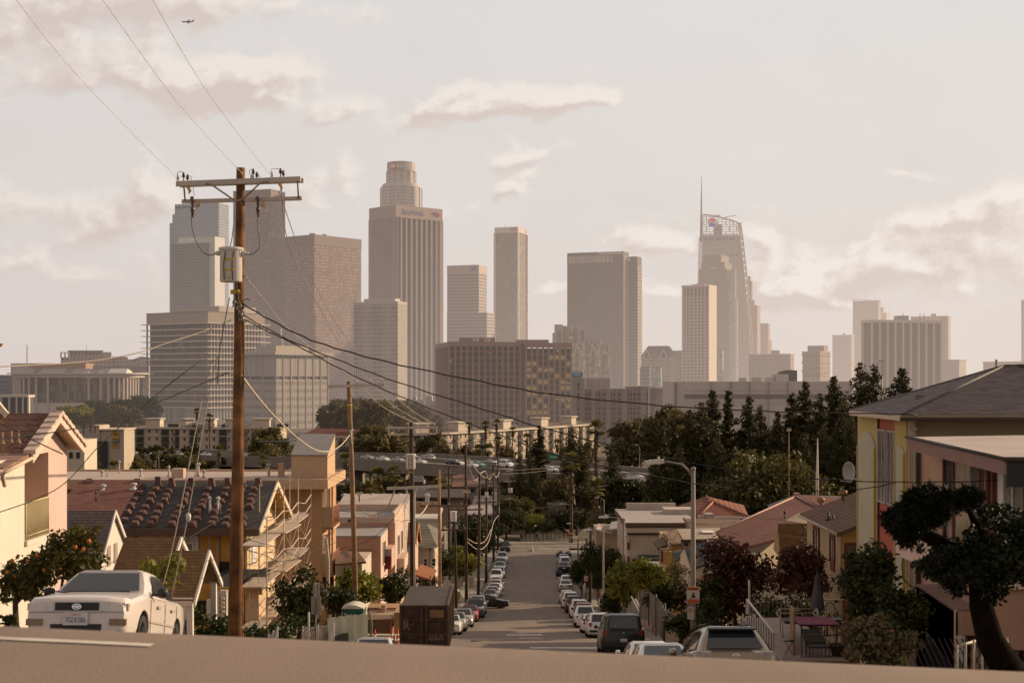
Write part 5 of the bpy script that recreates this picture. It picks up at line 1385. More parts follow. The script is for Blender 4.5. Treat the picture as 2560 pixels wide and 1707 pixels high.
for x,lane,kind,mt,lab in((333,-8,'sedan',silver,'silver car on the freeway, leftmost, beside the tan building with banners'),(370,-9,'sedan',silver,'silver car on the freeway below the left apartment row, second from the left'),(447,-8,'suv',silver,'grey car on the freeway half hidden by palms, left of the large pole'),(512,-8,'pickup',silver,'silver pickup on the freeway, just left of the large pole'),(617,-8,'sedan',silver,'pale car on the freeway right of the large pole'),(915,-3,'sedan',silver,'silver car on the viaduct just right of the leaning stub pole'),(955,-8,'sedan',white_p,'white car on the viaduct between stub pole and transformer pole'),(992,-8,'sedan',silver,'silver car on the viaduct close left of the transformer pole'),(1047,-9,'sedan',white_p,'white car on the viaduct close right of the transformer pole'),(1056,3,'sedan',silver,'silver car on the far lanes of the viaduct right of the transformer pole'),(1068,4,'suv',white_p,'white car on the far lanes of the viaduct, behind a silver one'),(1128,-6,'sedan',black_p,'black car on the viaduct above a crossarm'),(1141,-5,'sedan',white_p,'white car touching the black one on the viaduct'),(1178,-9,'sedan',white_p,'white saloon on the viaduct right of the tall dark pole'),(1195,-7,'sedan',green_p,'green and white taxi on the viaduct right of the tall dark pole'),(1222,3,'sedan',silver,'silver car on the far lanes of the viaduct left of the white van'),(1262,-2,'van',white_p,'white van on the viaduct at the edge of the dark conifers'),(1377,-4,'sedan',white_p,'white car on the freeway seen between two conifers under the green sign'),(1392,-2,'sedan',silver,'silver car on the freeway right of the one under the green sign'),(1588,-4,'sedan',silver,'silver car on the freeway above the white billboard')):
 r_=on_freeway(x,lane)
 if r_:
  car(kind,lab,r_[0].x,r_[0].y,r_[0].z+.02,r_[1]+(0 if lane<0 else math.pi),mt,'side','cars on the freeway',plate=False,lite=True)
for lab,x0,x1,y0,y1,Yd,txt in(('green freeway sign with white arrow seen above the dark conifers in the centre',1368,1394,1136,1148,420,'Downtown'),('small green freeway sign right of the tan building with banners',320,328,1084,1098,470,'EXIT')):
 t=TH('freeway_sign',lab,'road sign');b=MB();b.box(wx(x0,Yd),wx(x1,Yd),Yd,Yd+.15,wz(y1,Yd),wz(y0,Yd));b.bd('sign_face',M('sign_green',(.02,.16,.11)),t)
 b=MB();b.box(wx(x0+2,Yd),wx(x0+2,Yd)+.3,Yd+.2,Yd+.4,-38,wz(y0,Yd));b.bd('post',M('galvanised',(.35,.33,.31)),t)
 let(txt,.6,(x1-x0)*.6*Yd/F,Matrix.Translation((wx((x0+x1)/2+.1*(x1-x0),Yd),Yd-.1,wz((y0+y1)/2+2,Yd))),WHITE,t)
TG='trees in the middle distance'
mk_mid=[lambda s=s:broad_proto(12,5.5,40+s,3600,.5,.15,26,.9)for s in range(4)]
ordn=['first','second','third','fourth','fifth','sixth','seventh','eighth','ninth','tenth','eleventh','twelfth','thirteenth','fourteenth','fifteenth','sixteenth']
def grove(lab,pts,Yr,mats,seed,name='street_tree',wf=1.15,group=TG):
 rr=random.Random(seed);pts=sorted(pts)
 for i,(x,yt)in enumerate(pts):
  Y=rr.uniform(*Yr);m=rr.choice(mats);k=rr.randrange(4)
  gpl(name,lab%ordn[i],'tree','mid%d'%k,mk_mid[k],x,yt,Y,12,(BARK,m),group=group,seed=i,wfac=wf*rr.uniform(.85,1.2))
grove('%s tree from the left in the grove between the grey block and the brown block',[(832,1002),(850,996),(868,1010),(880,992),(902,1000),(925,992),(945,1006),(958,1000),(975,1012),(993,998),(1012,1010),(1030,1002),(1046,1012),(1066,1026),(1085,1036)],(820,980),[L_OLIVE,L_MID,L_OLIVE],1,wf=.95)
grove('%s yellowish tree from the left in front of the columned hall',[(152,1012),(172,1016),(190,1010),(208,1012),(280,1014),(298,1010),(318,1012),(332,1016)],(1020,1080),[L_YEL,L_OLIVE,L_YEL],2,wf=1.0)
grove('%s dark tree from the left along the foot of the columned hall',[(222,1003),(240,998),(258,1001),(290,1000),(310,996),(330,997),(345,985),(355,992)],(1120,1180),[L_OAK],3,wf=1.4)
grove('%s bushy tree from the left along the freeway edge below the left apartment row',[(333,1136),(350,1138),(395,1140),(420,1132),(455,1140),(480,1138),(575,1140),(640,1136),(655,1125),(668,1112)],(440,470),[L_OLIVE,L_MID,L_OLIVE],4,wf=1.0)
grove('%s tree from the left around the stair tower and the red roofed apartments',[(682,1062),(662,1085),(690,1090),(925,1060),(945,1066),(965,1058),(985,1070),(905,1085),(1000,1080)],(470,530),[L_OLIVE,L_MID],5,wf=.85)
grove('%s bare olive tree from the left, right of the arched slabs',[(1570,1050),(1595,1042),(1622,1050),(1640,1062),(1662,1026),(1678,1018),(1690,1030),(1600,1090),(1620,1085),(1560,1075)],(520,760),[L_OLIVE,L_MID,L_OLIVE],6,wf=.9)
grove('%s shrubby tree from the left behind the freeway at the foot of the brown block',[(1075,1078),(1110,1100),(1130,1112),(1155,1105),(1190,1118),(1260,1110),(1345,1100),(1400,1112),(1460,1095)],(470,530),[L_MID,L_OLIVE,L_OLIVE],7,wf=.7)
PMAT=(BARK,L_PALM,L_DEAD)
def fan_palm(lab,x,yt,Y,k,wf):
 zb=ground_z(wx(x,Y),Y);cr=(1.9,2.1,2.5)[k]*(1 if wf<1.9 or k==2 else 1.25);h=wz(yt,Y)-zb-cr*.85
 plant('fan_palm',lab,'palm','palm%d'%x,lambda:palm_proto(h,cr,x,40,(.1,.2,.42)[k],.2+.06*k),wx(x,Y),Y,zb,PMAT,0,1,'fan palms in the middle distance')
for x,yt,Y,k,lab,wf in((493,1018,560,0,'tall thin palm left of the large pole, the left of two before the apartment row',1.3),(524,1032,555,1,'tall thin palm left of the large pole, the right of two before the apartment row',1.4),(548,1112,440,1,'short fan palm close left of the large pole by the freeway',1.6),(470,1128,430,0,'bushy low palm left of the large pole by the freeway',2.3),(1173,1052,520,0,'thin palm before the curved apartment row, leftmost of the tall ones',1.3),(1214,1050,520,1,'tall thin palm before the curved apartment row, second tall one',1.4),(1242,1046,515,0,'tall thin palm before the curved apartment row, third tall one',1.5),(1246,1088,480,1,'thin palm just below the third tall palm of the curved row',1.5),(1282,1064,525,0,'tall thin palm before the curved apartment row, rightmost tall one',1.3),(1318,1082,470,1,'palm before the right part of the curved row, with pale crown',1.7),(1197,1108,440,0,'left of two bushy palms above the viaduct',2.4),(1220,1106,440,1,'right of two bushy palms above the viaduct',2.4),(1394,1096,430,0,'dim palm beside the tall dark tree in the centre',1.8),(945,1165,300,1,'fan palm below the viaduct right of the stub pole',2.1),(985,1160,300,0,'fan palm below the viaduct left of the transformer pole',2.0),(865,1128,380,1,'bushy palm directly left of the leaning stub pole under the stair tower',2.2),(660,1135,400,0,'low palm left of the stair tower',2.4),(235,1145,380,1,'dark palm at the foot of the tan building, left one',2.6),(285,1148,370,0,'pale palm at the foot of the tan building, right one',2.6),(925,1198,280,0,'low dark palm under the viaduct right of the stub pole',2.0),(1100,1190,330,1,'low fan palm under the viaduct behind the light wood pole',2.8)):
 fan_palm(lab,x,yt,Y,k,wf)
for x,yt,Y,lab,wf in((1491,1048,300,'great fan palm with a long skirt of dead fronds, tallest in the centre',1.75),(1428,1128,270,'shaggy fan palm with a brown skirt left of the great palm',1.7),(1490,1192,262,'lower shaggy fan palm right in front of the great palm trunk',2.2)):
 fan_palm(lab,x,yt,Y,2,wf)
mk_con=[lambda s=s:conifer_proto(20,(3.6,4.4,3.2,5.0,2.4)[s],80+s,22000,.21)for s in range(5)]
CG='dark conifers on the right hillside'
cons=[(1653,1056,225,4,1.2),(1685,1056,228,4,1.1),(1722,1024,232,0,1.1),(1754,1008,235,1,1.25),(1782,975,248,0,1.0),(1819,981,250,4,1.2),(1838,1124,205,0,1.1),(1873,990,246,0,1.05),(1902,1014,240,1,.9),(1945,1028,236,0,1.0),(1978,985,244,2,1.1),(2014,953,240,0,1.05),(2050,985,236,1,1.0),(2084,940,238,0,1.1),(2112,996,220,1,1.0),(2150,908,236,1,1.05),(2184,912,234,1,1.0),(2256,920,232,0,1.35),(2130,1040,215,3,1.0),(2060,1060,214,3,1.0),(1795,1100,215,3,1.0),(1700,1120,212,1,1.0),(2010,1085,210,3,1.0),(1640,1150,210,1,1.0),(2220,1000,225,3,1.0)]
cons.sort()
for i,(x,yt,Y,k,wf)in enumerate(cons):
 gpl('conifer_tree','dark conifer of the hillside row, %s from the left'%(ordn+['seventeenth','eighteenth','nineteenth','twentieth','twenty-first','twenty-second','twenty-third','twenty-fourth','twenty-fifth'])[i],'conifer','con%d'%k,mk_con[k],x,yt,Y,20.3,(BARK,L_CON),group=CG,seed=i,wfac=wf)
for x,yt,Y,k,wf,lab in((1300,1138,330,3,1.0,'dark dense conifer left of the centre, leftmost of the central clump'),(1322,1130,338,1,.9,'dark conifer second in the central clump'),(1349,1066,345,4,1.25,'slender tall dark conifer rising from the central clump'),(1338,1165,320,3,1.0,'broad lower conifer at the front of the central clump'),(1430,1066,340,3,1.0,'broad dark tree left of the great fan palm'),(1452,1110,330,1,1.1,'dark conifer behind the shaggy palms'),(1530,1120,325,1,1.05,'conifer with sunlit right edge, right of the great fan palm'),(1545,1185,320,3,.9,'low conifer at the foot of the sunlit one, left of the billboard'),(1275,1200,322,1,.9,'low dark conifer at the left foot of the central clump'),(1465,1190,318,3,.9,'low dark conifer between the shaggy palms')):
 gpl('conifer_tree',lab,'conifer','con%d'%k,mk_con[k],x,yt,Y,20.3,(BARK,L_CON),group='conifers in the centre',seed=5,wfac=wf)
mk_b=[lambda s=s:broad_proto(9,5.2,100+s,7000,.26,.22,30,.8)for s in range(3)]
for x,yt,Y,k,mt,lab,wf in((1920,1120,200,0,L_MID,'large rounded yellow green tree among the hillside conifers',1.0),(1268,1272,284,1,L_OAK,'dark spreading street tree at the foot of the street, left of the person',1.25),(1318,1280,288,2,L_YEL,'yellow green tree at the foot of the street, behind the fence',1.2),(1370,1304,282,0,L_OAK,'low round dark tree behind the fence at the foot of the street',1.5),(1442,1266,284,1,L_OAK,'wide umbrella shaped dark tree at the foot of the street',1.35),(1215,1300,252,2,L_OAK,'dark tree beside the last poles at the lower left of the street',1.2),(1652,1250,215,2,L_OAK,'dark leafy tree left of the red hip roof, leftmost',1.3),(1690,1250,205,0,L_MID,'sunlit leafy tree directly left of the red hip roof',1.3),(1745,1275,180,2,L_OAK,'dark low tree in front of the red hip roof',1.4),(1880,1290,190,0,L_MID,'low green tree right of the red hip roof',1.4),(1545,1270,235,2,L_OLIVE,'feathery low palm like tree behind the cream flat roof',1.2),(1600,1262,240,1,L_OAK,'dark low tree in front of the white gabled building',1.2),(1280,1235,310,1,L_MID,'olive tree beneath the central conifers',1.3),(1400,1180,330,2,L_OLIVE,'tan feathery tree between the central conifers and the shaggy palms',1.0)):
 gpl('leafy_tree',lab,'tree','brd%d'%k,mk_b[k],x,yt,Y,9.0,(BARK,mt),group='leafy trees at the foot of the hill',seed=3,wfac=wf)
for i,(x,y,Y,w_,h,mt,lab)in enumerate(((1005,1212,330,20,4,L_OLIVE,'dark thicket under the viaduct behind the transformer pole'),(1180,1228,340,20,4,L_OLIVE,'dark thicket under the viaduct behind the row of poles'),(890,1228,300,14,4,L_OLIVE,'dark thicket under the viaduct right of the stub pole'),(1550,1230,300,20,6,L_OAK,'dark thicket left of the billboard'),(430,1150,450,46,5,L_MID,'green bank along the freeway left of the large pole'),(420,1125,500,36,3.5,L_MID,'clipped green bank on the far side of the freeway'))):
 shr('thicket',lab,'bushes',x,y,Y,w_,h,8,mt,4200,.5,i,clumps=40,stem=False)
t=TH('billboard','white billboard with faint grey lettering beside the hillside conifers','billboard');Yd=345
b=MB();b.box(wx(1567,Yd),wx(1612,Yd),Yd,Yd+.4,wz(1229,Yd),wz(1192,Yd));b.bd('board',M('billboard_white',(.62,.55,.53),var=.05),t)
let('YOUR AD',.85,2.6,Matrix.Translation((wx(1587,Yd),Yd-.1,wz(1204,Yd))),M('letter_grey',(.22,.19,.18)),t);let('AVAILABLE',.5,2.0,Matrix.Translation((wx(1589,Yd),Yd-.1,wz(1209,Yd))),M('letter_grey'),t)
b=MB();b.box(wx(1572,Yd),wx(1592,Yd),Yd-.08,Yd-.02,wz(1222.4,Yd),wz(1221.8,Yd));b.bd('text_line',M('letter_grey'),t)
b=MB()
for xa in(1573,1604):
 b.tb([(wx(xa,Yd),Yd+.6,-36),(wx(xa,Yd),Yd+.6,wz(1195,Yd))],.2,6)
b.box(wx(1562,Yd),wx(1566,Yd),Yd,Yd+.3,wz(1228,Yd),wz(1194,Yd));b.bd('frame',M('galvanised'),t)
t=TH('warehouse','white building with one bright sunlit gable end below the billboard','building');Yd=330
b=MB();b.sl([at(1561,1272,Yd),at(1612,1264,Yd),at(1612,1229,Yd),at(1590,1240,Yd),at(1561,1246,Yd)],14,dr=(0,1,0));b.bd('wall',M('bright_white',(.72,.66,.58),var=.04),t)
b=MB();b.box(wx(1585,Yd),wx(1600,Yd),Yd-.2,Yd,wz(1263,Yd),wz(1250,Yd));b.bd('door',M('grey_door',(.28,.25,.23)),t)
b=MB();b.sl([at(1561,1244,Yd-.5),at(1590,1238,Yd-.5),at(1612,1227,Yd-.5),at(1612,1216,Yd+14),at(1561,1228,Yd+14)],.3);b.bd('roof',M('roof_mauve',(.26,.21,.20)),t)
for lab,x0,x1,y0,y1,Yd,mm in(('plain pale low building between the central conifers and the shaggy palms',1364,1410,1213,1262,335,M('pale_mauve',(.33,.275,.255))),('brown low building under the umbrella shaped tree',1370,1415,1262,1296,325,M('low_tan',(.24,.19,.155))),('tan garage like building under the street trees at the lower left of the crossing',1245,1345,1322,1350,300,M('low_tan'))):
 t=TH('low_building',lab,'building');q=[(wx(x0,Yd),Yd),(wx(x1,Yd),Yd),(wx(x1,Yd),Yd+9),(wx(x0,Yd),Yd+9)]
 MB().pr(q,-38,wz(y0,Yd)).bd('wall',mm,t);MB().pr(grow(q,.25),wz(y0,Yd),wz(y0,Yd)+.5).bd('roof_band',M('stripe_stone'),t)
 for k in range(3):
  x=wx(x0+(x1-x0)*(k+.3)/3,Yd);MB().box(x,x+1.4,Yd-.1,Yd,wz(y1,Yd),wz(y0+(y1-y0)*.45,Yd)).bd('door',M('door_dark'),t)
FRAME=M('window_frame_white',(.62,.57,.52),var=.06)
GL=glass()
def wfr(par,x0,x1,yw,z0,z1,frame=None,nv=1,nh=1,name='window',t_=.06,gm=None):
 b=MB();b.box(x0-t_,x1+t_,yw-.07,yw+.02,z0-t_,z0);b.box(x0-t_,x1+t_,yw-.07,yw+.02,z1,z1+t_)
 b.box(x0-t_,x0,yw-.065,yw+.02,z0,z1);b.box(x1,x1+t_,yw-.065,yw+.02,z0,z1)
 for k in range(1,nv+1):
  x=x0+(x1-x0)*k/(nv+1);b.box(x-t_/3,x+t_/3,yw-.05,yw,z0,z1)
 for k in range(1,nh+1):
  z=z0+(z1-z0)*k/(nh+1);b.box(x0,x1,yw-.052,yw,z-t_/3,z+t_/3)
 o=b.bd(name,frame or FRAME,par)
 MB().box(x0,x1,yw-.03,yw+.03,z0,z1).bd('pane',gm or GL,o)
 return o
def wsd(par,xw,y0,y1,z0,z1,frame=None,nv=1,nh=1,sgn=1,name='window',t_=.06,gm=None):
 X=lambda a:xw+sgn*a
 def bx(b,a0,a1,*r):
  b.box(min(X(a0),X(a1)),max(X(a0),X(a1)),*r)
 b=MB();bx(b,-.02,.07,y0-t_,y1+t_,z0-t_,z0);bx(b,-.02,.07,y0-t_,y1+t_,z1,z1+t_)
 bx(b,-.02,.065,y0-t_,y0,z0,z1);bx(b,-.02,.065,y1,y1+t_,z0,z1)
 for k in range(1,nv+1):
  y=y0+(y1-y0)*k/(nv+1);bx(b,0,.05,y-t_/3,y+t_/3,z0,z1)
 for k in range(1,nh+1):
  z=z0+(z1-z0)*k/(nh+1);bx(b,0,.052,y0,y1,z-t_/3,z+t_/3)
 o=b.bd(name,frame or FRAME,par)
 b=MB();bx(b,-.03,.03,y0,y1,z0,z1);b.bd('pane',gm or GL,o)
 return o
def rlg(par,pts,h,mat,gap=.12,r=.014,name='railing',top=.025):
 b=MB()
 for i in range(len(pts)-1):
  p,q=Vc(pts[i]),Vc(pts[i+1]);n=max(2,int((q-p).length/gap))
  for k in range(n+1):
   c=p.lerp(q,k/n);rr_=r*(1.8 if k in(0,n)else 1);b.tb([c,c+Vc((0,0,h))],rr_,4)
  b.tb([p+Vc((0,0,h)),q+Vc((0,0,h))],top,4);b.tb([p+Vc((0,0,.1)),q+Vc((0,0,.1))],top*.7,4)
 return b.bd(name,mat,par)
def vpi(par,x,y,Y,h,mat=None,r=.06,name='vent_pipe',capd=True):
 p=at(x,y,Y);b=MB();b.tb([p-Vc((0,0,.15)),p+Vc((0,0,h))],r,8)
 b.la([(r*3,-.05),(r*1.2,.06)],tuple(p),8)
 if capd:
  b.la([(r*1.9,0),(r*1.9,.1),(0,.16)],tuple(p+Vc((0,0,h))),8)
 return b.bd(name,mat or M('galvanised'),par)
def gable_x(par,x0,x1,yn,yr,yf,zn,zr,zf,mat,th=.14,name='roof'):
 MB().sl([(x0,yn,zn),(x1,yn,zn),(x1,yr,zr),(x0,yr,zr)],th).bd(name,mat,par)
 MB().sl([(x0,yr,zr),(x1,yr,zr),(x1,yf,zf),(x0,yf,zf)],th).bd(name,mat,par)
t=TH('stucco_house','pink and white stucco house with brown tiled gable roof, at the left edge','house')
wht=M('white_stucco',(.66,.58,.49),var=.06,scale=.9,bump=.25,bscale=40,streak=.12);pnk=M('pink_stucco',(.60,.42,.365),var=.08,scale=.9,bump=.25,bscale=40,streak=.12);pch=M('peach_stucco',(.56,.38,.22),var=.05,scale=.9,bump=.25,bscale=40)
tileb=rows('brown_clay_tile',(.19,.095,.07),.145,.30,.16,var=.3,cols=True)
MB().box(-24,-13.3,36.9,38.8,-10,-2.15).bd('wall',wht,t)
MB().box(-24,-13.3,40.8,42.5,-10,-2.12).bd('wall',pnk,t)
MB().box(-24,-13.32,38.8,40.8,-10,-4.45).bd('wall',wht,t)
MB().box(-24,-14.25,38.79,40.81,-4.45,-1.9).bd('recess_wall',pch,t)
b=MB();b.sl([(-13.31,38.8,-2.15),(-13.31,42.5,-2.1),(-13.31,40.65,-1.22)],.3,dr=(-1,0,0));b.bd('gable_wall',pnk,t)
gable_x(t,-26,-12.95,38.35,40.63,42.92,-2.0,-1.0,-2.0,tileb,.10)
soff=M('soffit_cream',(.56,.42,.27),var=.06)
MB().sl([(-13.4,38.4,-2.13),(-12.97,38.4,-2.13),(-12.97,40.63,-1.13),(-13.4,40.63,-1.13)],.03).bd('soffit',soff,t)
MB().sl([(-13.4,40.63,-1.13),(-12.97,40.63,-1.13),(-12.97,42.9,-2.13),(-13.4,42.9,-2.13)],.03).bd('soffit',soff,t)
for ya,za,yb,zb in((38.3,-2.02,40.63,-1.0),(40.63,-1.0,42.97,-2.02)):
 b=MB();b.sl([(-12.95,ya,za-.03),(-12.95,yb,zb-.03),(-12.95,yb,zb-.27),(-12.95,ya,za-.27)],.06,dr=(1,0,0));b.bd('barge_board',M('barge_cream',(.62,.50,.41),var=.05),t)
 for k in range(7):
  f0,f1=k/7,(k+.93)/7
  b=MB();p0,p1=Vc((-13.0,ya+(yb-ya)*f0,za+(zb-za)*f0)),Vc((-13.0,ya+(yb-ya)*f1,za+(zb-za)*f1))
  up=Vc((0,0,.07));b.sl([p0+Vc((-.16,0,.09)),p0+Vc((.17,0,.09)),p1+Vc((.17,0,.05)),p1+Vc((-.16,0,.05))],.12,dr=(0,0,-1));b.bd('edge_tile',M('edge_tile_cream',(.60,.45,.38),var=.12,scale=1.1),t)
rlg(t,[(-13.28,38.85,-4.42),(-13.28,40.75,-4.42)],1.02,M('rail_cream',(.52,.44,.26)),.075,.014)
MB().box(-13.4,-13.22,38.8,40.8,-4.58,-4.44).bd('balcony_sill',wht,t)
MB().sl([(-26,36.3,-2.42),(-12.98,36.3,-2.30),(-12.98,38.36,-2.02),(-26,38.36,-1.75)],.1).bd('lower_roof',rows('pale_clay_tile',(.33,.19,.145),.12,.30,.16,var=.2),t)
b=MB();b.tb([(-26,36.22,-2.5),(-12.95,36.22,-2.40)],.07,8);b.tb([(-13.0,36.24,-2.42),(-13.05,36.5,-2.62),(-13.15,36.86,-2.78)],.055,8);b.bd('gutter',M('gutter_peach',(.58,.43,.33)),t)
b=MB();b.tb([(-12.93,36.2,-2.40),(-12.93,38.5,-2.13)],.05,8);b.bd('gutter',M('gutter_peach'),t)
for k,(x,y)in enumerate(((6,1108),(28,1106),(46,1104))):
 vpi(t,x,y,37.5,.30,M('pipe_rust',(.33,.2,.13)),.03,capd=False)
b=MB();b.sl([at(-60,940,33),at(-12,995,33),at(19,1033,33),at(10,1040,33),at(-30,1010,33)],.12,dr=(0,1,0));b.bd('barge_board',M('barge_cream'),t)
b=MB();b.sl([at(-60,1100,33.2),at(-60,960,33.2),at(-14,1004,33.2),at(10,1042,33.2),at(-20,1062,33.2)],.12,dr=(0,1,0));b.bd('soffit',M('soffit_brown',(.22,.12,.06)),t)
t=TH('apartment_building','tall orange tan apartment building with flat parapet roof and balconies, beyond the scaffold','apartment building')
og=M('orange_stucco',(.46,.26,.135),var=.07,scale=.5,bump=.25,bscale=25,streak=.18);ogl=M('orange_fascia',(.52,.335,.20),var=.06,scale=.5,streak=.1)
MB().box(-30,-12.0,90,97,-24,-6.86).bd('wall',og,t)
MB().box(-30.5,-11.4,88,97.4,-6.87,-6.42).bd('roof_slab',ogl,t)
b=MB();b.box(-30.5,-11.4,88,88.2,-6.42,-6.27);b.box(-11.6,-11.4,88.2,97.4,-6.42,-6.27);b.box(-30.5,-11.6,97.2,97.4,-6.42,-6.24);b.bd('parapet',ogl,t)
MB().box(-30.3,-11.62,88.22,97.2,-6.42,-6.36).bd('roof_surface',M('roof_pinkish',(.42,.335,.285),var=.12,scale=.4),t)
b=MB();b.box(-13.97,-11.68,90,93.9,-6.36,-4.86);b.bd('stair_head',ogl,t)
b=MB();b.sl([(-13.97,90,-4.86),(-11.66,90,-4.86),(-11.66,90,-4.9),(-13.97,90,-4.9)],.01);b.add([(-11.68,90,-4.86),(-11.68,93.9,-4.86),(-11.68,93.9,-3.74)],[(0,1,2)]);b.add([(-13.97,90,-4.86),(-13.97,93.9,-4.86),(-13.97,93.9,-3.74)],[(0,2,1)]);b.add([(-13.97,93.9,-4.86),(-11.68,93.9,-4.86),(-11.68,93.9,-3.74),(-13.97,93.9,-3.74)],[(0,1,2,3)]);b.bd('stair_head_gable',ogl,t)
MB().sl([(-14.0,89.9,-4.84),(-11.66,89.9,-4.84),(-11.66,93.95,-3.68),(-14.0,93.95,-3.68)],.05).bd('metal_roof',M('roof_metal',(.23,.20,.19),ro=.5,var=.12),t)
MB().box(-16.4,-14.4,92,92.6,-4.2,-4.1).bd('awning',TRIM,t)
for k,z in enumerate((-8.15,-11.1,-14.1)):
 MB().box(-11.99,-11.35,90.0,90.08,z-1.35,z).bd('balcony_panel',M('balcony_tan',(.40,.27,.15),var=.05),t)
 MB().box(-11.99,-11.3,90.0,93.3,z-1.45,z-1.3).bd('balcony_floor',ogl,t)
 rlg(t,[(-11.35,90.1,z-1.3),(-11.35,93.25,z-1.3)],1.28,M('rail_red',(.42,.17,.11)),.16,.018)
 for y0,y1,mm in((91.0,91.7,M('door_red_brown',(.24,.10,.045))),(92.0,92.6,M('dark_slot'))):
  MB().box(-12.0,-11.95,y0,y1,z-1.3,z+.95).bd('door',mm,t)
 wsd(t,-12.0,90.15,90.55,z-.9,z+1.0,FRAME,0,0)
 MB().box(-12.0,-11.86,92.9,93.3,z-1.3,z+1.25).bd('pilaster',ogl,t);MB().box(-12.0,-11.84,94.2,94.6,z-1.3,z+1.25).bd('pilaster',ogl,t)
MB().box(-11.99,-11.9,90.1,90.5,-8.0+.75,-8.0+1.0).bd('wall_lamp',M('dark_slot'),t)
for x,y,Y,h,r in((298,1184,95,.75,.05),(255,1192,92,.3,.07),(268,1188,92,.2,.03),(352,1190,92,.35,.07),(422,1188,92,.5,.05),(495,1187,92,.65,.09),(510,1190,91,.25,.06),(672,1192,92,.75,.09)):
 vpi(t,x,y,Y,h,M('roof_pipe',(.46,.37,.32)),r)
b=MB();p=at(448,1192,91);b.box(p.x-.4,p.x+.35,90.6,91.4,p.z-.05,p.z+.55);b.bd('rooftop_unit',M('unit_pink',(.47,.33,.26)),t)
b=MB();p=at(703,1192,92);b.box(p.x-.18,p.x+.18,91.8,92.2,p.z-.1,p.z+.9);b.bd('chimney',ogl,t)
t=TH('tiled_house','low house whose red brown tiled roof faces the street top, left of the unfinished house','house')
MB().sl([(-25.5,76.5,-8.1),(-17.2,76.5,-8.1),(-17.2,84,-6.02),(-25.5,84,-6.02)],.15).bd('roof',rows('red_brown_tile',(.215,.095,.075),.115,.33,.15,var=.28),t)
MB().sl([(-25.5,84,-6.02),(-17.2,84,-6.02),(-17.2,88,-7.2),(-25.5,88,-7.2)],.15).bd('roof',MATS['red_brown_tile'],t)
MB().box(-25,-17.6,77,87.5,-20,-7.8).bd('wall',wht,t)
for x,y,mm in((257,1226,.5),(334,1222,.5)):
 p=at(x,y,82.5);b=MB();b.la([(.30,-.06),(.26,.02),(.1,.08),(.1,.22),(.2,.25),(.2,.33),(0,.38)],tuple(p),10);b.bd('roof_vent',M('vent_white',(.5,.47,.46)),t)
vpi(t,240,1246,80.5,.28,TRIM,.03);vpi(t,345,1236,81.5,.25,TRIM,.04)
for xa in(218,338):
 b=MB();p=at(xa,1204,83.5);b.sl([p+Vc((-.35,0,0)),p+Vc((.35,0,0)),p+Vc((.2,.3,.18)),p+Vc((-.1,.3,.18))],.1,dr=(0,0,-1));b.bd('loose_tile',M('unit_brown',(.17,.08,.06)),t)
t=TH('gabled_house','white house with very steep sunlit gable and grey shingle roof, behind the parked white car','house')
gr=rows('grey_shingle',(.17,.135,.125),.10,.30,.14,var=.25)
gable_x(t,-22,-14.95,50.9,53.6,56.8,-7.5,-4.98,-7.6,gr,.1)
b=MB();b.sl([(-15.05,51.2,-7.35),(-15.05,56.4,-7.35),(-15.05,53.6,-5.1)],.2,dr=(-1,0,0));b.bd('gable_wall',rows('white_board',(.66,.60,.53),.14,9,.10,dark=.75,var=.05,cols=False,axis='x'),t)
MB().box(-21.5,-15.05,51.2,56.4,-12,-7.35).bd('wall',wht,t)
for ya,za,yb,zb in((50.85,-7.55,53.6,-4.95),(53.6,-4.95,56.85,-7.65)):
 b=MB();b.sl([(-14.96,ya,za),(-14.96,yb,zb),(-14.96,yb,zb-.16),(-14.96,ya,za-.16)],.05,dr=(1,0,0));b.bd('barge_board',FRAME,t)
for y in(53.05,53.95):
 b=MB();b.box(-15.06,-15.02,y-.22,y+.22,-7.0,-6.25);b.bd('louvre',M('louvre_mauve',(.30,.22,.19)),t)
t=TH('cottage','brown shingled cottage with white pointed porch gables, between parked white car and wooden pole','house')
br=rows('brown_shingle',(.20,.115,.055),.085,.26,.14,var=.25)
gable_x(t,-13.4,-11.5,46.9,49.3,51.5,-6.95,-5.5,-6.75,br,.1)
gable_x(t,-11.9,-9.85,44.0,46.1,48.1,-6.85,-5.58,-6.85,br,.1)
for x,ya,za,yb,zb in((-11.5,46.85,-6.98,49.3,-5.48),(-11.5,49.3,-5.48,50.4,-6.15),(-9.85,43.95,-6.9,46.1,-5.55),(-9.85,46.1,-5.55,48.15,-6.9)):
 b=MB();b.sl([(x,ya,za),(x,yb,zb),(x,yb,zb-.17),(x,ya,za-.17)],.07,dr=(1,0,0));b.bd('barge_board',FRAME,t)
for x,yn,yr,yf,zn,zr,zf in((-11.75,47.5,49.3,50.3,-6.62,-5.6,-6.3),(-10.25,44.5,46.1,47.6,-6.6,-5.72,-6.6)):
 b=MB();b.sl([(x,yn,zn),(x,yf,zf),(x,yr,zr)],.1,dr=(-1,0,0));b.bd('gable_wall',wht,t)
MB().box(-13.3,-11.6,47.4,51.2,-12,-6.7).bd('wall',wht,t)
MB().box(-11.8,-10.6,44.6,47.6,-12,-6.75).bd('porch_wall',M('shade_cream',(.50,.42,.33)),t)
b=MB();b.box(-10.62,-10.56,44.9,47.2,-9.6,-6.95);b.bd('door',M('dark_slot'),t)
for y in(44.25,47.75):
 MB().box(-10.1,-9.92,y-.09,y+.09,-10.4,-6.85).bd('porch_post',FRAME,t)
MB().box(-11.9,-9.9,44.02,44.1,-7.05,-6.8).bd('fascia',FRAME,t)
wfr(t,-11.6,-11.1,44.6,-8.6,-7.4)
t=TH('unfinished_house','house under construction with dark felt roof, bare plywood walls and stacked roof tiles','house')
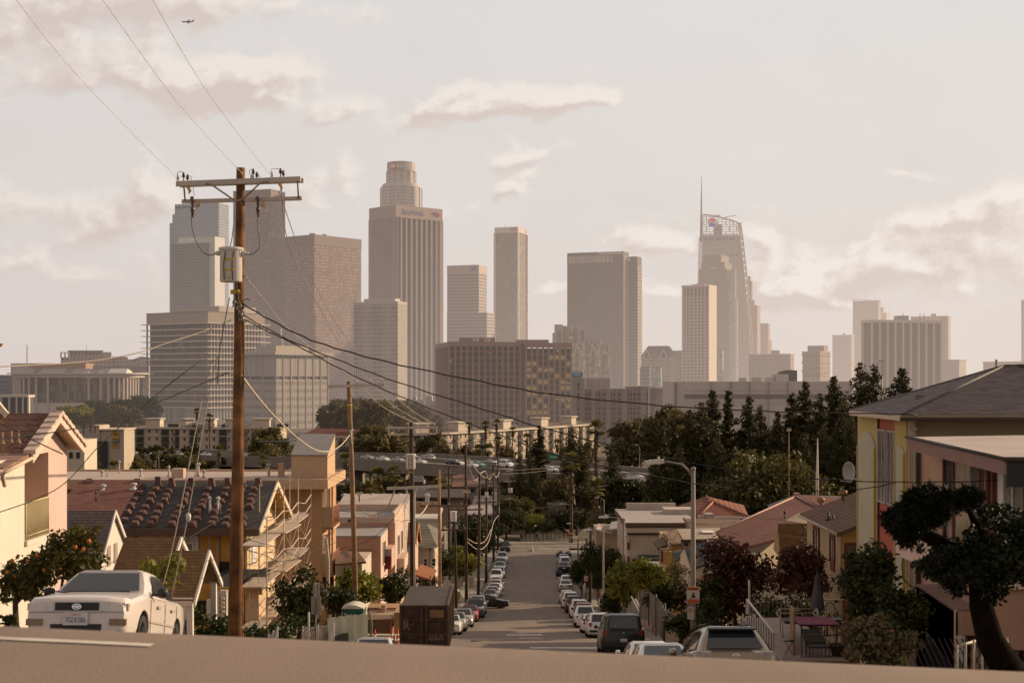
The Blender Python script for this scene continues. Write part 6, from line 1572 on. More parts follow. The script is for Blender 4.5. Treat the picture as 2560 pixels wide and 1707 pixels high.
felt=M('roof_felt',(.058,.050,.050),var=.25,scale=.8,ro=.9,bump=.2)
gable_x(t,-18.3,-11.6,65.2,70.2,74.75,-6.92,-5.07,-7.1,felt,.12)
ply=M('plywood',(.50,.245,.05),var=.2,scale=1.2,ro=.8);plyl=M('plywood_pale',(.62,.46,.29),var=.10,scale=.9,ro=.8,streak=.12);wood=M('new_timber',(.46,.25,.08),var=.15,scale=3);drk=M('open_dark',(.012,.010,.010))
MB().box(-17.9,-12.4,66.0,66.12,-12.2,-7.05).bd('wall',ply,t)
MB().box(-17.85,-12.45,66.12,74,-12.2,-7.2).bd('interior',drk,t)
b=MB();b.box(-12.42,-12.3,66.0,74.0,-12.2,-7.15);b.sl([(-12.3,66.0,-7.15),(-12.3,74.0,-7.15),(-12.3,70.2,-5.28)],.1,dr=(-1,0,0));b.bd('gable_wall',plyl,t)
MB().box(-18.3,-11.6,65.1,65.2,-7.22,-6.9).bd('fascia',M('fascia_brown',(.10,.055,.03)),t)
for ya,za,yb,zb in((65.15,-6.92,70.2,-5.05),(70.2,-5.05,74.8,-7.12)):
 b=MB();b.sl([(-11.6,ya,za),(-11.6,yb,zb),(-11.6,yb,zb-.26),(-11.6,ya,za-.26)],.07,dr=(1,0,0));b.bd('barge_board',M('barge_pale',(.62,.50,.38),var=.05),t)
for k in range(6):
 f_=.12+k*.15;y,z=70.2+4.5*f_,-5.07-2.0*f_
 MB().box(-12.3,-11.62,y-.06,y+.06,z-.42,z-.14).bd('rafter',wood,t)
MB().sl([(-12.35,70.2,-5.22),(-11.62,70.2,-5.22),(-11.62,74.7,-7.25),(-12.35,74.7,-7.25)],.03).bd('soffit',wood,t)
for x0,x1,z0,z1,nm,mm in((-17.75,-17.35,-8.5,-7.1,'opening',drk),(-12.95,-12.55,-9.8,-7.3,'opening',drk),(-13.55,-13.1,-9.0,-8.5,'opening',drk),(-14.6,-13.7,-10.9,-10.3,'opening',drk)):
 MB().box(x0,x1,65.93,66.0,z0,z1).bd(nm,mm,t)
for x in(-17.95,-17.65,-13.02,-12.5,-15.0,-13.65):
 MB().box(x-.06,x+.06,65.88,65.99,-12.2,-7.1).bd('stud',wood,t)
wfr(t,-15.2,-14.85,66.0,-8.7,-7.6,FRAME,0,2);MB().box(-15.75,-14.55,65.92,65.98,-8.9,-7.3).bd('house_wrap',M('house_wrap',(.56,.54,.56)),t)
wfr(t,-15.2,-14.8,65.9,-8.6,-7.65,FRAME,0,2)
MB().sl([(-13.4,63.8,-9.35),(-11.2,63.8,-9.35),(-11.2,66.0,-8.85),(-13.4,66.0,-8.85)],.15).bd('porch_roof',felt,t)
MB().box(-13.4,-11.2,63.75,63.85,-9.7,-9.35).bd('fascia',wood,t)
for y in(66.5,68.2,70.5):
 wsd(t,-12.3,y,y+.7,-10.6,-9.4,FRAME,0,1)
for z in(-8.3,-10.0):
 MB().box(-12.3,-12.26,67.2,68.1,z-.5,z+.6).bd('house_wrap',M('house_wrap'),t)
MB().box(-12.0,-11.4,64.0,65.8,-12.4,-9.7).bd('porch_wall',M('peach_panel',(.55,.37,.24)),t)
for xa in(524,545):
 p=at(xa,1304,66.8);b=MB();b.tb([p,p+Vc((0,0,1.05))],.045,8);b.la([(.09,0),(.1,.1),(0,.16)],tuple(p+Vc((0,0,1.05))),8);b.box(p.x-.16,p.x+.16,66.6,67.1,p.z-.06,p.z-.02)
 b.tb([p+Vc((.05,0,.95)),p+Vc((.14,-.1,.5)),p+Vc((.24,-.1,.25))],.012,4);b.bd('service_mast',M('galvanised_light',(.5,.47,.46)),t)
 b=MB();b.tb([at(xa,1320,65.8),at(xa,1440,65.8)],.03,6);b.bd('conduit',M('galvanised'),t)
rr=random.Random(4);stk=None
cols_=[(346,389),(384,430),(435,474),(487,516),(530,557),(568,596),(608,632)]
tmat=M('stack_clay',(.15,.082,.066),var=.25,scale=3,ro=.8)
def tst(n,seed):
 r2=random.Random(seed);b=MB()
 for i in range(n):
  b.obox((r2.uniform(-.02,.02),r2.uniform(-.02,.02),.03+i*.06),(.36-(.0 if i<2 else.1),.27,.052),r2.uniform(-.1,.1))
 return b.mesh('tile_stack')
sm_=[tst(n,s)for s,n in enumerate((3,4,4,3))];big=[tst(7,9),tst(8,10)]
i=0
for xa,xb in cols_:
 Xc=wx(xa,65.9)
 for k in range(8):
  f_=.06+k*.117;y,z=65.2+5*f_,-6.92+1.85*f_
  if xa==608 and k in(2,):
   continue
  me_=sm_[rr.randrange(4)]if k<7 else big[rr.randrange(2)]
  o=put('tile_stack',me_,tmat if not me_.materials else[]);o.location=(Xc+rr.uniform(-.06,.06),y,z+.005);o.rotation_euler=(.35 if k<7 else 0,0,rr.uniform(-.15,.15))
  tag(o,'stack of brown clay roof tiles laid out on the dark felt roof','tile stack','tile stacks on the felt roof');i+=1
for k in range(6):
 f_=.15+k*.14;o=put('tile_stack',sm_[k%4],[]);o.location=(-18.0+rr.uniform(-.05,.05),65.2+5*f_,-6.92+1.85*f_);o.rotation_euler=(.2,rr.uniform(-.6,.2),rr.uniform(-.6,.6))
 tag(o,'tilted stack of clay tiles along the left edge of the felt roof','tile stack','tilted tile stacks at the roof edge')
t=TH('scaffold','light metal scaffold with plank decks against the sunlit gable of the unfinished house','scaffold')
sc1=M('scaffold_tube',(.42,.30,.22),ro=.5,var=.2);plank=M('scaffold_plank',(.44,.35,.28),var=.2,scale=2)
ys=(62.3,66.9,71.4,76.0);xs_=(-10.75,-11.9)
for y in ys:
 for x in xs_:
  top_=-5.0 if y>63 else-6.0
  b=MB();b.tb([(x,y,-13.5),(x+.02,y,top_)],.028,6);b.bd('standard',sc1,t)
for z in(-7.3,-9.1,-10.9,-12.6):
 for j in range(3):
  x0=-11.85+(.25 if j==1 else 0);b=MB()
  b.sl([(x0,ys[j]-.2,z+(.0,.06,-.03)[j]),(x0+1.0,ys[j]-.2,z+(.0,.06,-.03)[j]),(x0+1.0,ys[j+1]+.15,z+(.03,-.02,.05)[j]),(x0,ys[j+1]+.15,z+(.03,-.02,.05)[j])],.05,dr=(0,0,-1));b.bd('plank_deck',plank,t)
 for dz in(.55,1.05):
  for j in range(3):
   b=MB();m=Vc((-10.72,(ys[j]+ys[j+1])/2,z+dz-.12-.06*j));b.tb([(-10.72,ys[j],z+dz),m,(-10.72,ys[j+1],z+dz+.05)],.03,4);b.bd('guard_rail',plank if z>-11 else sc1,t)
 for j in range(3):
  b=MB();b.tb([(-10.74,ys[j],z),(-10.74,ys[j+1],z-1.7)],.014,4);b.tb([(-10.74,ys[j+1],z),(-10.74,ys[j],z-1.7)],.014,4);b.bd('cross_brace',sc1,t)
 for y in ys:
  b=MB();b.tb([(-11.9,y,z-.06),(-10.75,y,z-.06)],.02,4)
  for d in(.3,.6,.9,1.2):
   b.tb([(-11.5,y,z-d),(-11.1,y,z-d)],.012,4)
  b.tb([(-11.5,y,z-1.7),(-11.5,y,z)],.014,4);b.tb([(-11.1,y,z-1.7),(-11.1,y,z)],.014,4);b.bd('transom',sc1,t)
t=TH('meter_cabinet','pale bank of electric meters with round dials behind the cottage porch','meter cabinet');Yd=54
for x0,x1,y0,y1 in((516,529,1500,1545),(530,548,1482,1542),(549,566,1476,1542)):
 b=MB();b.box(wx(x0,Yd),wx(x1,Yd),Yd,Yd+.3,wz(y1,Yd),wz(y0,Yd));b.bd('cabinet',M('cabinet_grey',(.40,.35,.31),var=.05),t)
for k in range(4):
 b=MB();b.la([(.07,0),(.07,-.06),(0,-.08)],(wx(558,Yd),Yd,wz(1495+k*11,Yd)),12,axis='y');b.bd('dial',M('dial_pale',(.5,.42,.36)),t)
 b=MB();b.box(wx(551,Yd),wx(553,Yd),Yd-.03,Yd,wz(1498+k*11,Yd),wz(1493+k*11,Yd));b.bd('switch',TRIM,t)
b=MB();b.box(wx(537,Yd),wx(542,Yd),Yd-.02,Yd,wz(1505,Yd),wz(1497,Yd));b.bd('switch',TRIM,t)
t=TH('flat_roofed_house','pink flat roofed two step building with red box balcony, left side of the street','house')
pk2=M('salmon_stucco',(.46,.27,.19),var=.06,scale=.4,bump=.2,bscale=20,streak=.12);pk3=M('salmon_light',(.56,.40,.315),var=.06,scale=.4,streak=.1);rfg=M('roof_grey',(.30,.265,.25),var=.12,scale=.5)
MB().box(-19,wx(950,105),105,118,-26,-11.75).bd('wall',pk2,t);MB().box(-19,wx(950,105)+.05,104.95,111.2,-11.75,-11.62).bd('roof_surface',rfg,t)
xr=wx(986,111.2)
MB().box(-19,xr,111.2,121,-26,-11.3).bd('upper_wall',pk2,t)
b=MB();b.box(-19,xr,111.2,111.4,-11.3,-10.85);b.box(xr-.2,xr,111.4,121,-11.3,-10.5);b.box(-19,xr-.2,120.8,121,-11.3,-10.7);b.bd('parapet',pk3,t)
MB().box(-18.8,xr-.2,111.4,120.8,-11.3,-11.25).bd('roof_surface',rfg,t)
MB().box(xr,xr+.06,111.2,121,-26,-11.3).bd('side_wall',pk3,t);MB().box(wx(950,105),wx(950,105)+.06,105,111.2,-26,-11.75).bd('side_wall',pk3,t)
wfr(t,wx(872,105),wx(934,105),105,wz(1388,105),wz(1371,105),M('frame_pink',(.42,.28,.21)),2,0,gm=M('curtained_glass',(.30,.19,.14),ro=.3,var=.2))
wfr(t,wx(893,118),wx(912,118),111.2,wz(1302,112),wz(1294,112),pk3,0,0)
wsd(t,wx(950,105)+.06,106.5,108.4,-14.0,-12.3,FRAME,1,0);wsd(t,xr+.06,113.5,115,-14.2,-12.6,FRAME,1,0);wsd(t,xr+.06,117,118.5,-14.2,-12.6,FRAME,1,0)
MB().box(wx(962,108),wx(979,108),108,111,wz(1422,108),wz(1372,108)).bd('balcony',M('balcony_salmon',(.50,.33,.27),var=.05),t)
MB().box(wx(962,108)+.02,wx(977,108),107.9,108,wz(1421,108),wz(1390,108)).bd('balcony_front',M('deep_red',(.16,.012,.012)),t)
MB().box(wx(985,113),wx(1018,116),113,117,wz(1425,113),wz(1395,113)).bd('balcony',pk3,t)
for x,y,Y,h in((890,1334,108,.3),(922,1336,108,.25),(925,1334,109,.3)):
 vpi(t,x,y,Y,h,M('vent_white'),.04,capd=False)
b=MB();b.tb([at(932,1300,113),at(934,1292,113),at(941,1288,113)],.08,6);b.tb([at(956,1298,113),at(957,1285,113)],.06,6);b.bd('vent_pipe',M('vent_white'),t)
b=MB();b.box(wx(888,113),wx(911,113),112.5,114,wz(1305,113),wz(1296,113));b.bd('rooftop_unit',pk3,t)
t=TH('small_house','small brown roofed house tucked in front of the pink flat roofed building','house')
MB().sl([at(838,1409,88),at(915,1403,88),at(895,1378,95),at(838,1376,95)],.12).bd('roof',rows('brown_tile',(.17,.09,.055),.12,.3,.15),t)
MB().sl([at(838,1470,86),at(872,1462,86),at(860,1430,92),at(838,1428,92)],.12).bd('roof',rows('dark_shingle',(.085,.075,.07),.12,.3,.15),t)
MB().box(wx(838,90),wx(905,90),90,96,-22,wz(1408,90)).bd('wall',M('shade_cream'),t)
b=MB();b.box(wx(860,90),wx(875,90),89.9,90,wz(1440,90),wz(1420,90));b.bd('window',GL,t)
t=TH('tiled_house','cream house with dark red tiles and a wooden gable edge, behind the transformer pole','house');Yd=150
gable_x(t,wx(1003,Yd),wx(1046,Yd),146,150,154,wz(1356,146),wz(1305,150),wz(1352,154),rows('dark_red_tile',(.17,.055,.04),.2,.25,.2,var=.3),.15)
for ya,ya_,yb,yb_ in((146,1356,150,1305),(150,1305,154,1352)):
 b=MB();x=wx(1046,Yd);b.sl([(x,ya,wz(ya_,ya)),(x,yb,wz(yb_,yb)),(x,yb,wz(yb_,yb)-.3),(x,ya,wz(ya_,ya)-.3)],.08,dr=(1,0,0));b.bd('barge_board',wood,t)
MB().box(wx(1003,Yd),wx(1040,Yd),146.6,153.4,-27,wz(1358,147)).bd('wall',pk3,t)
MB().sl([at(1007,1436,140),at(1046,1438,140),at(1040,1420,143),at(1005,1418,143)],.15).bd('lower_roof',MATS['dark_red_tile'],t)
t=TH('hip_roofed_house','tan house with grey green hip roof beside the dark red tiled house','house');Yd=158
x0,x1=wx(1040,Yd),wx(1098,Yd);z0,z1=wz(1358,Yd),wz(1308,162);b=MB()
b.add([(x0,154,z0),(x1,154,z0),(x1,170,z0),(x0,170,z0),(wx(1052,162),162,z1),(wx(1068,162),162,z1)],[(0,1,5,4),(1,2,5),(2,3,4,5),(3,0,4),(3,2,1,0)]);b.bd('roof',rows('grey_green_shingle',(.17,.15,.125),.2,.4,.15,var=.2),t)
MB().box(x0+.4,x1-.4,154.6,169,-30,z0).bd('wall',M('tan_stucco'),t)
MB().box(x1-.4,x1-.34,155,168,-30,z0-.4).bd('side_wall',apc,t)
for xa in(1060,1080):
 wfr(t,wx(xa,154.6),wx(xa+8,154.6),154.6,wz(1412,155),wz(1395,155),FRAME,0,1)
b=MB();b.tb([(wx(1073,154),154.4,-30),(wx(1073,154),154.4,z0)],.06,5);b.bd('downpipe',TRIM,t)
t=TH('porch_canopy','sunlit rust orange sloping porch canopy on posts, left side beyond the transformer pole','canopy');Yd=138
MB().sl([at(1037,1435,135),at(1078,1448,135),at(1092,1424,140),at(1052,1409,140)],.15).bd('roof',rows('rust_board',(.40,.16,.08),.12,9,.12,cols=False,axis='x'),t)
for x,Y in((1040,135.2),(1076,135.2),(1088,139.5)):
 b=MB();b.tb([(wx(x,Y),Y,-25),(wx(x,Y),Y,wz(1438,Y))],.07,5);b.bd('post',M('post_brown',(.12,.08,.06)),t)
t=TH('flat_roofed_house','long white flat roofed building with low parapets behind the pink building','house');Yd=185
q=[(wx(985,Yd),Yd),(wx(1095,Yd),Yd),(wx(1100,196),200),(wx(985,196),200)]
MB().pr(q,-30,wz(1300,Yd)).bd('wall',apc,t);MB().pr(grow(q,.2),wz(1300,Yd),wz(1295,Yd)).bd('parapet',M('hall_roof'),t)
MB().pr([(wx(835,140),140),(wx(1012,140),140),(wx(1012,150),160),(wx(835,150),160)],-24,wz(1275,140)).bd('lower_wing',M('roof_pinkish'),t)
MB().box(wx(835,160),wx(1100,160),160,160.4,wz(1266,160)-.8,wz(1254,160)).bd('parapet',M('terracotta_wall',(.36,.24,.17)),t)
for x in(860,930,998,1068):
 b=MB();b.la([(.22,0),(.22,1.1),(.28,1.15),(.28,1.4),(0,1.5)],tuple(at(x,1266,159)),10);b.bd('roof_vent',M('vent_white'),t)
shr('roof_shrub','dark rounded shrub standing above the pink flat roofed building','bush',953,1267,150,3.6,1.3,2,L_OAK,1500,.12,3,stem=False)
t=TH('mission_building','low brown roofed building with dark round arches behind the poles','building');Yd=275
MB().box(wx(1028,Yd),wx(1165,Yd),Yd,Yd+10,-36,wz(1240,Yd)).bd('wall',M('mission_tan',(.26,.19,.135),var=.1),t)
for k in range(3):
 xc_,r_=wx(1052+k*58,Yd),.62;b=MB();pts=[(xc_-r_,Yd-.05,wz(1262,Yd)),(xc_+r_,Yd-.05,wz(1262,Yd))]+[(xc_+r_*math.cos(math.pi*j/8),Yd-.05,wz(1253,Yd)+r_*math.sin(math.pi*j/8))for j in range(9)]
 b.poly(pts);b.bd('arch_opening',drk,t)
MB().sl([at(1024,1243,273),at(1170,1243,273),at(1165,1222,282),at(1030,1222,282)],.2).bd('roof',rows('dull_roof',(.09,.075,.065),.3,.5,.15),t)
for i_,(x0,x1,y0,y1,Yd,mm,lab)in enumerate(((1128,1196,1186,1216,330,rows('pinkish_tile',(.26,.15,.12),.3,.4,.15),'low house with pinkish tiled roof half hidden behind the tall dark poles'),(1030,1060,1188,1204,320,MATS['dull_roof'],'low dark roofed house under the viaduct behind the light wood pole'),(1180,1250,1238,1262,290,rows('grey_roof_far',(.15,.13,.12),.3,.4,.15),'low grey roofed house at the left of the street end'),(1165,1235,1262,1285,262,M('pale_mauve'),'low pale house with square windows left of the street end'))):
 t=TH('low_house',lab,'house')
 MB().sl([at(x0,y1,Yd),at(x1,y1,Yd),at(x1-6,y0,Yd+8),at(x0+6,y0,Yd+8)],.25).bd('roof',mm,t)
 MB().box(wx(x0+2,Yd),wx(x1-2,Yd),Yd+.4,Yd+8,-38,wz(y1,Yd)).bd('wall',M('low_tan'),t)
 for k in range(3):
  x=wx(x0+6+(x1-x0)*k/3.2,Yd);MB().box(x,x+.9,Yd+.3,Yd+.4,wz(y1+14,Yd),wz(y1+5,Yd)).bd('window',GL,t)
t=TH('slatted_fence','tall grey slatted boundary fence with pale posts, left side near the street end','fence')
p,q=at(1112,1322,196),at(1208,1286,250);fm=M('fence_grey',(.23,.185,.155),var=.15);n_=46
for k in range(n_):
 a_,c_=p.lerp(q,k/n_),p.lerp(q,(k+.6)/n_);b=MB()
 zt2=lambda v:v.z;b.sl([(a_.x,a_.y,a_.z-3.6),(c_.x,c_.y,c_.z-3.6),(c_.x,c_.y,c_.z),(a_.x,a_.y,a_.z)],.08,dr=(0,1,0));b.bd('slat',fm,t)
for k in range(0,8):
 a_=p.lerp(q,k/7.2);b=MB();b.tb([a_+Vc((0,-.1,-5)),a_+Vc((0,-.1,.4))],.09,6);b.bd('post',M('galvanised_light'),t)
t=TH('apartment_building','olive and yellow apartment building with red window strip and grey shingled hip roof, right edge','apartment building')
oliv=M('olive_stucco',(.25,.205,.125),var=.10,scale=.7,bump=.45,bscale=22,streak=.15);buff=M('buff_stucco',(.43,.37,.27),var=.08,scale=.9,bump=.4,bscale=24,streak=.1)
yel=M('ochre_trim',(.46,.32,.10),var=.07,scale=.9,bump=.3,bscale=24);redp=M('brick_red_panel',(.40,.085,.045),var=.09,scale=1.0,bump=.25,bscale=30,streak=.15)
shg=rows('grey_roof_shingle',(.165,.135,.135),.068,.30,.17,var=.3,dark=.3)
xw=12.3
MB().box(xw,30,44.0,50.2,-14,-1.2).bd('wall',oliv,t)
e=[(11.85,43.3,-1.12),(31,43.3,-1.12),(31,52.0,-1.12),(11.85,49.9,-1.12)];r0,r1=(16.1,46.5,.40),(27,46.5,.42)
b=MB();b.add([*e,r0,r1],[(0,1,5,4),(1,2,5),(2,3,4,5),(3,0,4)]);b.bd('roof',shg,t)
b=MB();b.tb([e[0],r0],.05,5);b.tb([e[3],r0],.05,5);b.tb([r0,r1],.05,5);b.bd('hip_cap',M('hip_dark',(.10,.085,.085)),t)
MB().box(11.83,31,43.28,43.36,-1.30,-1.13).bd('fascia',M('fascia_tan',(.40,.29,.19),var=.06),t)
MB().box(11.83,11.91,43.36,49.9,-1.30,-1.13).bd('fascia',M('fascia_cream',(.56,.43,.33),var=.06),t)
MB().box(11.92,30,43.4,50,-1.22,-1.18).bd('soffit',M('soffit_brown'),t)
b=MB();b.tb([(11.8,43.22,-1.24),(31,43.22,-1.20)],.06,6);b.bd('gutter',M('gutter_dark',(.06,.045,.035)),t)
for y0,y1 in((44.0,45.35),(47.55,50.2)):
 MB().box(xw-.10,xw,y0,y1,-14,-1.25).bd('pier',yel,t)
 ym,rw=(y0+y1)/2,(y1-y0)/2-.18;n_=10
 pts=[(xw-.14,ym-rw,-14),(xw-.14,ym+rw,-14)]+[(xw-.14,ym+rw*math.cos(math.pi*k/n_),-2.35+rw*.45*math.sin(math.pi*k/n_))for k in range(n_+1)]
 MB().sl(pts[::-1],.05,dr=(1,0,0)).bd('arched_panel',buff,t)
 for yy_ in(ym-rw,ym+rw):
  MB().box(xw-.17,xw-.1,yy_-.05,yy_+.05,-14,-2.35).bd('arch_trim',yel,t)
MB().box(xw-.04,xw+.02,45.35,47.55,-14,-1.25).bd('red_strip',redp,t)
MB().box(xw-.09,xw-.01,47.45,47.55,-14,-1.25).bd('strip_edge',M('strip_edge_dark',(.10,.02,.015)),t)
for z0,z1 in((-4.05,-1.75),(-7.3,-6.1),(-10.4,-9.2)):
 wsd(t,xw-.05,45.42,46.2,z0,z1,M('alu_frame',(.36,.32,.28)),1,0,-1,gm=M('curtain_grey',(.16,.14,.13),ro=.15,var=.5,scale=2))
 wsd(t,xw-.05,46.5,47.4,z0,z1,M('alu_frame'),1,0,-1,gm=M('curtain_grey'))
MB().box(xw-.05,xw+.15,43.92,44.0,-14,-1.3).bd('corner_trim',M('fascia_cream'),t)
b=MB();b.tb([(xw+.12,43.85,-1.7),(xw+.12,43.85,-14)],.055,6);b.tb([(xw+.1,43.88,-4.25),(15.2,43.88,-4.25)],.03,6);b.tb([(xw-.1,43.88,-4.85),(15.2,43.88,-4.85)],.04,6)
b.la([(0,-.1),(.10,-.08),(.10,.08),(0,.1)],(xw-.1,43.82,-4.3),8,axis='y');b.la([(0,-.1),(.09,-.08),(.09,.08),(0,.1)],(xw-.1,43.82,-4.85),8,axis='y');b.la([(0,-.1),(.1,0),(0,.1)],(xw+.12,43.82,-1.55),8);b.bd('conduit',M('conduit_tan',(.40,.32,.23)),t)
b=MB();o_=Vc((xw-.1,43.7,-4.9));b.tb([o_,o_+Vc((-.12,0,-.35)),o_+Vc((-.22,0,-.8)),o_+Vc((-.18,0,-1.25)),o_+Vc((.05,0,-1.5))],.02,5);b.tb([o_,o_+Vc((.15,0,-.3)),o_+Vc((.27,0,-.75))],.018,5);b.tb([o_+Vc((0,0,-1.45)),o_+Vc((.25,0,-1.55)),o_+Vc((.45,0,-1.4)),o_+Vc((.55,0,-1.6))],.015,5);b.bd('service_cable',TRIM,t)
for x,y,Y in((2249,992,46.5),(2298,997,46.0)):
 p=at(x,y,Y);b=MB();b.add([p+Vc((-.1,-.14,-.05)),p+Vc((-.1,.14,-.05)),p+Vc((-.1,0,.13)),p+Vc((.32,0,.09))],[(0,2,1),(0,3,2),(1,2,3)]);b.bd('roof_vent',M('vent_shingle',(.13,.11,.11)),t)
p=at(2494,1000,44.6);b=MB();n_=8
b.add([p+Vc((.2*math.cos(math.pi*k/n_),0,.17*math.sin(math.pi*k/n_)))for k in range(n_+1)]+[p+Vc((.2*math.cos(math.pi*k/n_),.5,.17*math.sin(math.pi*k/n_)))for k in range(n_+1)],[(k,k+1,n_+2+k,n_+1+k)for k in range(n_)]);b.bd('eyebrow_vent',M('vent_shingle'),t)
for k in range(3):
 b=MB();b.box(p.x-.17+k*.02,p.x+.17-k*.02,p.y+.02,p.y+.06,p.z+.01+k*.05,p.z+.035+k*.05);b.bd('vent_slat',M('vent_slat',(.32,.22,.13)),t)
MB().box(p.x-.18,p.x+.18,p.y+.07,p.y+.09,p.z-.03,p.z+.16).bd('vent_dark',drk,t)
vpi(t,2373,968,46.6,.1,M('vent_shingle'),.04,capd=False)
b=MB();q=at(2491,930,47.5);b.tb([q-Vc((0,0,.2)),q+Vc((0,0,.42))],.045,8);b.box(q.x+.06,q.x+.25,q.y-.05,q.y+.05,q.z-.1,q.z+.02);b.bd('flue',M('flue_tan',(.36,.28,.22)),t)
b=MB();q=at(2556,928,46.6)
for k in range(6):
 b.la([(.2,0),(.25,.03),(.2,.06)],tuple(q+Vc((0,0,-.05+k*.045))),14)
b.la([(.13,-.35),(.2,-.05)],tuple(q),12);b.bd('turbine_vent',M('turbine_dark',(.09,.075,.06),ro=.5),t)
t=TH('porch_house','peach house wing under a low sloping porch roof, with tall windows and balcony, right edge','house')
pea=M('peach_wall',(.47,.275,.18),var=.07,scale=.8,bump=.3,bscale=30,streak=.1);pea2=M('pink_wall',(.66,.44,.34),var=.06,scale=.8,bump=.3,bscale=30);orw=M('orange_wall',(.42,.20,.075),var=.07,scale=.8)
MB().sl([(11.75,33.9,-1.93),(14.6,33.9,-1.93),(20,42.3,-1.62),(11.75,42.3,-1.75)],.05).bd('porch_roof',M('porch_roof_pale',(.46,.38,.35),var=.12,scale=.6),t)
b=MB();b.sl([(11.73,33.9,-1.96),(11.73,42.3,-1.78),(11.73,42.3,-2.12),(11.73,33.9,-2.30)],.06,dr=(1,0,0));b.bd('fascia',M('fascia_mauve',(.27,.15,.12),var=.06),t)
b=MB();b.tb([(11.72,33.85,-1.92),(11.72,42.3,-1.74)],.05,6);b.tb([(11.72,33.88,-1.93),(14.6,33.88,-1.95)],.06,6);b.bd('gutter',M('gutter_dark'),t)
MB().box(11.8,14.6,33.95,34.05,-2.6,-2.0).bd('fascia_front',TRIM,t)
xw2=12.55
MB().box(xw2+.06,22,34.6,43.9,-12,-2.0).bd('wall',pea,t)
for y0,y1,mm,nm in((40.4,41.2,GL,'window'),(38.9,40.3,M('curtained_pane',(.26,.20,.13),ro=.25,var=.35,scale=3),'window'),(38.1,38.85,M('dark_slot'),'opening'),(36.3,36.7,FRAME,'door_frame'),(34.9,36.25,M('olive_glass',(.10,.10,.065),ro=.12,var=.3),'sliding_door')):
 MB().box(xw2-.01,xw2+.08,y0,y1,-5.0,-2.3).bd(nm,mm,t)
for y in(37.05,37.45,37.8,38.05,41.25,40.35):
 MB().box(xw2-.06,xw2+.05,y-.05,y+.05,-5.4,-2.2).bd('post',M('post_maroon',(.16,.05,.035)),t)
MB().box(xw2-.05,xw2+.05,35.55,35.6,-5.0,-2.3).bd('mullion',FRAME,t)
MB().box(11.6,xw2,37.9,38.1,-6.6,-4.05-.3).bd('balcony_end',orw,t)
b=MB();b.sl([(11.55,38.0,-5.3),(11.55,42.8,-5.3),(11.55,42.8,-4.45),(11.55,38.0,-4.3)],.08,dr=(1,0,0));b.bd('balcony_parapet',pea2,t)
MB().box(11.6,14.5,34.55,38.0,-6.6,-5.1).bd('lower_panel',pea,t)
MB().sl([(11.62,34.4,-5.06),(15,34.4,-5.06),(15,37.9,-4.9),(11.62,37.9,-4.9)],.05).bd('floor_slab',pea2,t)
for y0,y1 in((39.2,41.0),(35.2,36.6)):
 wsd(t,xw2-.02,y0,y1,-8.4,-6.6,FRAME,1,0,-1)
 b=MB();b.sl([(xw2-.06,y0+.2,-7.9),(xw2-.06,y0+.45,-7.9),(xw2-.06,y0+.7,-6.7),(xw2-.06,y0+.1,-6.65)],.01,dr=(1,0,0));b.bd('curtain',M('curtain_cream',(.5,.42,.33)),t)
MB().box(13.4,16,33.4,34.2,-3.2,-1.55).bd('pier',pea,t);MB().box(13.2,16,33.2,34.3,-3.35,-3.1).bd('pier_ledge',pea2,t);MB().box(13.45,13.6,33.3,34.2,-12,-3.35).bd('pier_shaft',orw,t)
b=MB();b.tb([(12.1,36.4,-2.35),(12.1,36.4,-9)],.02,5);b.bd('hanging_wire',M('wire_pale',(.35,.28,.2)),t)
t=TH('entrance_landing','pink stucco stair landing with dark lattice panel below, under the big right hand tree','stairs')
b=MB();b.add([(11.0,35.4,-9.6),(11.0,38.7,-7.8),(11.0,38.7,-5.6),(11.0,35.4,-5.75)],[(0,1,2,3)]);b.sl([(11.0,35.4,-9.6),(11.0,35.4,-5.75),(11.0,38.7,-5.6),(11.0,38.7,-7.8)],.1,dr=(1,0,0));b.bd('parapet',pea2,t)
MB().sl([(11.0,35.4,-5.74),(12.5,35.4,-5.78),(12.5,38.7,-5.6),(11.0,38.7,-5.59)],.06).bd('top',M('landing_brown',(.22,.13,.10)),t)
MB().box(11.05,12.5,35.4,35.5,-6.4,-5.8).bd('front',pea,t)
b=MB()
for k in range(22):
 for s in(-1,1):
  x=10.4+k*.14
  b.tb([(x,35.0+(.02 if s>0 else 0),-9.2),(x+s*1.3,35.0+(.02 if s>0 else 0),-6.4)],.018,4)
b.bd('lattice',M('lattice_brown',(.07,.035,.025)),t)
rlg(t,[(10.95,37.6,-8.0),(10.95,35.0,-8.6)],1.3,M('rail_black',(.012,.011,.011)),.1,.012)
b=MB();b.tb([(11.6,34.0,-7.0),(10.5,33.4,-7.9),(10.3,33.4,-8.1),(10.3,33.4,-8.6)],.03,6);b.tb([(12.3,33.8,-7.2),(11.2,33.2,-8.1)],.03,6);b.bd('handrail',M('handrail_steel',(.33,.24,.18),ro=.4),t)
t=TH('balcony_railing','cream painted sloping metal railing beside the trunk of the big right hand tree','railing')
p0,p1=at(2392,1612,26.5),at(2458,1582,28.5)
q0,q1=at(2392,1715,26.5),at(2530,1665,29)
crm=M('rail_cream_grey',(.40,.33,.27),ro=.5);b=MB();b.tb([at(2390,1616,26.5),at(2458,1596,27.6)],.03,6);b.tb([at(2450,1690,26.5),at(2520,1663,27.8)],.03,6);b.bd('rail',crm,t)
for k in range(7):
 f_=k/6;x=2393+125*f_;b=MB();b.tb([at(x,1612-19*min(1,f_*1.9),26.5+f_*1.3),at(x,1712-42*f_,26.5+f_*1.3)],.022,5);b.bd('baluster',crm,t)
t=TH('shingled_house','yellow two storey house with brown shingled roof and red trimmed windows','house')
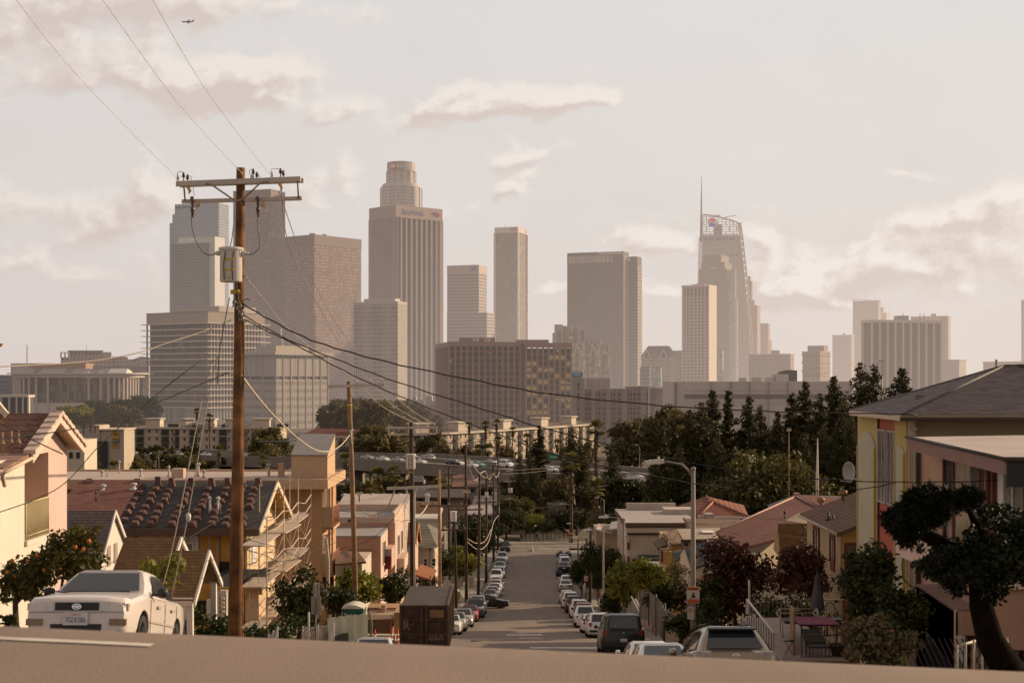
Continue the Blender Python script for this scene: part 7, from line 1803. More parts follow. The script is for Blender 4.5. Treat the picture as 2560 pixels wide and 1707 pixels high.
ylw=M('yellow_wall',(.45,.265,.08),var=.07,scale=.8,bump=.25,bscale=24);tanv=M('tan_wall',(.41,.28,.155),var=.07,scale=.8,bump=.3,bscale=24,streak=.1);bsh=rows('warm_brown_shingle',(.155,.082,.05),.075,.34,.16,var=.3);trd=M('trim_red',(.14,.022,.016))
MB().sl([(13.7,59.8,-6.5),(17.6,59.8,-5.0),(17.6,68.0,-5.0),(13.7,68.0,-6.5)],.12).bd('roof',bsh,t)
MB().sl([(17.6,59.8,-5.0),(21.5,59.8,-6.5),(21.5,68.0,-6.5),(17.6,68.0,-5.0)],.12).bd('roof',bsh,t)
MB().box(14.0,21,60.6,67.5,-15,-6.45).bd('wall',tanv,t);MB().box(14.05,21,60.54,60.6,-15,-6.45).bd('front_wall',ylw,t)
b=MB();b.sl([(14.0,60.58,-6.45),(17.6,60.58,-5.12),(21,60.58,-6.45)],.1,dr=(0,1,0));b.bd('gable_wall',ylw,t)
b=MB();b.sl([(13.66,59.75,-6.5),(17.6,59.75,-4.98),(17.6,59.75,-5.15),(13.66,59.75,-6.68)],.06,dr=(0,1,0));b.bd('barge_board',M('barge_brown',(.09,.05,.03)),t)
b=MB();b.tb([(13.66,59.8,-6.55),(13.66,68,-6.55)],.05,6);b.bd('gutter',M('gutter_pale',(.42,.33,.27)),t)
for y0,y1,z0,z1 in((61.7,62.4,-7.9,-6.95),(64.8,65.8,-8.0,-6.95),(60.9,61.3,-13.2,-11.8)):
 wsd(t,14.0,y0,y1,z0,z1,trd,1,0,-1,t_=.12)
 MB().box(13.95,14.0,y0-.05,y1+.05,z0-.5,z0-.12).bd('window_panel',trd,t)
wfr(t,14.25,14.75,60.54,-8.6,-7.1,trd,0,1,t_=.1)
MB().box(14.1,14.9,60.45,60.54,-15,-8.8).bd('red_panel',trd,t)
for x,y in((2071,1297),(2083,1303)):
 vpi(t,x,y,63.5,.3,TRIM,.05,capd=False)
b=MB();b.la([(0,-.05),(.07,0),(.07,.1),(0,.14)],(13.9,61.0,-9.6),8);b.box(13.88,14.0,60.97,61.03,-9.62,-9.56);b.bd('wall_lamp',TRIM,t)
MB().sl([(13.2,60.5,-12.2),(14.0,60.5,-11.8),(14.0,62.2,-11.8),(13.2,62.2,-12.2)],.05).bd('door_canopy',M('canopy_pale',(.45,.40,.36)),t)
t=TH('board_wall','brown boarded roof with small pale gable, between the red bush and the yellow house','house')
MB().sl([at(1944,1308,72),at(2022,1308,71),at(2022,1420,70),at(1952,1420,71)][::-1],.15).bd('roof',rows('brown_board_roof',(.16,.085,.035),.14,.8,.10,var=.35,dark=.5),t)
b=MB();b.sl([at(1944,1312,72.2),at(1966,1420,72.2),at(1934,1372,72.6)],.1,dr=(0,1,0));b.bd('gable_wall',M('gable_tan',(.44,.32,.18),var=.15,scale=5,bump=.4),t)
b=MB();b.sl([at(1966,1300,73),at(1999,1282,74),at(2022,1292,74),at(2022,1310,73)][::-1],.2,dr=(0,1,0));b.bd('back_wall',M('stained_wall',(.30,.235,.175),var=.35,scale=1.2,streak=.4),t)
b=MB();b.tb([at(2000,1310,70.5),at(2014,1318,70.5),at(2012,1330,70.5),at(2004,1338,70.5)],.03,5);b.bd('loose_cable',TRIM,t)
t=TH('satellite_dish','large grey satellite dish on the brown shingled roof beside the buff pier','satellite dish');Yd=66
c=at(2124,1180,Yd);b=MB();xfm=Matrix.Translation(c)@Matrix.Rotation(R(-68),4,'Z')@Matrix.Rotation(R(8),4,'Y')@Matrix.Diagonal((1,1,1,1))
b.xf=xfm;b.la([(0,.10),(.22,.08),(.40,.03),(.50,-.04),(.50,-.055),(.40,.015),(.22,.065),(0,.085)],(0,0,0),20,axis='y');b.bd('dish',M('dish_grey',(.30,.27,.255),ro=.5,var=.1),t)
b=MB();b.tb([c+Vc((.12,.1,-.15)),c+Vc((.42,.1,-.45)),at(2152,1230,Yd)],.03,5);b.tb([c+Vc((.1,0,-.45)),c+Vc((-.3,-.2,-.42)),c+Vc((-.42,-.25,-.36))],.018,5);b.la([(0,-.05),(.05,-.04),(.05,.04),(0,.05)],tuple(c+Vc((-.44,-.26,-.36))),8);b.bd('bracket',M('galvanised_light'),t)
t=TH('roof_turbine','rusty turbine vent on the ridge of the brown shingled roof below the satellite dish','roof vent');c=at(2107,1234,67)
b=MB();b.la([(.07,-.3),(.07,-.08),(.17,-.04),(.22,.06),(.2,.16),(0,.22)],tuple(c),12);b.bd('vent_head',M('rust_vent',(.24,.13,.06),ro=.6),t)
t=TH('roof_turbine','rusty turbine vent behind the red composition roof, left of the satellite dish','roof vent');c=at(2052,1252,78)
b=MB();b.la([(.07,-.5),(.07,-.1),(.18,-.05),(.23,.07),(.2,.17),(0,.24)],tuple(c),12);b.bd('vent_head',M('rust_vent'),t)
t=TH('red_roofed_house','low house with large red composition roof sloping left, behind the red brown bush','house')
rd=rows('red_composition',(.125,.042,.03),.42,1.9,.035,var=.18,dark=.55)
MB().sl([at(1790,1331,86),at(1852,1370,80),at(2080,1310,84),at(2045,1268,94),at(1990,1241,99)],.15).bd('roof',rd,t)
b=MB();b.sl([at(1990,1241,99),at(2045,1268,94),at(2110,1300,92),at(2110,1250,100)][::-1],.15);b.bd('roof',rd,t)
b=MB();b.tb([at(1990,1240,99),at(2046,1267,94)],.08,5);b.tb([at(1790,1330,86),at(1990,1240,99)],.06,5);b.bd('ridge_cap',M('ridge_pinkish',(.42,.26,.21)),t)
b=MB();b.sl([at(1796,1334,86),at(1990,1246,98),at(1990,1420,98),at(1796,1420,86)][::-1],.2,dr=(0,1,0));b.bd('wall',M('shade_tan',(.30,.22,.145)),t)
vpi(t,1962,1296,90,.35,TRIM,.05);vpi(t,1913,1345,84,.2,TRIM,.05,capd=False)
t=TH('flat_gabled_house','grey roofed low house behind the red composition roof, left of its ridge','house')
b=MB();b.sl([at(1918,1262,105),at(1925,1272,103),at(1990,1242,103),at(1988,1236,105)],.2);b.sl([at(1988,1236,105),at(1990,1243,103),at(2060,1250,103),at(2110,1240,105)],.2);b.bd('roof',M('dull_grey_roof',(.10,.085,.075)),t)
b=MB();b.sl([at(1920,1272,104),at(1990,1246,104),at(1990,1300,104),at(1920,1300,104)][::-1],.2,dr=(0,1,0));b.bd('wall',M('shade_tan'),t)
b=MB();b.box(wx(1986,104),wx(1997,104),103.5,104.5,wz(1245,104),wz(1232,104));b.bd('chimney',M('chimney_brick',(.22,.12,.08)),t)
t=TH('hip_roofed_house','house with bright red clay tiled hip roof, below the hillside conifers','house');rt_=rows('clay_red_tile',(.25,.085,.055),.22,.35,.22,var=.22)
A,B_,C_,D_=at(1690,1292,172),at(1872,1290,170),at(1860,1262,186),at(1700,1262,186);p0,p1=at(1766,1240,180),at(1784,1254,176)
b=MB();b.add([A,B_,C_,D_,p0,p1,at(1744,1292,170.5)],[(6,1,5),(0,6,5,4),(1,2,4,5),(2,3,4),(3,0,4)]);b.bd('roof',rt_,t)
b=MB();b.tb([p0,p1],.15,5);b.tb([p1,at(1744,1292,170.3)],.15,5);b.tb([p1,at(1872,1290,169.8)],.15,5);b.bd('ridge_cap',M('ridge_red',(.30,.12,.08)),t)
MB().box(wx(1696,174),wx(1866,174),172,185,-26,wz(1293,171)).bd('wall',M('grey_white_wall',(.33,.28,.25)),t)
MB().box(wx(1744,170),wx(1872,170),169.7,169.95,wz(1295,170),wz(1290.5,170)).bd('fascia',M('hall_roof'),t)
MB().sl([at(1766,1252,174),at(1774,1251,174),at(1778,1247,175),at(1770,1248,175)],.1).bd('skylight',M('glass_red',(.18,.05,.03)),t)
t=TH('flat_roofed_building','cream two storey building with brown edged flat roof, beside the streetlights','apartment building')
crs=M('cream_stucco',(.42,.325,.245),var=.06,scale=.4,bump=.2,bscale=15,streak=.12);ygr=rows('mansard_shingle',(.13,.085,.06),.12,.3,.2,var=.3);Yd=138
x0,x1=wx(1570,Yd),wx(1745,Yd)
MB().box(x0,x1,Yd,Yd+14,-27,wz(1307,Yd)).bd('wall',crs,t)
MB().box(x0-.3,x1,Yd-.5,Yd+14.2,wz(1317,Yd),wz(1306,Yd)).bd('mansard_band',ygr,t);MB().box(x0-.25,x1,Yd-.35,Yd+14,wz(1306,Yd),wz(1305,Yd)).bd('roof_surface',M('roof_pale_mauve',(.36,.30,.275),var=.12,scale=.5),t)
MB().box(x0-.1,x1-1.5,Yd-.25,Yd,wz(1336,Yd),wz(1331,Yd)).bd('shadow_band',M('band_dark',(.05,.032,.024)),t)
MB().box(x0-.15,x1,Yd-.45,Yd,wz(1334,Yd)+.15,wz(1318,Yd)).bd('upper_panel',crs,t)
for y0,y1 in((1350,1373),(1390,1425)):
 MB().box(wx(1568,Yd),wx(1574,Yd),Yd-.1,Yd+.1,wz(y1,Yd),wz(y0,Yd)).bd('window',trd,t)
MB().box(wx(1580,Yd),wx(1592,Yd),Yd-.08,Yd+.02,wz(1430,Yd),wz(1397,Yd)).bd('door',drk,t)
MB().box(wx(1596,Yd),wx(1650,Yd),Yd-3,Yd-.1,wz(1430,Yd),wz(1386,Yd)).bd('green_awning',M('awning_dark_green',(.035,.045,.025)),t)
b=MB();b.sl([at(1553,1345,Yd-1),at(1573,1345,Yd-1),at(1573,1337,Yd+2),at(1560,1337,Yd+2)],.4);b.bd('porch_roof',crs,t)
for k,(xa,h)in enumerate(((1576,.9),(1596,.35),(1614,.4),(1625,.7),(1662,.6))):
 vpi(t,xa,1300,Yd+9,h*.7,M('roof_pipe'),.08)
b=MB();b.box(wx(1574,147),wx(1700,147),151,151.4,wz(1306,Yd),wz(1306,Yd)+.75);b.box(wx(1660,147),wx(1730,147),146,149,wz(1306,Yd),wz(1306,Yd)+.55);b.bd('parapet',M('roof_pipe'),t)
b=MB();b.box(wx(1765,150),wx(1785,150),150,152,wz(1306,150),wz(1285,150));b.box(wx(1750,150),wx(1764,150),150,151.5,wz(1306,150),wz(1290,150));b.bd('rooftop_unit',M('unit_grey',(.30,.26,.23)),t)
t=TH('low_house','pale grey roofed small houses left of the cream flat roofed building, near the stop sign','house');Yd=165
MB().sl([at(1490,1322,Yd),at(1530,1330,Yd),at(1530,1312,Yd+8),at(1496,1308,Yd+8)],.2).bd('roof',M('roof_pinkish'),t)
MB().sl([at(1522,1322,Yd-4),at(1562,1318,Yd-4),at(1555,1300,Yd+6),at(1528,1304,Yd+6)],.2).bd('roof',rfg,t)
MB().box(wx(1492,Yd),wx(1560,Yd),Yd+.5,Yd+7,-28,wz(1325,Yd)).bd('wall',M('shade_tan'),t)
t=TH('shingled_house','house with brown shingled roofs, yellow balcony box and flat tan roof','house');Yd=112
brr=rows('umber_shingle',(.155,.09,.055),.10,.35,.14,var=.28)
MB().sl([at(1657,1331,108),at(1680,1360,103),at(1703,1358,103.5),at(1694,1322,112)],.15).bd('roof',brr,t)
MB().sl([at(1633,1353,108),at(1644,1370,104),at(1672,1358,105),at(1660,1338,110)],.15).bd('roof',brr,t)
MB().sl([at(1692,1322,112),at(1708,1348,106),at(1806,1345,106),at(1800,1318,113)],.15).bd('flat_roof',M('tan_roll_roof',(.34,.26,.19),var=.12,scale=.6),t)
MB().sl([at(1716,1320,113.5),at(1840,1318,113.5),at(1850,1297,122),at(1714,1296,122)],.15).bd('rear_roof',brr,t)
b=MB();b.sl([at(1712,1296,121.6),at(1727,1322,113.3),at(1722,1324,113.2),at(1708,1298,121.6)],.12);b.bd('barge_board',trd,t)
MB().box(wx(1676,104),wx(1806,106),106.5,112,-22,wz(1349,106)).bd('wall',tanv,t)
MB().box(wx(1678,104),wx(1700,104),104,106.5,-22,wz(1361,104)).bd('yellow_bay',ylw,t)
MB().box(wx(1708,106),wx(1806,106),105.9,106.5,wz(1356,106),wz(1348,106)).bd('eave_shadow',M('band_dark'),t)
MB().box(wx(1656,103),wx(1680,103),103,104.5,wz(1410,103),wz(1379,103)).bd('balcony',ylw,t)
b=MB();b.box(wx(1652,103),wx(1656.5,103),102.9,104.5,wz(1404,103),wz(1374,103));b.bd('balcony_side',trd,t)
b=MB();b.tb([at(1651,1371,102.9),at(1672,1371,102.9)],.05,4);b.tb([at(1651,1371,102.9),at(1651,1412,102.9)],.05,4);b.tb([at(1671,1352,103),at(1671,1380,103)],.07,4);b.bd('balcony_frame',crm,t)
MB().box(wx(1756,109),wx(1786,109),108.6,110,wz(1331,109),wz(1328.5,109)).bd('skylight',M('bright_white'),t)
wfr(t,wx(1712,106),wx(1722,106),106.5,wz(1367,106),wz(1357,106),FRAME,0,0)
t=TH('gabled_house','small cream house with charcoal shingled gable, right of the street lamp with warning sign','house');Yd=88
dgs=rows('charcoal_shingle',(.058,.055,.050),.09,.35,.13,var=.4);crc=M('cream_wall',(.46,.35,.235),var=.06,scale=.6,bump=.2,bscale=20)
MB().sl([at(1712,1372,92),at(1731,1420,82),at(1810,1388,84),at(1767,1352,93)],.12).bd('roof',dgs,t)
MB().sl([at(1678,1380,93),at(1694,1402,89),at(1711,1382,90),at(1704,1372,94)],.12).bd('roof',dgs,t)
MB().sl([at(1767,1352,93),at(1810,1388,84),at(1830,1396,84),at(1832,1360,93)][::-1],.12).bd('roof',M('lapped_white',(.46,.40,.34)),t)
b=MB();b.sl([at(1729,1424,82.3),at(1810,1390,84.3),at(1868,1420,84.5),at(1868,1520,84),at(1729,1520,82.3)][::-1],.2,dr=(0,1,0));b.bd('gable_wall',crc,t)
b=MB();b.sl([at(1691,1402,90),at(1710,1372,90),at(1727,1424,83),at(1727,1520,83),at(1691,1480,90)][::-1],.15,dr=(.3,1,0));b.bd('side_wall',crc,t)
b=MB();b.tb([at(1728,1423,82.1),at(1811,1388,84)],.06,5);b.tb([at(1811,1388,84),at(1868,1422,84.3)],.05,5);b.bd('barge_board',M('barge_pale'),t)
b=MB();b.sl([at(1755,1436,82.6),at(1797,1436,82.6),at(1797,1470,82.6),at(1755,1470,82.6)][::-1],.05,dr=(0,1,0));b.bd('boarded_window',M('board_orange',(.36,.19,.06)),t)
t=TH('white_hut','small grey roofed shed in front of the dark green awning of the cream building','shed');Yd=120
MB().sl([at(1608,1418,Yd),at(1652,1420,Yd),at(1652,1403,Yd+3),at(1614,1402,Yd+3)],.15).bd('roof',rfg,t)
MB().box(wx(1610,Yd),wx(1650,Yd),Yd+.3,Yd+3,-23,wz(1420,Yd)).bd('wall',crs,t)
MB().box(wx(1625,Yd),wx(1634,Yd),Yd+.2,Yd+.3,-23,wz(1428,Yd)).bd('door',drk,t)
for lab,px_,py_,Y,w_,h,d,mt,n,lf,sd_ in(('big red brown leaved bush in front of the red composition roof',1845,1445,63,3.6,4.4,2.6,L_RED,5200,.13,1),('second, smaller red brown bush beside the yellow house wall',2005,1440,60,2.3,3.1,2.0,L_RED,2800,.13,2),('pale green bush at the left foot of the red brown bush',1775,1500,62,1.7,2.6,1.5,L_OAK,1800,.12,3),('large dark green climbing bush in front of the buff piers',2165,1452,38,1.75,2.15,1.6,L_OAK,4200,.095,4),('dark spiky shrub below the climbing bush, at the crest of the road',2195,1610,33,1.7,1.5,1.4,L_OLIVE,2600,.085,5),('dark bush right of the climbing bush, against the pink landing',2250,1530,36,1.4,1.5,1.3,L_OAK,2400,.085,6),('dark clipped bush beside the street lamp with the warning sign',1702,1562,61,1.6,1.3,1.3,L_OAK,2600,.08,7),('dark low bush right of the streetlight, above the gold car',1770,1580,46,1.2,1.1,1.1,L_OAK,2000,.08,8),('yellow green bush beside the pavement, left of two near the cream building',1562,1450,104,2.8,3.0,2.2,L_YEL,3000,.17,9),('yellow green bush beside the pavement, right of two near the cream building',1628,1448,100,3.2,3.4,2.4,L_YEL,3400,.17,10),('dark ivy mass behind the corrugated fence',1670,1490,84,3.0,2.2,2.0,L_OAK,2600,.14,11),('dark shrub along the pavement beyond the no parking signs',1535,1500,110,2.4,2.2,2,L_OAK,2000,.16,12),('narrow dark cypress like shrub right of the warning sign pole',1772,1545,47,.7,1.7,.7,L_OAK,1600,.07,13),('bare twiggy shrub in front of the small cream gable',1690,1430,80,1.6,2.4,1.4,L_OLIVE,500,.11,14),('white flowered shrub beside the pavement wall',1664,1535,57,.6,.7,.6,lfm('white_blossom',(.05,.06,.03),(.5,.45,.4),.2),300,.07,15)):
 shr('garden_bush',lab,'bush',px_,py_,Y,w_,h,d,mt,n,lf,sd_,clumps=22)
shr('garden_bush','added dark foliage mass masking the bright ground behind the patio railing','bush',1985,1545,55,4.6,1.9,1.5,L_OAK,3200,.11,16,clumps=30,stem=False)  # bush added to darken the sunlit ground seen through the railing
for x,yt,Y,k,wf,lab in((1452,1392,172,1,.62,'dark tree over the right pavement, beside the dark bins'),(1515,1345,150,2,.62,'dark leafy tree over the right pavement behind the streetlights'),(1496,1405,160,0,.7,'dark tree beside the right pavement, in front of the cream building'),(1535,1372,143,1,.6,'dark tree against the left corner of the cream building')):
 gpl('leafy_tree',lab,'tree','brd%d'%k,mk_b[k],x,yt,Y,9.0,(BARK,L_OAK),seed=9,wfac=wf)
t=TH('big_tree','big dark tree with leaning trunk and long bushy limb reaching left, right foreground','tree')
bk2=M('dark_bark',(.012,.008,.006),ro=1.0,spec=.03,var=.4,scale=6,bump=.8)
b=MB();Yt=25
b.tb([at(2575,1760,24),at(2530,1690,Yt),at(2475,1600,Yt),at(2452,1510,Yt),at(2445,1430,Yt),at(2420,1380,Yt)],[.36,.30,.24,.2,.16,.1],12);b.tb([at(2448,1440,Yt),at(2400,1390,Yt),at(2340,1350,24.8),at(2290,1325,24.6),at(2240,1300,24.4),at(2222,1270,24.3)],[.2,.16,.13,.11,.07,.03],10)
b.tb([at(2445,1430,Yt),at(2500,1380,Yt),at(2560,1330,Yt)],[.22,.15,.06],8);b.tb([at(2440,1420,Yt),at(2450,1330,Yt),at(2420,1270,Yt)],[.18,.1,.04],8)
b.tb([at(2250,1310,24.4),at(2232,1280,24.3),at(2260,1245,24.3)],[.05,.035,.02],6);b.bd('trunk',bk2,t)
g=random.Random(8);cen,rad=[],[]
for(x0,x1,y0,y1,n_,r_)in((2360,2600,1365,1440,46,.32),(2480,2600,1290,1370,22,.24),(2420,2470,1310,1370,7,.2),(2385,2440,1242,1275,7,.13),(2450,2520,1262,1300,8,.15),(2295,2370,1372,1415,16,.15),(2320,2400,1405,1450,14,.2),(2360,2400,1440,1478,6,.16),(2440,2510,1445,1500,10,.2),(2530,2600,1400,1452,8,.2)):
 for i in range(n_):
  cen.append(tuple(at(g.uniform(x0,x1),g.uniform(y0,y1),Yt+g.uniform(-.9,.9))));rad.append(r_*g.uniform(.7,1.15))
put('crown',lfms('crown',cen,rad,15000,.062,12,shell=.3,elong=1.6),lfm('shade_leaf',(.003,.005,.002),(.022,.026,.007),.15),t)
cen,rad=[],[]
for(x,y,r_)in((2240,1315,.22),(2258,1275,.2),(2285,1245,.24),(2310,1240,.24),(2300,1290,.3),(2335,1265,.28),(2355,1250,.2),(2350,1285,.22),(2270,1345,.22),(2290,1300,.28),(2330,1300,.2),(2280,1330,.2),(2225,1295,.16),(2365,1235,.13),(2402,1248,.22),(2438,1244,.2),(2420,1230,.14),(2325,1225,.14)):
 cen.append(tuple(at(x,y,24.4+g.uniform(-.2,.2))));rad.append(r_*.58)
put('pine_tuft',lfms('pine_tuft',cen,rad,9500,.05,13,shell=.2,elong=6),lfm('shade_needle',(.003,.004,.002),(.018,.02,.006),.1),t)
g2=random.Random(3)
PY=45.0
t=TH('patio_umbrella','closed grey patio umbrella standing beside the yellow house','patio umbrella');Yd=47;xc_,zt_=wx(2044,Yd),wz(1432,Yd);b=MB();vs=[]
for j,(f_,r_)in enumerate(((0,.02),(.12,.10),(.14,.085),(.5,.16),(.93,.235),(1.0,.2))):
 for k in range(16):
  a=2*math.pi*k/16;rr_=r_*(1 if k%2 else.72);vs.append((xc_+rr_*math.cos(a),Yd+rr_*math.sin(a),zt_-f_*1.22))
b.add(vs,[(j*16+k,j*16+(k+1)%16,(j+1)*16+(k+1)%16,(j+1)*16+k)for j in range(5)for k in range(16)],0,True);b.bd('canopy',M('umbrella_grey',(.09,.08,.085),ro=.9),t)
b=MB();b.tb([(xc_,Yd,zt_+.04),(xc_,Yd,zt_-2.4)],.025,8);b.la([(0,0),(.03,.03),(0,.06)],(xc_,Yd,zt_+.03),8);b.bd('pole',TRIM,t)
t=TH('patio','concrete patio deck with low front wall behind the crest of the road, right side','patio')
MB().box(wx(1958,40),wx(2125,40),40.0,47.5,-10.6,wz(1655,40)).bd('deck',M('patio_concrete',(.26,.20,.16),var=.15),t)
MB().box(wx(1962,39.6),wx(2115,39.6),39.4,39.9,-10,wz(1648,39.6)).bd('front_wall',M('patio_wall',(.17,.11,.075),var=.2,streak=.3),t)
zd=wz(1655,40)+.02
t=TH('patio_railing','brown metal railing along the front of the patio','railing');rlg(t,[(wx(2008,40),40.2,zd),(wx(2118,40),40.2,zd)],.72,M('rail_brown',(.09,.06,.045)),.11,.01)
t=TH('patio_railing','tall brown metal railing along the back of the patio, behind the umbrella','railing');rlg(t,[(wx(1876,53),52.6,wz(1592,52.6)),(wx(2110,53),52.6,wz(1592,52.6))],1.38,M('rail_brown'),.15,.012)
t=TH('board_screen','upright screen of tan boards standing edge on at the patio','screen')
for k in range(5):
 b=MB();b.box(wx(1984,41)+k*.055,wx(1984,41)+k*.055+.045,41.0+k*.35,41.3+k*.35,zd,zd+1.28-k*.03);b.bd('board',M('board_tan',(.26,.15,.07),var=.2,scale=3),t)
t=TH('swing_frame','bare metal canopy frame of a garden swing on the patio','garden swing');b=MB();Yd=44
pz=[at(1940,1532,Yd),at(1951,1521,Yd+.6),at(2042,1521,Yd+.6),at(2049,1545,Yd-.2),at(2032,1532,Yd),at(1957,1549,Yd-.4)]
for a_,c_ in((0,1),(1,2),(2,4),(0,5),(5,3),(3,2),(0,4),(4,3),(1,0)):
 b.tb([pz[a_],pz[c_]],.02,5)
for q in(pz[5],pz[3],pz[1],pz[2]):
 b.tb([q,(q.x,q.y,zd)],.018,5)
b.bd('frame',M('frame_tan',(.36,.25,.18),ro=.4),t)
MB().box(pz[5].x+.1,pz[3].x-.1,Yd-.3,Yd+.4,zd+.42,zd+.5).bd('seat',M('seat_dark',(.03,.025,.025)),t)
t=TH('patio_table','low table with a magenta cloth on the patio','table');MB().box(wx(2010,42),wx(2112,42),42.6,44,zd+.55,zd+.6).bd('table_top',M('magenta_cloth',(.16,.012,.05)),t)
for x in(2016,2104):
 for y in(42.7,43.9):
  b=MB();b.tb([(wx(x,42),y,zd),(wx(x,42),y,zd+.55)],.025,5);b.bd('leg',TRIM,t)
t=TH('patio_chair','dark reclining patio chair behind the front railing','chair');xc_=wx(2036,41.4);b=MB()
b.sl([(xc_-.3,41.2,zd+.32),(xc_+.3,41.2,zd+.32),(xc_+.22,41.7,zd+.62),(xc_-.33,41.7,zd+.62)],.04);b.bd('backrest',M('chair_dark',(.035,.028,.024)),t);MB().box(xc_-.3,xc_+.3,40.7,41.2,zd+.24,zd+.29).bd('seat',M('chair_dark'),t)
for s in(-.28,.28):
 b=MB();b.tb([(xc_+s,40.7,zd),(xc_+s,40.75,zd+.4),(xc_+s,41.5,zd+.42)],.018,5);b.tb([(xc_+s,41.2,zd),(xc_+s,41.2,zd+.3)],.018,5);b.bd('leg',TRIM,t)
t=TH('patio_chair','metal patio chair with rounded back beside the magenta table','chair');xc_=wx(2075,44.5);b=MB();pts=[(xc_-.28+.56*k/10,44.5,zd+.55+.42*math.sin(math.pi*k/10))for k in range(11)];b.tb(pts,.02,5)
for k in range(1,10):
 b.tb([pts[k],(pts[k][0],44.5,zd+.5)],.009,4)
b.bd('backrest',M('chair_teal',(.05,.08,.085)),t);MB().box(xc_-.28,xc_+.28,44.05,44.5,zd+.44,zd+.49).bd('seat',TRIM,t)
for s in(-.25,.25):
 for y in(44.1,44.5):
  b=MB();b.tb([(xc_+s,y,zd),(xc_+s,y,zd+.45)],.015,4);b.bd('leg',TRIM,t)
t=TH('flower_pot','round brown flower pot behind the patio railing','plant pot');b=MB();b.la([(.14,0),(.21,.26),(.23,.27),(.23,.32),(.19,.32),(.19,.28)],(wx(2092,41),41.0,zd),16);b.bd('pot',M('pot_brown',(.07,.035,.022)),t);b=MB();b.la([(0,.28),(.19,.28)],(wx(2092,41),41.0,zd),12);b.bd('soil',M('soil',(.03,.02,.015)),t)
t=TH('side_table','tiny folding round side table left of the board screen','table');xc_=wx(1972,41);b=MB();b.la([(0,.4),(.16,.4),(.16,.425),(0,.43)],(xc_,41,zd),14);b.bd('table_top',TRIM,t);b=MB();b.tb([(xc_-.12,41,zd),(xc_+.12,41,zd+.4)],.012,4);b.tb([(xc_+.12,41,zd),(xc_-.12,41,zd+.4)],.012,4);b.bd('legs',TRIM,t)
t=TH('handrail','white handrail with a hanging notice beside the gold car','handrail');b=MB();b.tb([at(1868,1498,44),at(1935,1582,40)],.035,6);b.bd('rail',M('rail_white',(.55,.48,.42)),t)
for k in range(12):
 f_=k/11;p=at(1868,1498,44).lerp(at(1935,1582,40),f_);b=MB();b.tb([p,p-Vc((0,0,.95))],.014,4);b.bd('baluster',M('rail_brown'),t)
b=MB();b.sl([at(1866,1500,43.9),at(1871,1500,43.9),at(1872,1534,43.9),at(1864,1534,43.9)][::-1],.02,dr=(0,1,0));b.bd('notice',PLATE,t)
t=TH('marker_post','slim white marker post standing above the handrail','post');b=MB();b.tb([at(1874,1530,46),at(1873,1449,46)],.035,6);b.bd('post',M('rail_white'),t)
t=TH('corrugated_fence','dark corrugated metal fence on a stepped low wall along the right pavement','fence')
fp=[at(1600,1480,92),at(1622,1478,84),at(1640,1492,74),at(1662,1515,66)]
cor=M('corrugated',(.06,.052,.045),ro=.5,var=.3)
for i in range(3):
 b=MB();n_=24;vs=[]
 for k in range(n_+1):
  p=fp[i].lerp(fp[i+1],k/n_);off=Vc((.05*(k%2),0,0));vs+=[p+off,p+off-Vc((0,0,1.7))]
 b.add(vs,[(2*k,2*k+2,2*k+3,2*k+1)for k in range(n_)]);b.bd('panel',cor,t)
for i in range(4):
 p=fp[i];b=MB();b.tb([p+Vc((0,0,.15)),p-Vc((0,0,2))],.05,5);b.bd('post',cor,t)
t=TH('garden_wall','low tan block retaining wall stepping down along the right pavement','wall')
lw=M('block_wall',(.30,.215,.15),var=.2,scale=1.5,bump=.3)
for k,(Y,h)in enumerate(((52,.9),(58,.9),(64,1.0),(70,.9),(76,.9),(82,.9),(88,.8),(94,.8),(100,.8),(108,.8),(116,.8))):
 x=kerb_r(Y)+2.9;z=road_z(kerb_r(Y),Y);MB().box(x,x+.3,Y,Y+5.7,z-1.2,z+h).bd('wall_section',lw,t)
 MB().box(x-.05,x+.45,Y-.25,Y+.05,z-1.0,z+h+.25).bd('pillar',lw,t)
for x,yt,Y,h in((1578,1490,97,1.4),(1588,1496,93,1.3)):
 b=MB();p=at(x,yt,Y);b.tb([p,p+Vc((.5,-1.2,-1.0))],.05,5);b.bd('handrail',M('galvanised_light'),t)
def slope_at(y):
 return math.atan((prof(y+1.5)-prof(y-1.5))/3.0)
P_={'white':white_p,'silver':silver,'black':black_p,'red':paint('red',(.30,.025,.025)),'darkred':paint('dark_red',(.085,.010,.010)),'grey':paint('grey',(.10,.10,.10),metal=.4),'gold':paint('gold',(.34,.27,.19),.3,.55),'navy':paint('navy',(.012,.014,.035)),'blue':paint('blue_grey',(.10,.12,.17)),'cream':paint('cream_white',(.66,.58,.54),.35),'dgreen':paint('blackish_green',(.012,.016,.014))}
def park(kind,col,x,Y,lab,side,near=True,rot=.0,grp=None,**kw):
 L=KINDS[kind]['L']*kw.get('s',1.0);yc=Y+L/2
 z=(road_z(x,yc-1.3)+road_z(x,yc+1.3))/2+.035
 return car(kind,lab,x,yc,z,(math.pi if side=='l' else 0)+rot,P_[col],'front' if side=='l' else 'rear',grp or('cars parked along the left kerb' if side=='l' else 'cars parked along the right kerb'),slope=slope_at(yc),lite=Y>120,cat={'suv':'suv','crossover':'suv','big_suv':'suv','pickup':'pickup truck'}.get(kind,'car'),**kw)
t=park('sedan','cream',-6.66,21.4,'white saloon car in the left foreground, facing the camera, half sunk behind the crest','l',rot=R(1.5),s=.965,plate=False,rim=M('hub_cap',(.2,.18,.16)))
for o in t.children:
 if o.name.startswith('mirror'):
  o.material_slots[0].material=TRIM
k=KINDS['sedan'];f=k['L']/2;back=Matrix.Rotation(math.pi,4,'Z')
FRT=lambda x,y,z:Matrix.Translation((x,y,z))@back
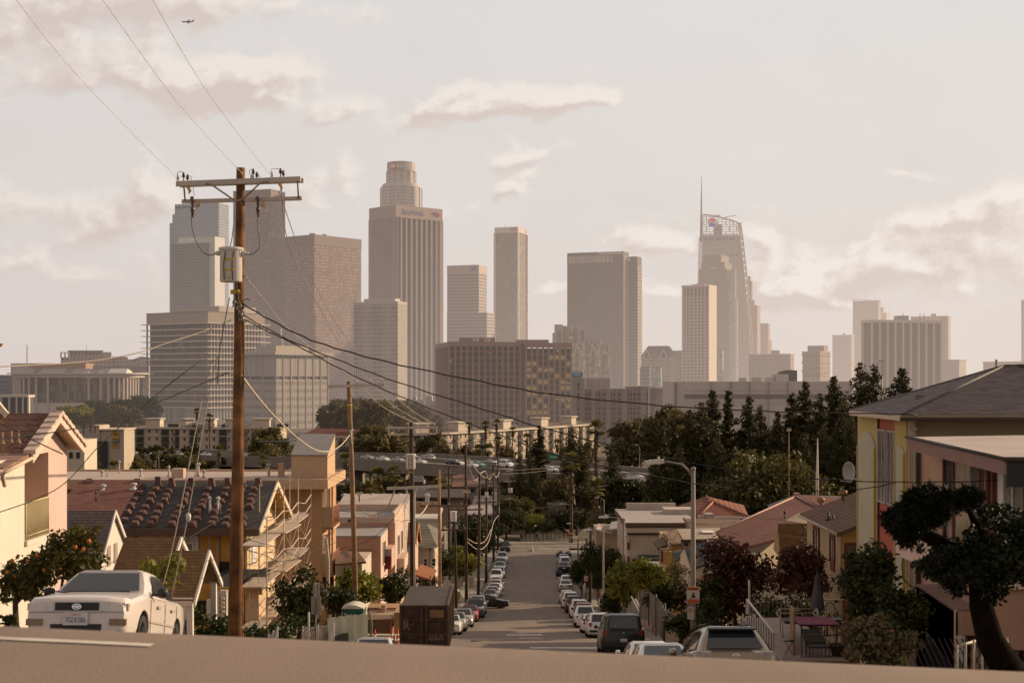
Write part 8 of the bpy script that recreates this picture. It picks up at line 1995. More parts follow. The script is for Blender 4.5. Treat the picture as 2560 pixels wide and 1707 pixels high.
MB().box(-.19,.19,f+.035,f+.055,.40,.60).bd('license_plate',PLATE,t)
let('7GLK586',.085,.31,FRT(0,f+.06,.44),NAVY,t);let('California',.035,.15,FRT(0,f+.06,.55),REDS,t)
b=MB();n=20
b.add([(rr_*math.cos(2*math.pi*j/n),f+.025,.69+rr_*.62*math.sin(2*math.pi*j/n))for rr_ in(.075,.055)for j in range(n)],[(j,(j+1)%n,n+(j+1)%n,n+j)for j in range(n)]);b.add([(.05*math.cos(2*math.pi*j/n),f+.026,.69+.018*math.sin(2*math.pi*j/n))for j in range(n)],[list(range(n))]);b.bd('emblem',CHROME,t)
for s in(-1,1):
 MB().box(min(s*.52,s*.78),max(s*.52,s*.78),f-.05,f+.02-.0,.40,.50).bd('fog_lamp',M('fog_amber',(.24,.15,.09),ro=.2,var=.3,scale=9),t)
 b=MB();b.box(min(s*.725,s*.79),max(s*.725,s*.79),f-.2,f-.05,.63,.745);b.bd('turn_signal',M('signal_clear',(.55,.42,.33),ro=.15),t)
 MB().box(min(s*.865,s*.872),max(s*.865,s*.872),-.95,.95,.50,.535).bd('side_moulding',M('moulding_grey',(.35,.30,.27)),t)
 for y in(.35,-.75):
  b=MB();b.box(min(s*.86,s*.885),max(s*.86,s*.885),y-.1,y+.1,.76,.80);b.bd('door_handle',M('moulding_grey'),t)
MB().box(-.74,.74,f-.01,f+.012,.60,.612).bd('bumper_line',M('moulding_grey'),t)
for y in(-.2,-1.15,.92):
 for s in(-1,1):
  b=MB();b.box(min(s*.858,s*.866),max(s*.858,s*.866),y-.006,y+.006,.32,.88);b.bd('door_seam',TRIM,t)
b=MB();b.tb([(-.7,f-.5,.0),(-.7,f-.5,.01)],.01,3);
for sx,c in((-.35,0),(.35,0)):
 b=MB();b.tb([(sx,k['cy']+.03,.97),(sx+.45,k['cy']-.1,1.03)],.012,4);b.bd('wiper',TRIM,t)
t=park('crossover','gold',4.78,30.0,'gold suv in the right foreground seen from behind, just past the crest of the road','r',plate=False)
k=KINDS['crossover'];r_=-k['L']/2
MB().box(-.19,.19,r_-.03,r_+.02,.58,.76).bd('license_plate',PLATE,t)
let('6VCJ282',.08,.31,Matrix.Translation((0,r_-.035,.60)),NAVY,t);let('California',.03,.15,Matrix.Translation((0,r_-.035,.715)),REDS,t)
b=MB();b.box(-.38,.38,r_-.05,r_+.05,.775,.82);b.bd('chrome_strip',CHROME,t)
b=MB();b.add([(rr_*math.cos(2*math.pi*j/n),r_+.01,.93+rr_*.72*math.sin(2*math.pi*j/n))for rr_ in(.085,.07)for j in range(n)],[(j,n+j,n+(j+1)%n,(j+1)%n)for j in range(n)]);b.tb([(.03,r_+.008,.975),(-.03,r_+.008,.905),(.06,r_+.008,.905)],.008,4);b.bd('emblem',CHROME,t)
b=MB();b.sl([(-.50,-1.55,1.60),(.50,-1.55,1.60),(.52,-1.86,1.545),(-.52,-1.86,1.545)][::-1],.035);b.bd('spoiler',TRIM,t)
for s in(-1,1):
 b=MB();b.sl([(s*.46,r_-.02,.86),(s*.85,r_+.06,.90),(s*.87,r_+.08,1.04),(s*.56,r_-.01,1.02)][::s],.1);b.bd('tail_lamp_glass',M('clear_lens',(.42,.34,.31),ro=.12,var=.3,scale=7),t)
b=MB();b.tb([(.25,-1.45,1.60),(.25,-1.65,1.82)],.008,4);b.bd('antenna',TRIM,t)
for o in[c for c in t.children if c.name.startswith('taillight')]:
 bpy.data.objects.remove(o)
park('sedan','white',4.62,46.2,'white car low behind the crest between gold suv and black suv, the farther of two','r');park('sedan','white',4.2,38.2,'white car low behind the crest touching the gold suv, the nearer of two','r')
t=park('big_suv','dgreen',5.2,66,'large black suv seen from behind, biggest dark vehicle on the right kerb','r');k=KINDS['big_suv'];r_=-k['L']/2
b=MB();b.add([(-.48,r_+.06,1.32),(-.40,r_+.06,1.29),(-.36,r_+.07,1.35),(-.44,r_+.07,1.38)],[(0,1,2,3)]);b.bd('sticker',M('sticker_tan',(.4,.3,.16)),t);b=MB();b.la([(.05,0),(0,-.02)],(0,r_-.0,1.02),8,axis='y');b.bd('emblem',CHROME,t)
let('6ZNC107',.07,.28,Matrix.Translation((0,r_-.045,.64)),NAVY,t)
t=park('suv','white',6.15,98.5,'white suv with a spare wheel on its tailgate, right behind the large black suv','r',bumper=TRIM)
b=MB();b.la([(.12,.02),(.33,.02),(.36,-.05),(.33,-.16),(.2,-.18),(0,-.18)],(.42,-2.28,.82),18,axis='y');b.bd('spare_wheel',TYRE,t);b=MB();b.la([(.16,-.185),(0,-.2)],(.42,-2.28,.82),12,axis='y');b.bd('spare_rim',RIM,t)
for kind,col,xp,Y,lab in(('sedan','white',1483,107,'white car half hidden left of the suv with the spare wheel'),('pickup','white',1466,117,'white and dark pickup in the right row, beyond the suv with the spare wheel'),('suv','darkred',1463,125,'dark red suv, the nearer of two dark red ones in the right row'),('suv','white',1450,132,'white suv with roof rails between the two dark red vehicles'),('suv','darkred',1438,140,'dark red suv, the farther of two dark red ones in the right row'),('suv','white',1427,148,'white suv directly beyond the farther dark red one'),('hatch','silver',1419,156,'pale car hidden left of the white suv in the right row'),('sedan','silver',1415,176,'silver saloon alone after the gap in the right row'),('sedan','white',1417,183,'white car whose roof shows above the silver saloon'),('sedan','navy',1410,203,'dark blue car with bright rear window beyond the covered motorcycle'),('suv','white',1413,209,'white roofed car between the two blue cars in the right row'),('sedan','blue',1410,217,'blue grey saloon, last car in the right row')):
 park(kind,col,wx(xp,Y),Y,lab,'r')
for kind,col,xr,Y,lab in(('sedan','white',1153,104,'white saloon nearest in the left row, cut by the rusty container'),('sedan','silver',1166,111,'silver saloon second in the left row, behind the nearest white one'),('hatch','silver',1183,118,'silver hatchback beside the red car in the left row'),('sedan','red',1196,126,'bright red car in the left row'),('suv','grey',1211,132.5,'dark grey suv between the red car and the white suv in the left row'),('suv','white',1216,139,'white suv just before the black car pulling out'),('sedan','silver',1243,158,'silver car directly behind the black car pulling out'),('sedan','white',1249,163.5,'white saloon second behind the black car pulling out'),('hatch','white',1254,169,'white car third behind the black car pulling out'),('sedan','white',1256,176,'white saloon fourth behind the black car pulling out'),('suv','white',1257,188,'white suv with dark grille, middle of the far left row'),('sedan','silver',1262.5,195,'silver car hidden behind the white suv with dark grille'),('sedan','silver',1264,203,'silver saloon next beyond the white suv with dark grille'),('sedan','grey',1265,209,'grey car tucked behind the silver saloon in the far left row'),('suv','white',1270,217,'white minivan like car near the far end of the left row'),('suv','black',1276,243,'black jeep like suv, last car of the left row')):
 W=KINDS[kind]['W'];park(kind,col,wx(xr,Y)-W/2,Y,lab,'l')
t=park('sedan','black',-2.5,147.5,'black saloon standing across the lane as it pulls out from the left row','l');t.rotation_euler=(Matrix.Rotation(slope_at(150),3,'X')@Matrix.Rotation(R(-100),3,'Z')).to_euler()
park('suv','white',wx(1102,158),155,'white suv parked in a driveway left of the light wooden pole','l',rot=R(-75));park('hatch','white',-5.0,49.5,'white car roof just showing above the crest beside the rusty container','l')
park('sedan','silver',wx(1235,262),259,'pale car glimpsed beyond the dark poles at the left of the crossing','l',rot=R(80));park('van','white',wx(1226,275),262,'white van glimpsed beyond the dark poles at the left of the crossing','l',rot=R(90))
def mot(lab,x,Y,rz,cover=None):
 z=road_z(x,Y)+.06;t=TH('motorcycle',lab,'motorcycle',(x,Y,z),rz)
 for y in(-.68,.70):
  b=MB();b.la([(.2,-.05),(.29,-.06),(.31,0),(.29,.06),(.2,.05)],(0,y,.31),18,axis='x');b.bd('wheel',TYRE,t)
 if cover:
  b=MB();rings=[]
  for y,zt,w_ in((-1.0,.45,.10),(-.85,.78,.22),(-.3,.92,.28),(.1,.98,.30),(.5,1.12,.36),(.75,1.05,.30),(.98,.5,.12)):
   rings.append([(w_*1.1,y,.22),(w_,y,zt*.6),(w_*.55,y,zt*.93),(0,y,zt),(-w_*.55,y,zt*.93),(-w_,y,zt*.6),(-w_*1.1,y,.22)])
  loft(b,rings);b.bd('cover',cover,t)
 else:
  b=MB();b.la([(0,-.34),(.12,-.25),(.16,0),(.12,.22),(0,.3)],(0,.12,.80),10,axis='y');b.bd('fuel_tank',black_p,t)
  b=MB();b.sl([(-.14,-.75,.78),(.14,-.75,.78),(.15,-.1,.72),(-.15,-.1,.72)],.09);b.bd('seat',TRIM,t)
  b=MB();b.box(-.17,.17,-.2,.3,.28,.62);b.bd('engine',M('engine_metal',(.14,.13,.12),ro=.4,metal=.6),t)
  b=MB();b.tb([(-.36,.22,1.08),(-.2,.42,1.02),(.2,.42,1.02),(.36,.22,1.08)],.018,6);b.bd('handlebar',CHROME,t)
  b=MB();b.tb([(.08,.42,1.0),(.08,.72,.31)],.03,6);b.tb([(-.08,.42,1.0),(-.08,.72,.31)],.03,6);b.bd('fork',CHROME,t)
  b=MB();b.la([(0,0),(.09,.04),(.1,.14),(0,.15)],(0,.45,.92),10,axis='y');b.bd('headlight',LAMP,t)
 return t
mot('motorcycle under a dark blue cover, parked at an angle in the right row',wx(1402,196),196,R(35),M('cover_navy',(.012,.014,.03),ro=.7))
mot('uncovered motorcycle leaning at the far end of the right row, left one of two',wx(1400,232),232,R(-40));mot('uncovered motorcycle at the far end of the right row, right one of two',wx(1416,230),230,R(-50))
CREO=M('creosote_wood',(.165,.07,.024),ro=.85,var=.8,scale=2.2,bump=.5,streak=.75);DARKW=M('dark_wood_pole',(.055,.034,.024),ro=.9,var=.4,scale=2,bump=.4);LIGHTW=M('light_wood_pole',(.26,.15,.075),ro=.85,var=.35,scale=2.5,bump=.4,streak=.4)
ARM=M('crossarm_white',(.50,.43,.36),var=.12,scale=2);ARMW=M('crossarm_wood',(.11,.06,.04),var=.3,scale=3);PORC=M('insulator_brown',(.10,.05,.04),ro=.25);PORW=M('insulator_white',(.6,.56,.52),ro=.25);TRF=M('transformer_grey',(.60,.55,.51),ro=.4,var=.05);YEL=M('tag_yellow',(.55,.36,.02))
def arm(par,x0,y0,x1,y1,Y,mat,h=.12,dy=-.17):
 p,q=at(x0,y0,Y),at(x1,y1,Y);p.y+=dy;q.y+=dy;b=MB()
 b.sl([p+Vc((0,0,-h/2)),q+Vc((0,0,-h/2)),q+Vc((0,0,h/2)),p+Vc((0,0,h/2))],.1,dr=(0,-1,0))
 return b.bd('crossarm',mat,par)
def ins(par,x,y,Y,s=1.0,mat=None,dy=-.2):
 p=at(x,y,Y);p.y+=dy;b=MB();b.la([(.012,-.18),(.012,-.04),(.05,-.03),(.03,0),(.045,.015),(.03,.05),(.02,.09),(0,.1)],tuple(p),8);o=b.bd('insulator',mat or PORC,par);o.scale=(1,1,1)
 return o
def can(par,x0,x1,y0,y1,Y,dy=-.34,stick=True):
 c=at((x0+x1)/2,y0,Y);c.y+=dy;r=(x1-x0)/2*Y/F;h=(y1-y0)*Y/F
 b=MB();b.la([(0,.03*h),(r*.7,.02*h),(r*1.06,0),(r*1.1,-.05*h),(r*1.0,-.09*h),(r*.96,-.12*h),(r*.96,-.97*h),(r*.9,-h),(0,-h)],tuple(c),20);o=b.bd('transformer',TRF,par)
 if stick:
  for f_ in(.36,.66,.88):
   b=MB();w_=r*(.34 if f_<.8 else.12);b.box(c.x-w_+r*.02,c.x+w_+r*.02,c.y-r*1.0,c.y-r*.93,c.z-h*f_-.025*h,c.z-h*f_+.025*h);b.bd('warning_tag',YEL,o)
  for sx in(-.45,.28):
   b=MB();b.tb([c+Vc((r*(sx+.15),-r*.93,-.12*h)),c+Vc((r*sx,-r*.99,-.5*h)),c+Vc((r*(sx+.05),-r*.95,-.95*h))],.012,4);b.bd('lead_wire',TRIM,o)
  for s in(-1,1):
   b=MB();b.la([(.03,0),(.06,.03),(.06,.1),(.035,.12),(.035,.18)][::1],tuple(c+Vc((s*r*.9,0,-.16*h))),8,axis='x')if s>0 else b.la([(.035,-.18),(.035,-.12),(.06,-.1),(.06,-.03),(.03,0)],tuple(c+Vc((-r*.9,0,-.16*h))),8,axis='x');b.bd('bushing',PORW,o)
 return o
def pole(lab,xb,xt,yt,Y,r0,r1,mat,steps=0):
 t=TH('utility_pole',lab,'utility pole',group='wooden utility poles');p=at(xt,yt,Y);X0=wx(xb,Y);z0=ground_z(X0,Y)-.5;b=MB()
 b.tb([(X0,Y,z0),((X0*.5+p.x*.5)+.03,Y,(z0+p.z)/2),p],[r0,(r0+r1)/2,r1],14);b.bd('post',mat,t)
 return t
def band(par,x,y,Y,r,h=.12,mat=None):
 b=MB();c=at(x,y,Y);b.la([(r,0),(r,h)],tuple(c),14);b.bd('band',mat or YEL,par)
Y=35.5
t=pole('large brown wooden utility pole with white double crossarm and grey transformer, left foreground',583,602,420,Y,.19,.108,CREO)
arm(t,446,463,755,451,Y,ARM,.125);arm(t,455,504,755,496,Y,ARM,.095,.06);arm(t,447,461,757,449.5,Y,ARM,.11,.2)
for x0,y0,y1 in((464,466,502),(747,458,496)):
 b=MB();b.tb([at(x0,y0,Y)+Vc((0,-.2,0)),at(x0,y1,Y)+Vc((0,-.05,0))],.022,6);b.bd('hanger_rod',M('rod_brown',(.2,.13,.1)),t)
b=MB();b.tb([at(x,y,Y)+Vc((0,-.3,0))for x,y in((521,463),(535,466),(585,500),(600,506),(615,500),(656,462),(675,458))],.022,6);b.bd('arm_brace',M('brace_grey',(.3,.23,.19)),t)
for x,y in((460,441),(470,446),(634,432),(643,440),(702,431),(709,436)):
 ins(t,x,y,Y,mat=PORC,dy=-.05)
for x,y in((446,447),(630,446),(681,440)):
 ins(t,x,y,Y,mat=PORW,dy=-.05)
for pts in(((446,440),(449,432),(455,431),(461,434)),((471,441),(480,443),(484,458),(489,492)),((628,440),(626,430),(630,426),(635,428)),((645,436),(651,440),(652,446)),((680,436),(680,426),(690,423),(701,426))):
 b=MB();b.tb([at(x,y,Y)+Vc((0,-.15,0))for x,y in pts],.008,4);b.bd('jumper_wire',TRIM,t)
for x in(484,647):
 b=MB();c=at(x,505,Y)+Vc((0,-.12,0));b.la([(.02,0),(.045,-.06),(.03,-.12),(.05,-.18),(.05,-.24),(.035,-.26),(.035,-.36),(.02,-.4)][::-1],tuple(c),10);b.box(c.x-.05,c.x+.03,c.y-.03,c.y+.03,c.z,c.z+.12);o=b.bd('fuse_cutout',PORC,t)
 b=MB();b.la([(0,-.04),(.06,-.03),(.06,.03),(0,.04)],tuple(c+Vc((.13,0,-.08))),10,axis='y');b.bd('cutout_disc',M('disc_ochre',(.5,.33,.14),ro=.3),o)
for x,y in((475,470),(703,462)):
 b=MB();c=at(x,y,Y)+Vc((0,-.22,0));b.tb([c,c+Vc((.05,0,-.1)),c+Vc((.02,0,-.18))],[.05,.04,.01],7);b.bd('arrester',M('disc_ochre'),t)
for pts in(((485,542),(487,575),(496,605),(512,632),(528,641),(548,638)),((648,538),(650,575),(655,600),(652,625),(640,637),(622,640))):
 b=MB();b.tb([at(x,y,Y)+Vc((0,-.3,0))for x,y in pts],.013,5);b.bd('lead_wire',M('lead_grey',(.13,.115,.10)),t)
can(t,557,614,623,708,Y,dy=-.40);band(t,592,735,Y,.163,.1)
rr=random.Random(2)
for j in range(9):
 x,y=rr.uniform(588,612),rr.uniform(752,800);c=at(x,y,Y)+Vc((0,-.2,0));b=MB();b.la([(0,-.05),(.035,-.04),(.03,0),(.04,.04),(0,.05)],tuple(c),7,axis='x' if j%2 else 'z');b.bd('insulator',M('porcelain_grey',(.34,.28,.24),ro=.3),t)
for pts in(((600,765),(612,752),(622,748),(630,752)),((597,785),(606,800),(617,806),(625,800)),((586,770),(589,752),(590,748)),((578,745),(572,775),(552,880),(548,960)),((594,706),(600,740),(603,790)),((592,535),(584,600),(578,625))):
 b=MB();b.tb([at(x,y,Y)+Vc((0,-.22,0))for x,y in pts],.013,5);b.bd('hardware',M('lead_grey'),t)
t=pole('leaning light brown pole with yellow band, between the large pole and the transformer pole',893,872,953,77,.16,.125,LIGHTW);arm(t,821,966,962,962,77,ARM,.16);band(t,874,1016,77,.135,.12);band(t,877,1078,77,.14,.1,M('galvanised'))
for x,y in((895,953),(926,951),(955,949)):
 ins(t,x,y,77,mat=PORW)
b=MB();b.tb([at(876,1075,76.8),at(878,1110,76.8)],.05,5);b.bd('hardware',M('galvanised'),t)
t=pole('dark wooden pole with pale double crossarm, grey transformer and white conduit, beside the rusty container',1031,1028,1056,84,.155,.12,DARKW);arm(t,967,1069,1094,1068,84,ARM,.13);arm(t,969,1086,1092,1084,84,ARM,.11,.1);arm(t,968,1220,1096,1215,84,ARM,.17)
can(t,1016,1040,1134,1171,84);band(t,1028,1182,84,.14,.12);b=MB();b.tb([at(1036,1500,83.7),at(1036,1240,83.7),at(1038,1228,83.7),at(1043,1222,83.6)],.06,8);b.bd('conduit',M('conduit_white',(.52,.45,.39)),t)
for x,y in((1046,1062),(1066,1061),(1087,1060)):
 ins(t,x,y,84,mat=PORW)
for x0 in(971,1091):
 b=MB();b.tb([at(x0,1069,83.8),at(x0,1086,83.9)],.03,5);b.bd('hanger_rod',ARM,t)
for lab,xb,xt,yt,Y,r0,mat,arms,cans in(('light brown pole with low dark crossarm, beyond the rusty container',1100,1097,1173,122,.17,LIGHTW,((1050,1264,1176,1262),),()),('thin dark pole with small top crossarm, behind the light brown pole',1122,1122,1158,185,.16,DARKW,((1108,1165,1146,1166),(1106,1185,1142,1186)),()),('dark pole topped by a white transformer, left kerb',1141,1136,1276,147,.17,DARKW,((1102,1324,1176,1322),),((1126,1142,1277,1302),)),('tall black pole with yellow band, tallest along the left kerb',1166,1164,1113,157,.19,DARKW,((1155,1229,1176,1230),(1130,1275,1208,1272)),()),('dark pole right of the tallest one on the left kerb',1195,1199,1184,163,.19,DARKW,((1190,1256,1241,1254),),()),('dark pole with small white transformer, left kerb',1215,1216,1194,190,.19,DARKW,((1198,1218,1238,1216),),((1212,1221,1230,1242),)),('dark pole second from the street end on the left kerb',1234,1233,1163,222,.19,DARKW,((1215,1166,1252,1165),(1216,1220,1250,1219)),()),('tall dark pole at the street end on the left kerb',1245,1245,1142,250,.2,DARKW,((1238,1178,1265,1176),),()),('far pole with crossarms and transformer in front of the central conifers',1274,1273,1200,300,.16,DARKW,((1261,1203,1280,1203),(1261,1247,1281,1246)),((1270,1281,1220,1231),)),('single dark pole standing among the streetlights on the right pavement',1474,1477,1317,155,.2,DARKW,(),()),('small far pole with transformer and crossarm above the red hip roof',1668,1662,1200,260,.16,LIGHTW,((1652,1204,1672,1203),),((1664,1672,1202,1216),)),('thin bare pole in front of the yellow green hillside tree',1971,1972,1070,190,.1,LIGHTW,((1966,1076,1978,1075),),()),('short pole with white arms right of the leaning pole, at the flat roof',898,898,1236,150,.1,DARKW,((892,1237,908,1233),(894,1260,908,1258)),())):
 t=pole(lab,xb,xt,yt,Y,r0,r0*.72,mat)
 for x0,y0,x1,y1 in arms:
  arm(t,x0,y0,x1,y1,Y,ARM if x1-x0<24 else ARMW,.16)
  for q in range(4):
   ins(t,x0+(x1-x0)*(q+.3)/4,(y0+y1)/2-4,Y,mat=PORW)
 for c in cans:
  can(t,*c,Y,stick=False)
 if yt==1113:
  band(t,1164,1231,157,.17,.3)
BLK=M('wire_black',(.012,.010,.009),ro=.7);PALE=M('wire_pale_rope',(.50,.41,.32),ro=.8);THIN=M('wire_thin_pale',(.36,.30,.25),ro=.6)
def wire(lab,pts,Y0,Y1,r,mat,name='power_line',cat='cable',group=None,tw=.0,dy=-.12):
 n_=len(pts);P=[]
 L=[0]
 for j in range(1,n_):
  L.append(L[-1]+math.hypot(pts[j][0]-pts[j-1][0],pts[j][1]-pts[j-1][1]))
 for(x,y),l in zip(pts,L):
  P.append(at(x,y,Y0+(Y1-Y0)*l/L[-1])+Vc((0,dy,0)))
 Q=[]
 for j in range(n_-1):
  p0,p1,p2,p3=P[max(j-1,0)],P[j],P[j+1],P[min(j+2,n_-1)]
  for s in range(5):
   u=s/5;Q.append(.5*((2*p1)+(p2-p0)*u+(2*p0-5*p1+4*p2-p3)*u*u+(3*p1-p0-3*p2+p3)*u**3))
 Q.append(P[-1])
 if tw:
  for j,q in enumerate(Q):
   q.z+=tw*math.sin(j*2.1)
 b=MB();b.tb(Q,r,6);o=b.bd(name,mat);return tag(o,lab,cat,group)
wire('thick upper black cable from the large pole to the olive building roof edge',[(604,757),(660,790),(760,842),(860,876),(1000,912),(1200,953),(1380,985),(1660,1014),(1900,1027),(2150,1033),(2290,1036)],35.5,43.4,.019,BLK,tw=.015)
wire('middle black cable from the large pole across the street, passing over the red window strip',[(604,785),(720,848),(860,905),(1000,957),(1200,1020),(1400,1081),(1640,1138),(1840,1176),(2000,1193),(2200,1203),(2400,1203),(2600,1196)],35.5,37,.015,BLK,tw=.012)
wire('lower black cable from the large pole across to the wall fittings beside the red strip',[(604,795),(760,872),(860,926),(1000,990),(1200,1068),(1400,1138),(1640,1191),(1840,1221),(2050,1226),(2160,1220),(2236,1206)],35.5,43.5,.015,BLK,tw=.012)
wire('black cable from the large pole down left to the pink house',[(574,931),(500,962),(415,998),(348,1026),(252,1057),(174,1074),(60,1090),(-40,1098)],35.5,29,.014,BLK)
wire('thin dark cable crossing the pink house wall from lower left',[(500,905),(420,965),(350,1027),(258,1107),(170,1203),(90,1248),(-20,1286)],35.5,30,.011,BLK)
wire('thick tan rope running left from the large pole in front of the sun shelf block',[(580,800),(514,828),(420,858),(340,884),(200,906),(-40,918)],35.5,30,.013,PALE)
wire('dark thin cable at the left edge before the tiled roof',[(-30,1042),(30,1066),(85,1098),(160,1134)],30,36,.016,BLK)
for lab,pts,Y0,Y1 in(('left of three thin wires rising to the upper left corner of the sky',[(447,448),(300,300),(170,160),(45,0),(-30,-100)],35.5,15),('middle of three thin wires rising to the upper left corner of the sky',[(612,440),(560,385),(440,250),(260,0),(190,-110)],35.5,15),('right of three thin wires rising to the upper left corner of the sky',[(682,445),(600,340),(500,200),(385,0),(330,-110)],35.5,15)):
 wire(lab,pts,Y0,Y1,.006,M('wire_sky',(.62,.57,.54),ro=.6),group='thin wires over the sky')
wire('first guy wire from the large pole down to the left, with an insulator',[(552,880),(530,960),(472,1290),(430,1500)],35.3,34,.013,THIN);wire('second guy wire from the large pole down to the left, left of the first',[(540,900),(519,945),(440,1338),(405,1480)],35.3,33.5,.012,THIN)
b=MB();b.la([(.02,-.12),(.06,-.06),(.065,.04),(.03,.1)],tuple(at(471,1292,34.3)),10);tag(b.bd('guy_insulator',PORW),'pale egg shaped insulator hanging on the first guy wire before the felt roof','insulator')
wire('thick pale sagging rope from the large pole to the leaning pole',[(606,938),(640,985),(690,1043),(740,1090),(785,1122),(820,1128),(850,1115),(874,1088)],35.5,76.8,.03,PALE)
for lab,pts in(('thin pale wire from the crossarm end of the large pole down to the leaning pole',[(705,466),(720,600),(770,715),(840,840),(895,952)]),('thin pale wire from the transformer down to the leaning pole',[(614,690),(665,755),(722,822),(800,885),(895,953)]),('second thin pale wire from the large crossarm to the leaning pole',[(700,480),(760,650),(830,790),(900,890),(926,951)])):
 wire(lab,pts,35.5,77,.014,THIN,group='thin pale wires off the large pole')
for k_,(x0,x1)in enumerate(((895,1046),(926,1066),(955,1087))):
 wire(('first','second','third')[k_]+' pale wire from the leaning pole down to the transformer pole, counted from the left',[(x0,952),(x0+60,1015),(x1,1061)],77,84,.018,THIN,group='pale wires to the transformer pole')
 wire(('first','second','third')[k_]+' thin wire from the transformer pole to the tallest dark pole, counted from the left',[(x1,1061),(x1+40,1150+6*k_),(1158+6*k_,1228)],84,157,.012,BLK,group='thin dark wires along the left kerb')
wire('pale sagging rope hanging under the transformer pole, above the pink building',[(986,1227),(972,1261),(950,1281),(928,1286),(908,1278)],84,100,.045,PALE);wire('short pale sagging rope right of the transformer pole',[(1068,1262),(1060,1276),(1048,1288),(1036,1292)],95,84,.035,PALE)
for lab,pts in(('first pale rope loop between the dark poles at crossarm height',[(1166,1141),(1175,1175),(1188,1200),(1200,1186)]),('second pale rope loop between the dark poles at crossarm height',[(1172,1145),(1190,1172),(1212,1194),(1226,1186)]),('third pale rope loop between the dark poles at crossarm height',[(1199,1184),(1214,1178),(1222,1198),(1234,1182)]),('fourth pale rope loop between the dark poles at crossarm height',[(1234,1182),(1240,1193),(1246,1186),(1248,1178)]),('low pale rope loop between the dark poles above the parked cars',[(1168,1352),(1185,1368),(1203,1372),(1222,1352),(1234,1305),(1246,1288)]),('second low pale rope loop just above the lower one',[(1169,1345),(1190,1357),(1212,1352),(1228,1322)])):
 wire(lab,pts,157,200,.04,PALE)
for k_,(pts,Y0,Y1)in enumerate((([(1176,1272),(1120,1300),(1040,1310),(960,1330),(842,1400)],157,90),([(1028,1222),(980,1300),(920,1350),(845,1372)],84,88),([(1097,1262),(1020,1300),(940,1290),(850,1275)],122,92),([(845,1300),(940,1290),(1100,1310),(1230,1325)],90,190),([(1040,1366),(1100,1362),(1160,1368)],130,150),([(590,1340),(640,1352),(700,1370),(765,1400)],36,75),([(592,1362),(660,1385),(730,1398),(860,1345)],36,80),([(870,1108),(790,1165),(720,1210),(600,1270),(470,1345)],77,50))):
 wire(('service line dropping from the tallest dark pole to the orange building','service line from the transformer pole to the salmon house wall','service line from the light brown pole to the orange building balcony','long dark line running along the left houses','dark line in front of the hip roofed house','dark line from the large pole over the scaffold','second dark line from the large pole over the scaffold','dark line from the leaning pole down to the felt roof')[k_],pts,Y0,Y1,.014,BLK)
for k_,(pts,Y0,Y1,r_)in enumerate((([(1250,1255),(1300,1290),(1345,1350),(1395,1370)],250,235,.02),([(1340,1270),(1400,1262),(1412,1258)],300,280,.03),([(1250,1178),(1330,1172),(1402,1166)],250,300,.02),([(1252,1185),(1330,1180),(1405,1171)],250,300,.02),([(1661,1206),(1720,1222),(1800,1240),(1870,1252)],260,200,.02))):
 wire(('line from the street end pole down to the motorcycles','pale line in front of the central conifers, lower','upper pale line from the street end pole to the right','lower pale line from the street end pole to the right','line from the small far pole over the red hip roof')[k_],pts,Y0,Y1,r_,THIN if k_ else BLK)
LAMPM=M('lamp_post_concrete',(.235,.195,.165),ro=.7,var=.15,bump=.2);HEADM=M('lamp_head',(.55,.48,.42),ro=.4)
def slt(lab,xp,yt,Y,xh,yh,base=None,both=False):
 t=TH('street_lamp',lab,'street lamp',group='cobra head street lamps');X0=wx(xp,Y);z0=ground_z(X0,Y);p=at(xp,yt,Y);b=MB()
 b.tb([(X0,Y,z0),(X0,Y,p.z)],[.125,.085],12);b.la([(.09,0),(.11,.05),(.08,.14),(0,.17)],tuple(p),10);b.la([(.17,0),(.17,.3),(.13,.4)],(X0,Y,z0),10);b.bd('post',LAMPM,t)
 for s in((1,-1)if both else(1,)):
  h=at(xh,yh,Y);h.x=X0+(h.x-X0)*s;q=Vc((X0,Y,p.z-.35));d=h-q;b=MB()
  b.tb([q,q+Vc((d.x*.12,0,d.z*.45)),q+Vc((d.x*.4,0,d.z*.85)),h+Vc((-d.x*.15,0,.0)),h],[.055,.05,.045,.035,.035],8);b.bd('arm',LAMPM,t)
  w_=-.75 if d.x<0 else.75;b=MB()
  b.add([(h.x,h.y-.09,h.z-.05),(h.x,h.y+.09,h.z-.05),(h.x,h.y+.09,h.z+.09),(h.x,h.y-.09,h.z+.09),(h.x+w_*.3,h.y-.17,h.z-.09),(h.x+w_*.3,h.y+.17,h.z-.09),(h.x+w_*.3,h.y+.12,h.z+.11),(h.x+w_*.3,h.y-.12,h.z+.11),(h.x+w_,h.y-.1,h.z-.06),(h.x+w_,h.y+.1,h.z-.06),(h.x+w_,h.y+.08,h.z+.04),(h.x+w_,h.y-.08,h.z+.04)],[(0,1,2,3),(0,3,7,4),(1,5,6,2),(3,2,6,7),(0,4,5,1),(4,7,11,8),(5,9,10,6),(7,6,10,11),(4,8,9,5),(8,11,10,9)]);b.la([(.045,0),(.045,.1),(0,.12)],(h.x+w_*.3,h.y,h.z+.1),8);b.bd('lamp_head',HEADM,t)
 return t
slt('tall street lamp carrying the orange and white warning sign, nearest on the right',1733,1176,58,1660,1154);slt('second street lamp on the right, carrying a small no parking sign at its foot',1560,1300,105,1522,1292);slt('third street lamp on the right, carrying a small no parking sign',1508,1332,130,1478,1324);slt('fourth street lamp on the right, left of the single dark pole',1466,1350,160,1446,1343)
